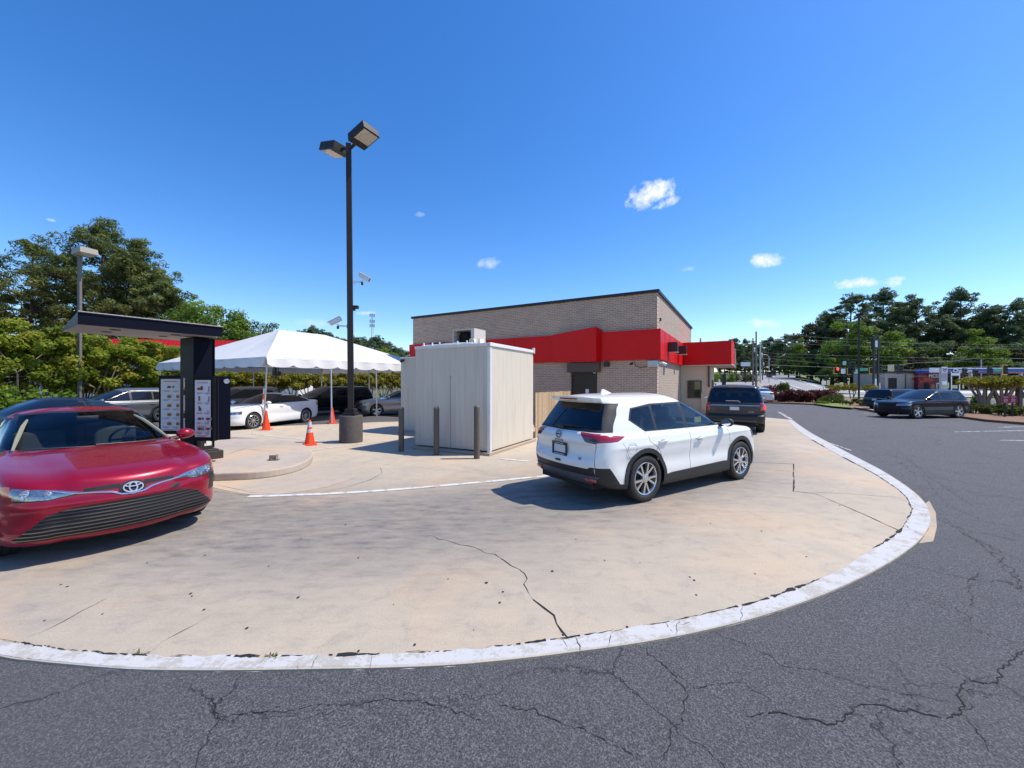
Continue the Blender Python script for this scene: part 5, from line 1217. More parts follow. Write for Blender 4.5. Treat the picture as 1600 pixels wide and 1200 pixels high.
def panel(u0,u1,Y,z0,z1,yaw,label,items,depth=.10,side=False):
    c=at((u0+u1)/2,Y,0); Wd=(u1-u0)/F*Y; Mx=T(c.x,c.y,0)@RZ(R(yaw))
    w=MB(); w.box((0,depth/2,(z0+z1)/2),(Wd,depth,z1-z0),0,Mx); o=w.build('menu_panel',M_frame,MBD,False,.006); 
    if label: o['label']=label
    a=.92; sw=Wd-.13; sh=z1-z0-.17; w=MB(); w.box((0,-.006,(z0+z1)/2),(sw,.014,sh),0,Mx); s=w.build('screen',M_scr,o)
    w=MB(); random.seed(items)
    def bar(x,z,ww,hh,mi): w.box((x*sw/2,-.0155,z0+.07+z*sh),(ww*sw,.004,hh*sh),mi,Mx)
    def blob(x,z,rx,rz,mi): w.add([(x*sw/2+rx*math.cos(t),-.018,z0+.07+z*sh+rz*math.sin(t)) for t in [2*math.pi*i/12 for i in range(12)]],[tuple(range(12))],mi,Mx)
    bar(0,.965,.70,.012,1)
    rows=5
    for r in range(rows):
        zc=.86-r*.175
        for cx in (-.12 if items==1 else -.35,.75):
            if cx>.7 and r==0 and items==1: continue
            if items==1 and r>0:
                s_=.055 if cx<.5 else .04; blob(cx,zc,s_,.030,2); blob(cx,zc-.012,s_*.95,.012,3); blob(cx,zc-.020,s_,.010,4); blob(cx,zc-.032,s_*.95,.013,2)
            elif items==2 and r<3:
                if cx<.5 and r>0: bar(cx-.06,zc,.10,.075,3); bar(cx+.12,zc-.012,.08,.06,3 if r==2 else 5); bar(cx-.06,zc+.042,.12,.010,0)
                elif cx<.5: blob(cx,zc,.07,.03,1); blob(cx+.03,zc-.005,.05,.02,2); blob(cx+.28,zc+.012,.03,.05,3)
                elif r<2: bar(cx+.10,zc,.05,.085,3)
            else: blob(cx,zc,.05,.026,3); blob(cx-.04,zc-.01,.05,.018,1); blob(cx+.42,zc,.025,.03,0)
        for k in range(2): bar(random.uniform(-.5,-.3),zc-.072-.016*k,random.uniform(.25,.4),.007,0)
        bar(.55,zc-.075,random.uniform(.25,.35),.007,0); bar(.55,zc-.092,random.uniform(.15,.3),.006,0)
        if items==2:
            for k in range(4): bar(.78,zc-.03-.02*k,.12,.006,0)
    if items==2:
        for r in range(2):
            for k in range(5): bar(-.6+k*.24,.20-.055*r,.045,.022,1); bar(-.6+k*.24,.175-.055*r,.09,.006,0)
    bar(0,.04,.75,.006,0); bar(-.1,.022,.5,.005,1)
    w.build('print',[M_ink,M_inkr,M_bun,M_meat,M_sal,M_pink],s)
    return o,Mx,Wd
panel(247,287.5,9.15,.66,2.02,-3,'left panel showing rows of burgers',1)
o,Mx,Wd=panel(299,335.5,8.38,.62,1.99,-8,'right panel showing drinks and small print',2,.10)
w=MB(); Mr=T(*at(335.8,8.40,0))@RZ(R(36)); w.box((.135,.10,1.31),(.27,.20,1.36),0,Mr); o2=w.build('panel_housing',M_navy,MBD,False,.008)
w=MB(); w.lathe([(.052,0),(.052,.008),(.040,.012),(.036,.006),(.001,.006)],20,0,Mr@T(.20,-.002,1.88)@Matrix.Rotation(R(90),4,'X')); w.build('speaker_grille',M_galv,o2,True)
w=MB(); w.box((.055,-.006,1.31),(.012,.012,1.30),0,Mr); w.build('housing_joint',M_under,o2)
Mp=T(*at(289.7,8.80,0))@RZ(R(-5))
w=MB(); w.box((0,.05,1.3),(.17,.06,1.45),0,Mp); w.build('poster_rail',M_black,MBD)
w=MB()
for z0,z1 in ((1.70,1.95),(1.18,1.57),(.78,1.06)):
    w.box((0,.012,(z0+z1)/2),(.105,.012,z1-z0),0,Mp)
ps=w.build('poster',M_pink,MBD)
w=MB()
for z0,z1 in ((1.70,1.95),(1.18,1.57),(.78,1.06)):
    w.box((0,.004,z1-.05),(.07,.004,.02),0,Mp); w.box((0,.004,z1-.08),(.05,.004,.012),1,Mp); w.box((.005,.004,z0+.07),(.045,.004,.07),2,Mp); w.box((-.02,.003,z0+.03),(.04,.004,.03),3,Mp)
w.build('print',[M_inkr,M_ink,M_bun,M_meat],ps)
t=thing('floor_bracket','small rusty metal bracket bolted to the raised island','bracket',gp(428,719,.15),R(10))
w=MB(); w.box((0,0,.02),(.22,.12,.012)); w.box((.06,0,.07),(.012,.12,.11)); w.box((-.02,-.02,.07),(.14,.012,.09)); w.build('plate',mat('rusty_metal',(.28,.24,.19),.7,.3,.4,25),t,False,.004); w=MB(); w.tube([(-.08,-.02,.025),(-.05,-.06,.0)],.02,8); w.build('bolt',M_under,t)
# ================================================================ tent, cones
def m_cloth():
    m,nt=newmat('tent_vinyl'); g=NT(nt); c=g.coord('Object'); n=g.noise(c,.9,5,.55); n2=g.noise(c,5,3)
    a=g.mix(g.ramp(n,[(.4,0.0),(.75,.5)]),(.72,.71,.69),(.63,.62,.60))
    p=g.bsdf(a,.5,0,g.math('ADD',n,g.math('MULTIPLY',n2,.15)),.35,.08); tr=g.n('ShaderNodeBsdfTranslucent',ins={'Color':(.75,.75,.72,1)})
    mx=g.n('ShaderNodeMixShader',ins={0:.13}); g.l(p,mx.inputs[1]); g.l(tr.outputs[0],mx.inputs[2]); g.out(mx.outputs[0]); return m
MT=m_cloth(); N0=(-9.87,15.93,0)
TE=thing('frame_tent','large white hip roofed frame tent over the parked cars','tent',N0,R(60))
TU,TV,ze,zr=9.5,10.3,2.90,4.72; r0,r1,rv=3.45,6.15,5.15
w=MB()
def patch(a,b,c,d,n=14,mm=10,sag=.10):
    vs=[];fs=[]
    for i in range(n+1):
        for j in range(mm+1):
            s=i/n;t=j/mm; p=Vector(a).lerp(Vector(b),s).lerp(Vector(d).lerp(Vector(c),s),t)
            p.z-=sag*math.sin(math.pi*min(1,t))*(.6+.4*math.cos(s*math.pi*4)**2)*math.sin(math.pi*max(.0,min(1,s)))**.3*.9
            vs.append(p)
    for i in range(n):
        for j in range(mm): fs.append((i*(mm+1)+j,(i+1)*(mm+1)+j,(i+1)*(mm+1)+j+1,i*(mm+1)+j+1))
    w.add(vs,fs)
E=[(0,0,ze),(TU,0,ze),(TU,TV,ze),(0,TV,ze)]; RR=[(r0,rv,zr),(r1,rv,zr)]
patch(E[0],E[1],RR[1],RR[0]); patch(E[1],E[2],RR[1],RR[1]); patch(E[2],E[3],RR[0],RR[1]); patch(E[3],E[0],RR[0],RR[0])
w.build('roof',MT,TE,True)
w=MB()
def val(a,b,nseg):
    A_=Vector(a);B_=Vector(b);L=(B_-A_).length; n=nseg*8; d=(B_-A_).normalized(); nr=Vector((d.y,-d.x,0)); vs=[];fs=[]
    for i in range(n+1):
        s=i/n; k=(s*nseg)%1; drop=.36+.055*math.sin(math.pi*k) - (.05 if k<.06 or k>.94 else 0); p=A_.lerp(B_,s)
        for t in (0,.5,1): vs.append(p+nr*(.02+.035*t*math.sin(s*nseg*6.28*1.0+1)+.06*t)+Vector((0,0,-drop*t)))
    for i in range(n):
        for t in (0,1): fs.append((3*i+t,3*i+t+1,3*i+t+4,3*i+t+3))
    w.add(vs,fs)
for i,ns in ((0,9),(1,10),(2,9),(3,10)): val(E[i],E[(i+1)%4],ns)
w.build('valance',MT,TE,True)
M_pole=mat('tent_pole',(.55,.55,.56),.35,.7,.1)
w=MB()
for i in range(4): w.tube([Vector(E[i])-Vector((0,0,.05)),Vector(E[(i+1)%4])-Vector((0,0,.05))],.03,8)
w.tube([(r0,rv,zr-.05),(r1,rv,zr-.05)],.03,8)
for a,b in ((0,0),(1,1),(2,1),(3,0)): w.tube([Vector(E[a])-Vector((0,0,.05)),Vector(RR[b])-Vector((0,0,.06))],.03,8)
w.build('frame',M_pole,TE,True)
iM=(T(*N0)@RZ(R(60))).inverted()
legs=[((.12,.12),gp(411.5,668)),((2.94,.05),gp(518.5,662)),((5.6,.05),gp(588.5,653)),((TU-.1,.05),None),((.05,5.1),None),((.05,TV-.1),None),((TU-.1,5.1),None),((TU-.1,TV-.1),None),((4.7,TV-.1),None)]
feet=[]
for (x,y),ft in legs:
    f=iM@ft if ft is not None else Vector((x,y,AZ)); f.z=max(f.z,AZ); feet.append(f)
    w=MB(); w.tube([(f.x,f.y,f.z),(x,y,ze-.05)],.036,10); w.build('leg',M_pole,TE,True)
M_cone=mat('cone_orange',(.85,.065,.010),.45,0,.12,7); M_band=mat('cone_band',(.50,.51,.55),.4,0,.1)
def cone(p,h,lab,bands,group):
    t=thing('traffic_cone',lab,'cone',p,random.uniform(0,1.5),group); s=h/.72
    w=MB(); rb,rt=.145*s,.030*s
    rad=lambda z:rb+(rt-rb)*(z/h)
    w.lathe([(rad(.03),.03)]+[(rad(h*k/10),h*k/10) for k in range(1,10)]+[(rad(h*.97),h*.97),(rt*.8,h),(rt*.5,h),(rt*.45,h-.03)],24); w.build('cone_body',M_cone,t,True)
    w=MB(); w.box((0,0,.018),(.37*s,.37*s,.034)); w.build('cone_base',M_cone,t,False,.012)
    for a,b in bands:
        w=MB(); w.lathe([(rad(a*h)+.003,a*h),(rad(b*h)+.003,b*h)],24); w.build('reflective_band',M_band,t,True)
cone(gp(484,695),.74,'orange traffic cone with two pale bands standing alone on the open concrete',((.50,.64),(.72,.93)),'orange traffic cones')
cone(gp(414,671.5)+Vector((.06,-.02,0)),.76,'orange cone slipped over the foot of the tent corner leg',(),'orange traffic cones')
cone(gp(519,661.5),.72,'plain orange cone over the second tent leg',(),'orange traffic cones')
t=thing('striped_pole','red and white striped pole leaning against the tent corner leg','pole',gp(407.5,668))
w=MB(); q=gp(412.5,668)-gp(407.5,668)
for k in range(7): w.tube([(q.x*k/7,q.y*k/7,1.62*k/7),(q.x*(k+1)/7,q.y*(k+1)/7,1.62*(k+1)/7)],.026,8,k%2)
w.build('shaft',[M_white,M_cone],t); w=MB(); w.lathe([(.13,0),(.13,.03),(.03,.05)],16); w.build('foot',M_white,t)
fl=at(430.5,16.5,2.24); t=thing('hanging_fan','round black fan hanging under the tent corner','fan',fl,R(-40))
w=MB(); 
for r in (.28,.20,.12): w.tube([(r*math.cos(a),-.02,r*math.sin(a)) for a in [2*math.pi*i/24 for i in range(25)]],.012,6)
for k in range(8): w.tube([(0,-.02,0),(.28*math.cos(k*.785),-.02,.28*math.sin(k*.785))],.007,5)
w.build('cage',M_black,t,True); w=MB()
for k in range(4): w.box((.14,0,0),(.2,.012,.10),0,Matrix.Rotation(k*math.pi/2,4,'Y')@Matrix.Rotation(.4,4,'X'))
w.tube([(0,.0,0),(0,.18,0)],.09,12); w.build('motor_blades',M_under,t); w=MB(); w.tube([(0,.1,0),(0,.1,.35)],.02,6); w.build('hanger',M_black,t)
# ================================================================ red store beyond the hedge
q=at(180,47); RB=thing('red_store','long store with red upper fascia and pale walls seen through the hedge','building',(q.x-6,q.y,-.1),R(8))
w=MB(); w.box((0,4,2.8),(52,8,5.4)); w.build('wall',mat('store_wall_pale',(.62,.60,.55),.8,0,.1,1),RB)
def m_seamred():
    m,nt=newmat('standing_seam_red'); g=NT(nt); c=g.coord('Object'); sx=g.n('ShaderNodeSeparateXYZ'); g.l(c,sx.inputs[0])
    f=g.ramp(g.math('FRACT',g.math('MULTIPLY',sx.outputs['X'],2.2)),[(0.0,0.0),(.10,1.0),(.9,1.0),(1.0,0.0)]); a=g.mix(f,(.25,.004,.006),(.60,.012,.014)); g.out(g.bsdf(a,.45,0,f,.4,.03)); return m
w=MB(); w.add([(-26.3,-.5,5.2),(26.3,-.5,5.2),(26.3,.4,7.25),(-26.3,.4,7.25),(-26.3,8.3,5.2),(26.3,8.3,5.2),(26.3,8.3,7.25),(-26.3,8.3,7.25)],[(0,1,2,3),(5,4,7,6),(0,3,7,4),(1,5,6,2),(3,2,6,7)]); w.build('fascia',m_seamred(),RB)
# ================================================================ across the road on the right
def poly_struct(name,pts,m): return gmesh(name,pts,[tuple(range(len(pts)))],m)
M_road=m_paintline('road_surface',(.24,.235,.235),.5,(.30,.29,.285)); M_walk=mat('pavement_pale',(.52,.50,.46),.85,0,.1,1); M_grass=mat('mown_grass',(.15,.19,.035),.95,0,.4,1.2,.4,9); M_mulch=mat('mulch',(.20,.115,.07),.95,0,.45,14,.6,30)
def surf_strip(name,cl,half,m,dz,nx=4):
    P=dense([Vector(p) for p in cl],8); vs=[];fs=[]
    for i,p in enumerate(P):
        d=P[min(i+1,len(P)-1)]-P[max(i-1,0)]; d.normalize(); nr=Vector((-d.y,d.x))
        hw=half if not isinstance(half,tuple) else half[0]+(half[1]-half[0])*i/(len(P)-1)
        for k in range(nx+1):
            t=-1+2*k/nx; c=p+nr*hw*t; vs.append((c.x,c.y,terr(c.x,c.y)+dz))
    for i in range(len(P)-1):
        for k in range(nx): a=i*(nx+1)+k; fs.append((a,a+1,a+nx+2,a+nx+1))
    return gmesh(name,vs,fs,m)
def m_far_road():
    m,nt=newmat('worn_road'); g=NT(nt); c=g.coord('Object'); n=g.noise(c,.25,5,.6); n2=g.noise(c,9,4,.6); a=g.mix(n,(.23,.225,.22),(.34,.33,.32)); a=g.mix(g.math('MULTIPLY',n2,.4),a,(.20,.195,.19)); g.out(g.bsdf(a,.85,0,n2,.3,.02)); return m
MFR=m_far_road()
surf_strip('cross_road',[(-10,70),(30,67),(60,62.5),(95,56),(140,48)],8.5,MFR,.09)
surf_strip('hill_road',[(52,66),(62,84),(78,110),(98,142),(122,180),(146,220),(176,280),(200,340)],(9,8),MFR,.14)
surf_strip('far_lot',[(36,78),(56,100),(74,130)],9,MFR,.11)
surf_strip('lane_line',[(51,70),(61,88),(75,110),(93,140),(112,170)],.12,M_white,.18,1)
surf_strip('lane_line',[(58,70),(67.5,88),(83,114),(104,146)],.10,M_white,.18,1)
surf_strip('lane_line',[(45,70),(55,88),(68,110),(84,140)],.10,mat('line_yellow',(.55,.38,.05),.7),.18,1)
surf_strip('stop_pavement',[(20,56),(60,52.5),(90,48.5),(130,43)],1.3,M_walk,.12)
surf_strip('far_verge',[(20,59),(60,55),(90,50.6),(130,44.6)],1.4,M_grass,.11)
surf_strip('near_verge',[(40,46),(64,43),(90,40)],2.6,M_grass,.07)
surf_strip('hill_verge',[(34,126),(52,148),(62,180)],7,M_grass,.5)
surf_strip('bank_grass',[(88,118),(106,142),(132,178),(158,224)],3,M_grass,.5)
surf_strip('forecourt',[(70,84),(105,80),(150,72)],14,M_walk,.08)
# planted islands
ISL=[gp(1196,630,AZ),gp(1250,632,AZ),gp(1290,634,AZ),gp(1345,640,AZ),gp(1385,647,AZ),gp(1440,648,AZ)]
m=MB(); pp=[(p.x,p.y) for p in ISL]+[(at(1470,30).x,30),(at(1400,44).x,44),(at(1200,44).x,44)]; m.prism(pp,AZ-.02,.10); o=m.build('planted_island',M_mulch); o['kind']='structure'
m=MB(); pp2=[(p[0],p[1]) for p in pp[:6]]; vs,fs=line('',pp2,.22,.115,None); m.add(vs,fs); vs2=[(a,b,AZ) for a,b,c in vs]; o=m.build('island_kerb',MCK); o['kind']='structure'
m=MB(); gi=[gp(1272,631,.1),gp(1300,635,.1),gp(1335,638,.1),gp(1310,628,.1)]; m.prism([(p.x,p.y) for p in gi],.09,.13); o=m.build('island_grass',M_grass); o['kind']='structure'
IS2=[gp(1505,654,AZ),gp(1540,659,AZ),gp(1600,664,AZ),gp(1720,674,AZ)]
m=MB(); pp=[(p.x,p.y) for p in IS2]+[(48,22),(44,30),(27.5,27.5)]; m.prism(pp,AZ-.02,.10); o=m.build('corner_island',M_mulch); o['kind']='structure'
# gas station and shops
def shop(name,lab,u0,u1,Y,zb_,zt_,dep,mm):
    a=at(u0,Y); b=at(u1,Y); t=thing(name,lab,'building',(a.x,Y,-.1),0); L=b.x-a.x
    w=MB(); w.box((L/2,dep/2,(zt_-zb_)/2),(L,dep,zt_-zb_)); w.build('wall',mm,t); return t,L
M_maroon=mat('shop_maroon',(.13,.012,.022),.6,0,.1,1); M_beige=mat('shop_beige',(.30,.27,.24),.8,0,.12,1); M_blue=mat('station_blue',(.010,.035,.24),.4,0,.08,1); M_swhite=mat('station_white',(.66,.68,.72),.5,0,.05,1)
t,L=shop('beige_shop','plain beige shop building left of the maroon storefront',1383,1434,97,-.1,4.1,9,M_beige)
w=MB(); w.box((L*.22,-.06,1.6),(L*.25,.12,3.0)); w.build('doorway',M_under,t); w=MB(); w.box((L/2,4.5,4.35),(L+.3,9.4,.25)); w.build('roof',M_brown,t); w=MB(); w.box((L*.62,-.04,2.0),(.3,.08,4.0)); w.build('pilaster',M_brown,t)
w=MB(); w.add([(L*.80,-.05,2.6),(L*.98,-.05,2.6),(L*.94,-.05,3.2),(L*.89,-.05,2.9),(L*.84,-.05,3.3)],[(0,1,2,3,4)]); w.build('wall_emblem',M_inkr,t)
t,L=shop('maroon_shop','maroon shop front with white lettering and red wall graphics',1434.6,1471,96,-.1,4.3,10,M_maroon)
w=MB(); w.box((L*.42,-.05,2.75),(L*.42,.1,.9)); w.box((L*.13,-.05,2.2),(L*.16,.1,.5)); w.build('wall_graphic',mat('shop_red',(.42,.03,.025),.6,0,.2,2),t)
w=MB(); w.box((L*.36,-.06,.95),(L*.16,.12,1.9)); w.build('doorway',M_under,t)
w=MB(); w.box((L*.84,-.09,.95),(L*.16,.18,1.9)); fo=w.build('window',M_swhite,t); w=MB(); w.box((L*.84,-.19,.95),(L*.09,.04,1.5)); w.build('pane',M_glassd,fo)
w=MB(); w.box((L*.62,-.05,.85),(L*.2,.1,1.3)); w.build('poster',mat('poster_orange',(.40,.13,.06),.6,0,.5,2),t)
w=MB(); w.box((L*.72,-.08,3.55),(L*.56,.16,1.15)); sb=w.build('sign_board',mat('sign_dark',(.02,.018,.02),.5),t)
text_mesh('PICON',1.15,.03,'sign_letters',M_swhite,sb,frame((L*.72,-.22,3.55),(1,0,0),(0,0,1)),.012)
w=MB(); w.box((L*.5,5,4.75),(L+.5,10.5,.25)); w.build('roof',M_brown,t)
a=at(1452,93); CN=thing('fuel_canopy','long blue and white fuel station canopy behind the intersection','canopy',(a.x,93,-.1),0)
L=62; w=MB(); w.box((L/2,1.6,4.75),(L,3.2,1.1)); cb=w.build('fascia',M_blue,CN); w=MB(); w.box((1.5,-.08,4.85),(3.1,.14,.95)); w.build('white_fascia',M_swhite,cb); w=MB(); w.box((L/2,-.05,5.33),(L,.1,.22)); w.build('fascia_top',M_swhite,cb); w=MB(); w.box((L/2,-.07,4.20),(L,.12,.14)); w.build('fascia_base',mat('station_red',(.4,.05,.04),.5),cb)
text_mesh('Chevron',1.25,.04,'canopy_letters',M_swhite,cb,frame((7.6,-.14,4.75),(1,0,0),(0,0,1)),.02)
for x in (12,24,36,50):
    w=MB(); w.box((x,2,2.1),(.5,.5,4.2)); w.build('column',M_swhite,CN)
    w=MB(); w.box((x+2.0,2,.9),(1.2,.6,1.8)); w.build('fuel_pump',M_swhite if x!=24 else M_galv,CN,False,.05)
a=at(1474,90); t=thing('station_sign','tall station price sign with blue and red chevron emblem','sign',(a.x,90,-.1),0)
w=MB(); w.box((0,0,2.7),(1.5,.4,5.4)); w.build('pylon',mat('pylon_grey',(.30,.31,.34),.5),t); w=MB(); w.box((0,-.24,4.9),(1.25,.1,1.3)); e=w.build('emblem_board',M_swhite,t)
w=MB(); w.add([(-.5,-.31,5.3),(0,-.31,5.05),(.5,-.31,5.3),(.5,-.31,5.0),(0,-.31,4.75),(-.5,-.31,5.0)],[(0,1,4,5),(1,2,3,4)],0); w.add([(-.5,-.31,4.9),(0,-.31,4.65),(.5,-.31,4.9),(.5,-.31,4.6),(0,-.31,4.35),(-.5,-.31,4.6)],[(0,1,4,5),(1,2,3,4)],1); w.build('chevron_emblem',[M_blue,mat('station_red',(.4,.05,.04),.5)],e)
w=MB(); w.box((0,-.22,1.9),(1.0,.06,.8),0); w.box((.05,-.22,.9),(.9,.06,.5),1); w.build('price_panel',[M_swhite,mat('price_green',(.25,.40,.20),.5)],t)
for u,Y,hh,w_,lab,sp in ((1493,88,4.4,2.0,'white framed gateway sign beneath the canopy',1),(1371,78,1.9,1.0,'white roadside notice on short legs',0)):
    a=at(u,Y); t=thing('roadside_sign',lab,'sign',(a.x,Y,-.1),0)
    w=MB(); w.box((-w_*.45,0,hh/2),(.12,.12,hh)); w.box((w_*.45,0,hh/2),(.12,.12,hh)); w.build('post',M_swhite,t); w=MB(); w.box((0,-.03,hh-.6),(w_*.85,.10,1.2 if not sp else .5)); w.build('board',M_swhite,t)
a=at(1367.5,62); t=thing('pylon_sign','dark two legged pylon sign with small white panel','sign',(a.x,62,-.1),R(8))
for x in (-.30,.52):
    w=MB(); w.box((x,0,4.6),(.22,.22,9.2)); w.build('post',M_capm,t)
w=MB(); w.box((.11,0,8.0),(1.25,.5,1.6)); e=w.build('sign_box',M_capm,t); w=MB(); w.box((-.12,-.27,8.0),(.42,.04,1.0)); w.build('sign_face',M_swhite,e)
# signals
M_yel=mat('signal_yellow',(.62,.42,.04),.5); M_sig=mat('signal_black',(.012,.013,.016),.5); M_lred=emit('signal_red',(1.0,.03,.02),3.0); M_green=mat('street_green',(.02,.30,.20),.5)
def signal(u,v,Y,lab,front=True,yellow=True,wd=.85,hh=1.35):
    z=zat(v,Y); a=at(u,Y,z); t=thing('traffic_light',lab,'traffic light',(a.x,Y,z),random.uniform(-.15,.15),'traffic lights on the span wires')
    if yellow:
        w=MB(); w.box((0,.06,0),(wd,.08,hh)); w.build('backplate',M_yel,t,False,.02); w=MB(); w.box((0,-.08,0),(wd*.70,.2,hh*.84)); w.build('housing',M_sig,t,False,.02)
    else:
        w=MB(); w.box((0,0,0),(wd,.35,hh)); w.build('housing',M_sig,t,False,.03)
    w=MB()
    for k in (-1,0,1): w.lathe([(.15,0),(.15,.22)],12,0,T(0,-.18,k*hh*.27)@Matrix.Rotation(R(90),4,'X'))
    w.build('visor',M_sig,t)
    if front:
        w=MB(); w.lathe([(.27,0),(.16,.05),(.001,.07)],14,0,T(0,-.42,hh*.20)@Matrix.Rotation(R(90),4,'X')); w.build('red_lens',M_lred,t)
    w=MB(); w.tube([(0,0,hh/2),(0,0,hh/2+.45)],.03,6); w.build('hanger',M_sig,t)
SIG=[(1306,579,'red traffic light in yellow frame at the left end of the span wire',1,1,.85,1.4),(1327,580,'yellow framed traffic light half hidden behind a black one',0,1,.85,1.4),(1331.5,573,'large black traffic light back just left of the lamp post',0,0,1.05,2.0),(1361.5,579,'red traffic light in yellow frame right of the green street sign',1,1,.85,1.4),(1373,576.5,'black traffic light back beside the pylon sign legs',0,0,1.15,1.9),(1406.5,577,'black traffic light back right of the tan square sign',0,0,1.15,1.9),
 (1507,583,'black traffic light in front of the blue canopy lettering',0,0,.75,2.0),(1524,584,'black traffic light just right of the canopy lettering',0,0,.80,1.6),(1546.5,581,'black traffic light left of the second green street sign',0,0,.85,1.8),(1570.5,578,'tall pale edged traffic light at the right end of the wire',0,1,.95,2.1)]
for s in SIG: signal(s[0],s[1],80,s[2],s[3],s[4],s[5],s[6])
def hsign(u,v,w_,h_,Y,m,lab,cat='sign'):
    z=zat(v,Y); a=at(u,Y,z); t=thing('hanging_sign',lab,cat,(a.x,Y,z),random.uniform(-.1,.1)); w=MB(); w.box((0,0,0),(w_,.06,h_)); w.build('board',m,t,False,.02); w=MB(); w.tube([(0,0,h_/2),(0,0,h_/2+.5)],.025,6); w.build('hanger',M_sig,t)
hsign(1317.5,580,.95,1.0,80,M_swhite,'white square sign beside the leftmost red traffic light'); hsign(1349.5,577.5,2.0,.55,80,M_green,'green street name sign behind the black lamp post'); hsign(1338.5,580.5,.9,.9,80,mat('sign_pale_teal',(.35,.52,.50),.5),'pale teal sign touching the green street sign'); hsign(1392,575,1.35,1.35,80,mat('sign_tan',(.45,.40,.28),.6),'tan square sign between two black traffic light backs'); hsign(1559,578,1.7,.6,80,M_green,'green street sign in front of the blue canopy'); hsign(1319.5,567.5,.7,.8,80,mat('sign_grey',(.4,.45,.45),.5),'small grey box above the white square sign'); hsign(1366.5,596,.9,.95,76,M_swhite,'white square notice low on the pylon legs')
# utility poles and wires
M_wood=mat('pole_wood',(.16,.135,.115),.85,0,.25,4,.3,30); M_wire=mat('wire_grey',(.13,.135,.15),.7)
PO=[]
def upole(u,v,Y,lab,arm=True,pale=False):
    a=at(u,Y); zt_=zat(v,Y); z0=terr(a.x,Y); t=thing('utility_pole',lab,'utility pole',(a.x,Y,z0),0,'utility poles along the road')
    w=MB(); w.tube([(0,0,0),(0,0,zt_-z0)],[.18,.12],8); w.build('pole',M_galv if pale else M_wood,t,True)
    if arm:
        w=MB(); w.box((0,0,zt_-z0-.7),(2.2,.12,.12),0,RZ(.5)); w.build('crossarm',M_wood,t)
        w=MB(); w.lathe([(.22,0),(.22,.8),(.1,.9)],10,0,T(.3,0,zt_-z0-3)); w.build('transformer',M_galv,t,True)
    PO.append((a.x,Y,zt_))
upole(1181.5,518,70,'tallest wooden utility pole at the end of the drive through lane',False); upole(1176.5,528,84,'wooden utility pole just left of the tallest pole'); upole(1188,538,96,'pale utility pole just right of the tallest pole',True,True); upole(1191.5,556,120,'short far utility pole behind the white car'); upole(1533,556,100,'pale pole rising behind the canopy lettering',False,True); upole(1564,555,104,'pale pole behind the tall right hand traffic light',False,True)
def wire(pts,lab,r=.022,sag=.6):
    P=[]
    for a,b in zip(pts,pts[1:]):
        A_=Vector(a);B_=Vector(b)
        for k in range(13):
            s=k/12; p=A_.lerp(B_,s); p.z-=sag*4*s*(1-s); P.append(p)
    o=MB().tube(P,r,4).build('overhead_wire',M_wire); tag(o,lab,'wire','overhead wires over the intersection')
def wp(u,v,Y): a=at(u,Y,zat(v,Y)); return tuple(a)
WL='thin grey overhead wire strung across the trees above the intersection'
wire([wp(1181,521,70),wp(1240,524,95),wp(1800,556,95)],WL,.014,.3); wire([wp(1050,540,60),wp(1181,521,70)],'thin wire rising to the tallest utility pole',.016,.4)
for v1,v2 in ((529,538),(535,545),(551,560),(556,566)): wire([wp(1185,v1,84),wp(1760,v2,84)],WL,.015,.5)
for v1,v2,Yy,l in ((560,600,110,'far wire crossing low in front of the dark trees'),(570,583,80,'span wire carrying the traffic lights'),(586,585,80,'lower span wire under the traffic lights')): wire([wp(1200,v1,Yy),wp(1700,v2,Yy)],l,.03,.3)
wire([wp(1345,570,82),wp(1430,567,82),wp(1535,558,100)],'bright wire rising towards the pale pole by the canopy',.03,.3); wire([wp(1533,557,100),wp(1720,562,100)],'pale wire running off right from the pale pole',.03,.3); wire([wp(1440,577,82),wp(1700,560,100)],'wire rising right over the station canopy',.025,.3)
a=at(1201.5,100); t=thing('street_light','slim grey street light with curved arm by the far road','street light',(a.x,100,terr(a.x,100)),0); zt_=zat(557,100)-terr(a.x,100)
w=MB(); w.tube([(0,0,0),(0,0,zt_),(-.5,0,zt_+.4),(-1.6,0,zt_+.5)],.07,6); w.build('pole',M_galv,t,True); w=MB(); w.box((-1.8,0,zt_+.48),(.6,.2,.12)); w.build('lamp_head',M_galv,t,False,.02)
a=at(1207,98,0)
for u,v,l in ((1202,585,'cluster of dark signal heads over the far road'),(1208.5,583,'dark signal head right of the far signal cluster')): signal(u,v,100,l,False,False,1.3,1.4)
a=at(1165,88); z=zat(569,88); t=thing('store_sign','small white sign board on posts beyond the canopy','sign',(a.x,88,terr(a.x,88)),0); w=MB(); w.box((0,0,z-terr(a.x,88)),(2.0,.2,.9)); w.build('board',M_swhite,t); w=MB(); w.box((0,0,(z-terr(a.x,88))/2),(.2,.15,z-terr(a.x,88)-.9)); w.build('post',M_capm,t)
a=at(1131,40); t=thing('lane_post','dark square post beyond the drive through canopy','post',(a.x,40,-.1),0); w=MB(); w.box((0,0,1.35),(.28,.28,2.7)); w.build('post_shaft',M_capm,t); w=MB(); w.box((0,0,2.75),(.5,.5,.1)); w.build('post_cap',M_capm,t)
a=at(1287,55); z=zat(598,55); t=thing('road_sign','grey back of a road sign beyond the red hedge','sign',(a.x,55,terr(a.x,55)),R(25)); w=MB(); w.box((0,0,z-terr(a.x,55)),(1.0,.06,.55)); w.build('board',M_galv,t); w=MB(); w.box((0,.05,(z-terr(a.x,55))/2),(.10,.08,z-terr(a.x,55))); w.build('post',M_galv,t)
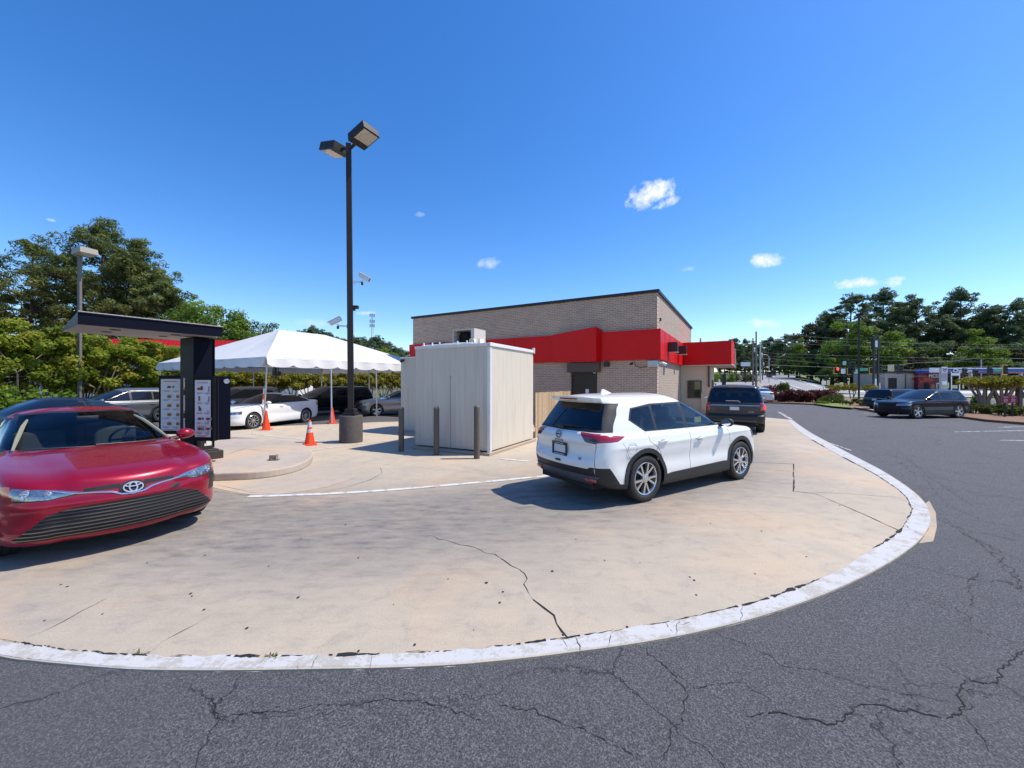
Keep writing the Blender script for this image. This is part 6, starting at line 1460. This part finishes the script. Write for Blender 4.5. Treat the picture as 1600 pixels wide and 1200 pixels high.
# tow-away signs, brown post
for i,(u,lab) in enumerate(((1570.5,'red tow away sign on a dark post, left of the pair'),(1582.5,'red tow away sign on a dark post, right of the pair'))):
    a=at(u,20.3+i*.3); t=thing('parking_sign',lab,'sign',(a.x,20.3+i*.3,0.1),R(-20),'red parking signs')
    w=MB(); w.box((0,.02,.45),(.06,.05,.95)); w.build('post',M_capm,t)
    b=MB(); pts=[(-.16,0),(.16,0),(.16,.30)]+[(.16*math.cos(k),.30+.10*math.sin(k)) for k in (.5,1.0,1.57,2.1,2.6)]+[(-.16,.30)]
    b.prism(pts,-.006,.006,0,frame((0,-.02,.70),(1,0,0),(0,0,1))); e=b.build('sign_face',mat('tow_red',(.33,.015,.03),.45),t)
    b=MB(); b.lathe([(.07,0),(.05,0),(.05,.004),(.07,.004)],16,0,frame((0,-.032,.86),(1,0,0),(0,0,1))); b.box((0,-.032,.86),(.08,.006,.014)); 
    for z in (1.03,1.0,.76): b.box((0,-.030,z),(.18,.005,.012))
    b.build('print',M_swhite,e)
a=at(1592,25); t=thing('brown_post','weathered brown square post behind the tow away signs','post',(a.x,25,0),0); w=MB(); w.box((0,0,1.12),(.22,.22,2.25)); w.build('post_shaft',M_brown,t,False,.01); w=MB(); w.box((0,0,2.27),(.26,.26,.05)); w.build('post_cap',M_brown,t)
# communications tower
a=at(581.5,230); t=thing('cell_tower','thin communications tower rising beyond the tent and trees','tower',(a.x,230,0),0); zt_=zat(490,230)
w=MB()
for k in range(3): an=k*2.094; w.tube([(1.0*math.cos(an),1.0*math.sin(an),0),(.45*math.cos(an),.45*math.sin(an),zt_)],.10,5)
for k in range(14): z=zt_*(.35+.65*k/14); an=(k%3)*2.094; b=((k+1)%3)*2.094; w.tube([(.7*math.cos(an),.7*math.sin(an),z),(.7*math.cos(b),.7*math.sin(b),z+1.5)],.05,4)
w.build('lattice',M_galv,t); w=MB()
for z in (zt_-1,zt_-4.5,zt_-7):
    for k in range(6): an=k*1.047; w.box((1.3*math.cos(an),1.3*math.sin(an),z),(.35,.35,1.7))
w.build('antennas',M_galv,t)
# ================================================================ vegetation
def leafmat(name,c1,c2,c3=None,tr=.35,p3=.15):
    if name in MATS: return MATS[name]
    m,nt=newmat(name); g=NT(nt); at_=g.n('ShaderNodeAttribute',attribute_name='tint')
    stops=[(0.0,c1),(1-p3 if c3 else 1.0,c2)]
    if c3: stops.append((1.0,c3))
    col=g.ramp(at_.outputs['Fac'],stops)
    n=g.noise(g.coord('Object'),.7,3); col=g.mix(g.math('MULTIPLY',n,.5),col,tuple(x*.7 for x in c1))
    d=g.bsdf(col,.62); d.node.inputs['Specular IOR Level'].default_value=.25
    t=g.n('ShaderNodeBsdfTranslucent'); g.l(g.mix(.5,col,c2),t.inputs['Color'])
    mx=g.n('ShaderNodeMixShader',ins={0:tr}); g.l(d,mx.inputs[1]); g.l(t.outputs[0],mx.inputs[2]); g.out(mx.outputs[0]); MATS[name]=m; return m
def leafmesh(name,C,size,m,asp=.55,dirs=None,flat=0.0,tint=None,face=None):
    C=np.asarray(C,float); n=len(C)
    if dirs is None: a=rng.normal(size=(n,3))
    else: a=np.asarray(dirs,float)+rng.normal(size=(n,3))*.35
    if face is not None:
        fn=np.asarray(face,float)+rng.normal(size=(n,3))*.42; fn/=np.linalg.norm(fn,axis=1)[:,None]+1e-9; a=np.cross(fn,rng.normal(size=(n,3)))
    a[:,2]*=(1-flat); a/=np.linalg.norm(a,axis=1)[:,None]+1e-9
    b=np.cross(a,rng.normal(size=(n,3))) if face is None else np.cross(fn,a); b/=np.linalg.norm(b,axis=1)[:,None]+1e-9
    s=(size*rng.uniform(.6,1.35,n))[:,None]; A=a*s; Bq=b*s*asp
    V=np.empty((n,4,3)); V[:,0]=C-A*.5; V[:,1]=C+Bq*.5; V[:,2]=C+A*.5; V[:,3]=C-Bq*.5
    me=bpy.data.meshes.new(name); me.vertices.add(4*n); me.vertices.foreach_set('co',V.ravel()); me.loops.add(4*n); me.loops.foreach_set('vertex_index',np.arange(4*n,dtype=np.int32))
    me.polygons.add(n); me.polygons.foreach_set('loop_start',np.arange(0,4*n,4,dtype=np.int32)); me.update(calc_edges=True)
    t=me.attributes.new('tint','FLOAT','FACE'); tv=rng.uniform(0,1,n) if tint is None else np.clip(np.asarray(tint)+rng.uniform(-.25,.25,n),0,1); t.data.foreach_set('value',tv)
    me.materials.append(m); o=bpy.data.objects.new(name,me); COL.objects.link(o); return o
M_bark=mat('bark_pine',(.105,.075,.058),.9,0,.35,5,.5,25); M_barkd=mat('bark_dark',(.055,.045,.036),.9,0,.3,5,.5,25); M_barkm=mat('bark_myrtle',(.27,.205,.15),.8,0,.25,7,.3,25)
L_pine=leafmat('pine_needles',(.065,.10,.026),(.20,.23,.06),(.32,.31,.10),.32)
L_pined=leafmat('pine_needles_dark',(.065,.11,.055),(.17,.22,.09),(.27,.29,.12),.34)
L_dec=leafmat('leaves_fresh',(.075,.15,.014),(.20,.30,.04),(.30,.38,.07),.4)
L_lime=leafmat('leaves_lime',(.09,.17,.012),(.20,.29,.03),(.32,.38,.06),.42)
L_dark=leafmat('leaves_dark',(.055,.11,.035),(.15,.23,.06),(.25,.33,.08),.38)
L_olive=leafmat('leaves_olive',(.04,.05,.015),(.09,.085,.03),(.15,.11,.05),.3)
L_myr=leafmat('leaves_myrtle',(.11,.165,.014),(.35,.40,.04),(.52,.30,.05),.48,.2)
L_myr2=leafmat('leaves_myrtle_gold',(.13,.13,.012),(.33,.29,.03),(.44,.30,.05),.4)
L_lor=leafmat('leaves_burgundy',(.07,.022,.022),(.18,.055,.045),(.26,.12,.07),.25)
L_box=leafmat('leaves_boxwood',(.045,.075,.012),(.14,.17,.025),(.24,.24,.05),.3)
def pine(h,cr,low,nb,ntuft,seed,m,mb=M_bark,needle=.55,lean=0.0,flat=1.0,dens=22):
    r=random.Random(seed); root=bpy.data.objects.new('pine_tree',None); COL.objects.link(root)
    w=MB(); pts=[]
    for k in range(9): s=k/8; pts.append((lean*s*s*h+.12*math.sin(s*5+seed),.12*math.cos(s*4+seed)-.12,h*.97*s))
    w.tube(pts,[.30*(h/24)*(1-s/9)+.04 for s in range(9)],8)
    C=[];D=[];tt=[]
    for b in range(nb):
        s=low+(1-low)*(b+r.random())/nb; z=h*s; q=(s-low)/(1-low)
        prof=(math.sin(math.pi*min(1,(q*.86+.16)))**.75)*(1-.35*q) ; L=cr*prof*r.uniform(.65,1.15); an=r.uniform(0,6.283); up=.12+.45*q
        bx=lean*s*s*h; P=[]
        for k in range(5):
            e=k/4; P.append(Vector((bx+math.cos(an)*L*e,math.sin(an)*L*e,z+L*(up*e-.20*e*e)+r.uniform(-.1,.1))))
        w.tube(P,[.075*(1-k/5)+.015 for k in range(5)],5)
        n=max(2,int(ntuft*L/cr))
        for k in range(n):
            e=r.uniform(.40,1.08) if k>1 else 1.05-.1*k; i=min(3,int(e*4)); base=P[i].lerp(P[i+1],min(1.2,e*4-i))
            c=base+Vector((r.gauss(0,.55),r.gauss(0,.55),r.gauss(.25,.40)*flat))*(cr/4.5)
            tv=r.random()*.75; rad=r.uniform(.55,1.0)*cr/5.2
            for j in range(dens):
                d=Vector((r.gauss(0,1),r.gauss(0,1),r.gauss(.15,.9))).normalized(); o=c+d*rad*(.35+.65*r.random()**.5); o.z=c.z+(o.z-c.z)*.72
                C.append(o); D.append((d.x,d.y,d.z+.25)); tt.append(tv)
    for k in range(int(ntuft*1.6)):
        c=Vector((lean*h,0,h*r.uniform(.93,1.0)))+Vector((r.gauss(0,.5),r.gauss(0,.5),0))
        for j in range(dens): d=Vector((r.gauss(0,1),r.gauss(0,1),r.gauss(.4,.7))).normalized(); C.append(c+d*.5*r.random()); D.append((d.x,d.y,d.z+.25)); tt.append(.6)
    t=w.build('trunk',mb,root,True); c=leafmesh('crown',[tuple(x) for x in C],needle,m,.24,None,0,tt,[tuple(x) for x in D]); c.parent=root; return root
def broad(h,cr,low,ncl,nleaf,seed,m,size,mb=M_barkd,sq=1.0,stems=1,name='tree',shape=1.0,clr=None):
    r=random.Random(seed); root=bpy.data.objects.new(name,None); COL.objects.link(root); w=MB(); cen=[]
    hz=h*(1-low)/2; cz=h*low+hz
    for k in range(ncl):
        while True:
            x,y,z=(r.uniform(-1,1) for _ in range(3)); q=x*x+y*y+z*z
            if .18<q<1: break
        f=1-.30*max(0,z)*shape; cen.append(Vector((x*cr*f,y*cr*f,cz+z*hz*.92)))
    if stems==1:
        w.tube([(0,0,0),(.1,.05,h*low),(.0,.1,cz),(0,.0,cz+hz*.5)],[h*.022+.04,h*.018+.03,h*.010+.02,.03],8)
        for c in cen[:max(10,ncl//3)]: s=r.uniform(low,.6); w.tube([(0,.05,h*s),tuple(Vector((0,0,h*s)).lerp(c,.5)+Vector((0,0,.2))),tuple(c)],[.02+.004*h,.02+.002*h,.012],5)
    else:
        for k in range(stems):
            an=6.283*k/stems+r.uniform(-.4,.4); R_=cr*r.uniform(.25,.75); e=Vector((math.cos(an)*R_,math.sin(an)*R_,h*(low+.35*r.random())))
            w.tube([(math.cos(an)*.12,math.sin(an)*.12,0),(math.cos(an)*(.12+R_*.35)+r.uniform(-.08,.08),math.sin(an)*(.12+R_*.35)+r.uniform(-.08,.08),e.z*.5),tuple(e)],[.055,.042,.028],6)
            for q in range(3): c=r.choice(cen); w.tube([tuple(e),tuple(e.lerp(c,.8))],[.022,.008],4)
    C=[];tt=[];FN=[]
    cl=clr or cr*.30
    for c in cen:
        k=int(nleaf/ncl*r.uniform(.6,1.4)); rr=cl*r.uniform(.65,1.25); tv=r.random()*.75+.12
        P=rng.normal(size=(k,3)); P/=np.linalg.norm(P,axis=1)[:,None]; P*=(rng.random(k)**.42)[:,None]*rr; P[:,2]*=.72*sq
        C.append(P+np.array(c)); tt.append(np.full(k,tv)); FN.append(P/rr+np.array([0,0,.3]))
    t=w.build('trunk',mb,root,True); o=leafmesh('crown',np.concatenate(C),size,m,.62,None,0,np.concatenate(tt),np.concatenate(FN)); o.parent=root; return root
def put(proto,first,loc,rz,sc,label,cat,group,name=None):
    o=proto if first else copy_tree(proto); o.location=loc; o.rotation_euler=(0,0,rz); o.scale=(sc[0],sc[0],sc[1]) if isinstance(sc,tuple) else (sc,)*3
    if name: o.name=name
    return tag(o,label,cat,group)
# ---- big pines on the left
for i,(u,vt,Y,cr,lean,lab,nb) in enumerate(((50,378,60,6.6,.0,'open crowned tall pine at the far left behind the hedge',40),(-22,400,58,5.0,-.02,'pine cut by the left edge of the photo',30),(158,350,62,6.6,-.01,'tallest pine in the group above the menu board canopy',54),(222,384,60,6.0,.02,'dense rounded pine right of the tallest one',56),(256,442,58,4.3,.02,'shorter bushy pine at the right end of the left pine group',44),(106,400,66,5.2,.0,'pine between the open crowned pine and the tallest pine',34))):
    h=zat(vt,Y); a=at(u,Y); o=pine(h,cr,.30 if i in(3,4) else .36,nb,13 if i not in (0,1) else 8,i+3,L_pine,M_bark,.55,lean,1.0,75); o.location=(a.x,Y,-.1); o.rotation_euler=(0,0,i*1.3); tag(o,lab,'pine tree','tall pines behind the left hedge')
# ---- deciduous trees right of them
for i,(u,vt,Y,cr,lab,m,nl) in enumerate(((322,468,54,4.6,'round fresh green tree above the right end of the menu board canopy',L_dec,9000),(362,484,54,4.2,'fresh green tree left of the tent peak',L_dec,8000),(296,452,66,3.0,'thin leaved tree behind the round fresh green tree',L_dec,2200),(410,490,70,3.6,'sparse airy tree directly left of the tent peak',L_dec,3000),(440,503,74,3.2,'low sparse tree rising behind the tent peak',L_dec,2600),(388,506,52,3.0,'low fresh green tree touching the left slope of the tent',L_dec,5000))):
    h=zat(vt,Y); a=at(u,Y); o=broad(h,cr,.22,30,nl,i+50,L_dec if i!=3 else L_box,.34,M_barkd,1.0); o.location=(a.x,Y,-.1); tag(o,lab,'tree','fresh green trees left of the tent')
# ---- tall loose crepe myrtle hedge
LH='tall loose crepe myrtle hedge along the left lot edge'
prot=[broad(5.6,1.55,.18,31,7200,70+i,L_myr,.17,M_barkm,1.0,6,'crepe_myrtle',.4,.46) for i in range(3)]
used=set(); dirv=Vector((.5,.866,0))
ts=[-4.2,-2.8,-1.4,-.2,1.1,2.3,3.5,4.7,5.9,7.1,8.4]
names=['at the left edge of the photo','just right of the photo edge','below the open crowned pine','left of the pale headed lamp post','beside the pale headed lamp post','right of the pale headed lamp post','under the left half of the canopy','under the middle of the canopy','under the right half of the canopy','left of the menu board column','between the menu board and the tent']
for i,t_ in enumerate(ts):
    k=i%3; p=Vector((-25.6,20.6,-.1))+dirv*t_; hh=(5.7,5.6,5.5,5.6,5.5,5.2,5.1,5.0,4.6,4.1,3.6)[i]*random.uniform(.96,1.03)
    put(prot[k],k not in used,p,random.uniform(0,6),(1.08,hh/5.6),'loose yellow green crepe myrtle of the tall hedge, '+names[i],'shrub tree',LH); used.add(k)
# second, deeper row keeps the hedge leafy
for i in range(6):
    p=Vector((-27.6,21.4,-.1))+dirv*(-3+i*2.1); put(prot[i%3],False,p,random.uniform(0,6),(1.1,(5.3,5.4,5.2,5.0,4.6,4.0)[i]/5.6),'crepe myrtle in the back row of the tall hedge, seen only through the front row','shrub tree',LH+', back row')
# ---- clipped low crepe myrtle row behind the tent
prot2=[broad(3.0,1.45,.42,34,5200,90+i,L_myr2,.16,M_barkm,.8,6,'clipped_myrtle',.0,.42) for i in range(3)]; used=set()
for i in range(15):
    t_=9.6+i*1.62; p=Vector((-25.6,20.6,-.1))+dirv*t_; k=i%3; put(prot2[k],k not in used,p,random.uniform(0,6),(1.0,(1.0+.004*i)*random.uniform(.96,1.05)),'clipped golden green crepe myrtle in the flat topped row seen under the tent','shrub tree','flat topped crepe myrtle row behind the tent'); used.add(k)
# ---- low bushes at far left
def bush(name,lab,p,rx,ry,rz,n,size,m,group=None,seed=0,flatbase=True):
    r=np.random.default_rng(seed+5); k=max(6,int(n/160)); C=[];tt=[]
    for i in range(k):
        v=r.normal(size=3); v/=np.linalg.norm(v); v[2]=abs(v[2])*.95 if flatbase else v[2]; q=r.uniform(.55,.92); c=v*q*np.array([rx,ry,rz])
        kk=n//k; P=r.normal(size=(kk,3)); P/=np.linalg.norm(P,axis=1)[:,None]; P*=(r.random(kk)**.45)[:,None]*np.array([rx,ry,rz])*.42; C.append(P+c); tt.append(np.full(kk,r.random()*.75+.1))
    C=np.concatenate(C); C[:,2]=np.abs(C[:,2]); o=thing(name,lab,'shrub',p,0,group)
    f=leafmesh('foliage',C,size,m,.6,None,0,np.concatenate(tt)); f.parent=o
    w=MB()
    for i in range(5): a=i*1.26; w.tube([(0,0,-.02),(math.cos(a)*rx*.5,math.sin(a)*ry*.5,rz*.6)],[.03,.01],5)
    w.build('stem',M_barkd,o,True); return o
a=at(78,18.6); bush('leafy_shrub','bright green arching shrub above the roof of the navy sedan',(a.x,18.6,-.05),1.1,.8,1.75,2600,.20,L_lime,'bright shrubs under the tall hedge',1)
a=at(8,17.4); bush('leafy_shrub','bright green shrub at the left photo edge below the hedge',(a.x,17.4,-.05),1.1,.8,1.7,2600,.20,L_lime,'bright shrubs under the tall hedge',2)
a=at(38,18.2); bush('leafy_shrub','dark glossy shrub between the two bright shrubs at the left',(a.x,18.4,-.05),1.0,.8,1.5,2400,.20,L_dark,None,3)
a=at(-40,17.0); bush('leafy_shrub','shrub just beyond the left photo edge under the hedge',(a.x,17.0,-.05),1.2,.8,1.6,2400,.20,L_lime,'bright shrubs under the tall hedge',4)
# ---- woods beyond the tent
pp=[pine(22,5.2,.30,44,9,200+i,L_pined,M_bark,.75,.0,1.0,55) for i in range(3)]; bb=[broad(16,5.2,.10,34,8000,220+i,(L_dark,L_dec,L_olive)[i],.46,M_barkd,1.0) for i in range(3)]
pu=set();bu=set()
def pt(k,u,vt,Y,lab,grp,wid=1.0,zb=None):
    a=at(u,Y); z0=terr(a.x,Y); h=zat(vt,Y)-z0; f=k not in pu; pu.add(k); put(pp[k],f,(a.x,Y,z0),random.uniform(0,6),(h/22*wid,h/22),lab,'pine tree',grp,'pine_tree')
def bt(k,u,vt,Y,lab,grp,wid=1.0):
    a=at(u,Y); z0=terr(a.x,Y); h=zat(vt,Y)-z0; f=k not in bu; bu.add(k); put(bb[k],f,(a.x,Y,z0),random.uniform(0,6),(h/16*wid,h/16),lab,'tree',grp,'broadleaf_tree')
GW='wooded ridge beyond the tent'
for i,(k,u,vt) in enumerate(((0,468,520),(1,487,514),(2,505,519),(0,528,530),(1,548,527),(2,568,530),(0,589,527),(1,607,538),(2,626,546),(2,478,522),(1,516,524),(0,538,532),(2,558,531),(1,579,532),(0,598,535),(1,617,545),(0,636,550))): pt(k,u,vt,140+i%3*8,'dark pine on the wooded ridge beyond the tent','pines on the ridge beyond the tent',1.35)
for i,(k,u,vt) in enumerate(((0,478,538),(1,537,540),(2,515,538),(0,560,543),(1,590,540),(0,612,550),(0,640,556),(0,500,538),(0,548,542),(0,575,544))): bt(k,u,vt,118+i%2*6,'broadleaf tree in front of the ridge pines beyond the tent',GW,1.4)
# ---- woods on the right
GP='tall pines behind the fuel station'; GB='broadleaf trees along the right hand woods'
for i,(k,u,vt,Y,wd) in enumerate(((0,1330,464,128,1.25),(1,1382,459,134,1.25),(2,1430,467,130,1.2),(0,1404,478,140,1.2),(1,1500,457,128,1.2),(2,1478,482,132,1.1),(0,1555,482,120,1.15),(1,1590,474,118,1.25),(2,1630,480,118,1.2),(0,1530,492,140,1.2),(1,1290,492,150,1.1),(2,1455,494,142,1.1),(0,1670,470,122,1.2))):
    pt(k,u,vt,Y,('tall dark pine over the right hand woods, '+['above the slim black lamp post','second crown right of the lamp post','above the beige shop','behind the beige shop','highest crown above the fuel canopy','left of the highest crown','over the right end signals','near the right photo edge','cut by the right photo edge','behind the bright green tree','at the left shoulder of the woods','behind the maroon shop','outside the right photo edge'][i]),GP,wd)
for i,(k,u,vt,Y,wd) in enumerate(((2,1268,503,142,1.2),(2,1300,497,136,1.15),(0,1245,528,150,1.3),(0,1232,548,170,1.2),(0,1283,535,128,1.3),(0,1320,528,124,1.2),(0,1360,530,122,1.3),(0,1408,524,124,1.3),(0,1440,530,120,1.3),(0,1470,528,120,1.2),(0,1510,540,116,1.3),(0,1560,528,114,1.3),(0,1600,522,112,1.3),(0,1345,550,116,1.3),(0,1390,552,114,1.3),(0,1300,556,120,1.3),(0,1262,560,134,1.3),(0,1640,528,112,1.3),(2,1425,546,117,1.2),(2,1585,540,112,1.2),(0,1535,552,112,1.3),(0,1485,554,112,1.3))): bt(k,u,vt,Y,'dark broadleaf tree in the understorey of the right hand woods','understorey of the right hand woods',wd)
lime=[broad(15,4.0,.12,34,7500,260+i,L_dec if i else L_lime,.42,M_barkd,1.0) for i in range(2)]; lu=set()
for i,(k,u,vt,Y,wd,lab) in enumerate(((1,1322,487,112,1.0,'upright fresh green tree behind the slim black lamp post'),(1,1376,492,110,1.15,'fresh pale green tree behind the dark pylon sign'),(0,1527,513,104,1.2,'bright lime green tree over the fuel canopy'),(0,1250,527,128,.8,'small yellow green tree at the left end of the right woods'),(0,1232,566,150,1.0,'small pale tree beside the hill road'))):
    a=at(u,Y); z0=terr(a.x,Y); h=zat(vt,Y)-z0; put(lime[k],k not in lu,(a.x,Y,z0),random.uniform(0,6),(h/15*wd,h/15),lab,'tree',None,'bright_tree'); lu.add(k)
GF='far pines closing the hill road'
for i,(k,u,vt,Y) in enumerate(((0,1150,530,230),(1,1163,532,235),(2,1178,536,240),(0,1193,533,245),(1,1205,529,240),(2,1218,532,235),(0,1228,524,215),(1,1140,533,230),(2,1240,534,220),(0,1125,535,230),(1,1212,540,225),(2,1186,542,230),(0,1172,540,225),(1,1158,541,222))): pt(k,u,vt,Y,'distant pine closing the view up the hill road',GF,1.3)
for i,u in enumerate((1132,1148,1164,1180,1196,1212,1226,1244)): bt(0 if i%2 else 2,u,556+i%3*3,205+i%2*10,'distant broadleaf tree at the top of the hill road','far broadleaf trees closing the hill road',1.5)
# ---- planting in the right-hand islands
def hedge(name,lab,pts,w_,h_,n,size,m,zb=.1):
    P=dense([Vector(p) for p in pts],6) if len(pts)>2 else [Vector(p) for p in pts]; o=thing(name,lab,'hedge',(P[0].x,P[0].y,zb)); C=[];tt=[]
    L=[0]
    for a,b in zip(P,P[1:]): L.append(L[-1]+(b-a).length)
    k=max(8,n//130)
    for i in range(k):
        s=random.uniform(0,L[-1]); j=max(x for x in range(len(L)-1) if L[x]<=s); p=P[j].lerp(P[j+1],(s-L[j])/(L[j+1]-L[j])); c=np.array([p.x-P[0].x+random.uniform(-.5,.5)*w_,p.y-P[0].y+random.uniform(-.5,.5)*w_,h_*random.uniform(.15,.86)])
        kk=n//k; Q=rng.normal(size=(kk,3)); Q/=np.linalg.norm(Q,axis=1)[:,None]; Q*=(rng.random(kk)**.45)[:,None]*np.array([.34,.34,.22])*max(h_,.6); C.append(Q+c); tt.append(np.full(kk,random.random()*.75+.1))
    C=np.concatenate(C); C[:,2]=np.abs(C[:,2]); f=leafmesh('foliage',C,size,m,.6,None,0,np.concatenate(tt)); f.parent=o
    g_=MB()
    for i in range(10): q=P[min(len(P)-1,int(i/10*len(P)))]-P[0]; g_.tube([(q.x,q.y,-.05),(q.x+.05,q.y,h_*.5)],.03,5)
    g_.build('stem',M_barkd,o); return o
hedge('red_hedge','long low burgundy leaved hedge at the end of the lot',[(at(1212,37).x,37),(at(1250,36).x,36),(at(1300,36.5).x,36.5)],1.3,1.08,15000,.17,L_lor)
bush('round_shrub','clipped round yellow green shrub right of the burgundy hedge',tuple(at(1301,34,.08)),.95,.8,.78,2200,.11,L_box,None,11)
hedge('low_hedge','low green hedge between the round shrub and the boxy black suv',[(at(1312,31.5).x,31.5),(at(1350,30).x,30),(at(1390,29).x,29)],.9,.52,3600,.11,L_box)
bush('low_shrub','small bright green shrub at the foot of the burgundy hedge',tuple(at(1287,33,.08)),.6,.5,.35,900,.11,L_lime,None,12)
for i,(u,Y,lab) in enumerate(((1305,46,'thin yellow green sapling left of the slim black lamp post'),(1331,45,'yellow green sapling touching the slim black lamp post'),(1357,47,'small yellow green sapling right of the slim black lamp post'))):
    a=at(u,Y); o=broad(1.75,.9,.5,16,900,300+i,L_myr2,.14,M_barkm,.7,4,'sapling',.0,.4); o.location=(a.x,Y,.0); tag(o,lab,'sapling','saplings beyond the island')
bush('mixed_shrub','rounded green shrub beside the utility poles',tuple(at(1226,60,terr(at(1226,60).x,60))),1.0,1.0,1.7,1500,.2,L_box,None,13)
bush('mixed_shrub','low burgundy shrub behind the utility poles',tuple(at(1208,62,terr(at(1208,62).x,62))),1.9,1.0,1.3,1700,.2,L_lor,None,14)
for i,(u,v) in enumerate(((1122,582),(1140,581),(1158,583),(1172,584),(1110,584))):
    Y=104+i; a=at(u,Y); bush('bank_shrub',('yellow green bank shrub beyond the drive through canopy, '+['left of the dark square post','right of the dark square post','below the small white sign board','beside the utility poles','against the service bay wall'][i]),(a.x,Y,terr(a.x,Y)),2.2,1.5,zat(v,Y)-terr(a.x,Y),1400,.32,L_lime if i in(0,1,4) else L_olive,'bank shrubs',20+i)
# pollarded crepe myrtles on the corner island
def pollard(loc,h,cr,seed,lab):
    r=random.Random(seed); o=thing('pollarded_myrtle',lab,'shrub tree',loc,0,'pollarded crepe myrtles on the corner island'); w=MB(); tips=[]
    for k in range(8):
        an=k*.785+r.uniform(-.3,.3); e=Vector((math.cos(an)*cr*.42,math.sin(an)*cr*.42,h*.62)); w.tube([(math.cos(an)*.10,math.sin(an)*.10,-.05),(math.cos(an)*.17,math.sin(an)*.17,h*.28),tuple(e)],[.12,.095,.06],7)
        for q in range(4): t_=e+Vector((r.uniform(-.5,.5)*cr,r.uniform(-.5,.5)*cr,h*r.uniform(.12,.28))); tips.append(t_); w.tube([tuple(e),tuple(e.lerp(t_,.5)+Vector((0,0,.05))),tuple(t_)],[.045,.03,.015],5)
    w.build('trunk',M_barkm,o,True); C=[];tt=[]
    for t_ in tips:
        k=110; P=rng.normal(size=(k,3)); P/=np.linalg.norm(P,axis=1)[:,None]; P*=(rng.random(k)**.45)[:,None]*np.array([.36,.36,.26]); C.append(P+np.array(t_)); tt.append(np.full(k,r.random()*.8+.1))
    f=leafmesh('crown',np.concatenate(C),.13,L_myr2,.6,None,0,np.concatenate(tt)); f.parent=o
pollard(tuple(at(1537,25.5,.1)),2.15,1.25,1,'left pollarded crepe myrtle with thick splayed trunks beside the dark wagon'); pollard(tuple(at(1566,25,.1)),2.2,1.2,2,'middle pollarded crepe myrtle behind the red tow away signs'); pollard(tuple(at(1612,26,.1)),2.2,1.3,3,'right pollarded crepe myrtle cut by the photo edge')
hedge('boxwood_hedge','low rounded boxwood under the left pollarded myrtle',[(at(1524,22.6).x,22.6),(at(1548,22.4).x,22.4)],.9,.55,2600,.10,L_box)
hedge('boxwood_hedge','low rounded boxwood around the posts of the tow away signs',[(at(1560,21.4).x,21.4),(at(1600,21.0).x,21.0),(at(1640,20.6).x,20.6)],1.0,.62,4200,.10,L_box)
bush('leafy_shrub','dark shrub at the foot of the left pollarded myrtle',tuple(at(1530,26.5,.1)),.6,.5,1.0,900,.16,L_dark,None,31)
# weeds in the kerb joint
w_=[]
for u,v in ((214,1023),(429,1025),(432,1026),(218,1024)):
    p=gp(u,v)
    for k in range(7): w_.append((p.x+random.gauss(0,.02),p.y+random.gauss(0,.012),abs(random.gauss(0,.010))+.004))
o=leafmesh('weeds',w_,.025,L_box,.35); o['kind']='stuff'
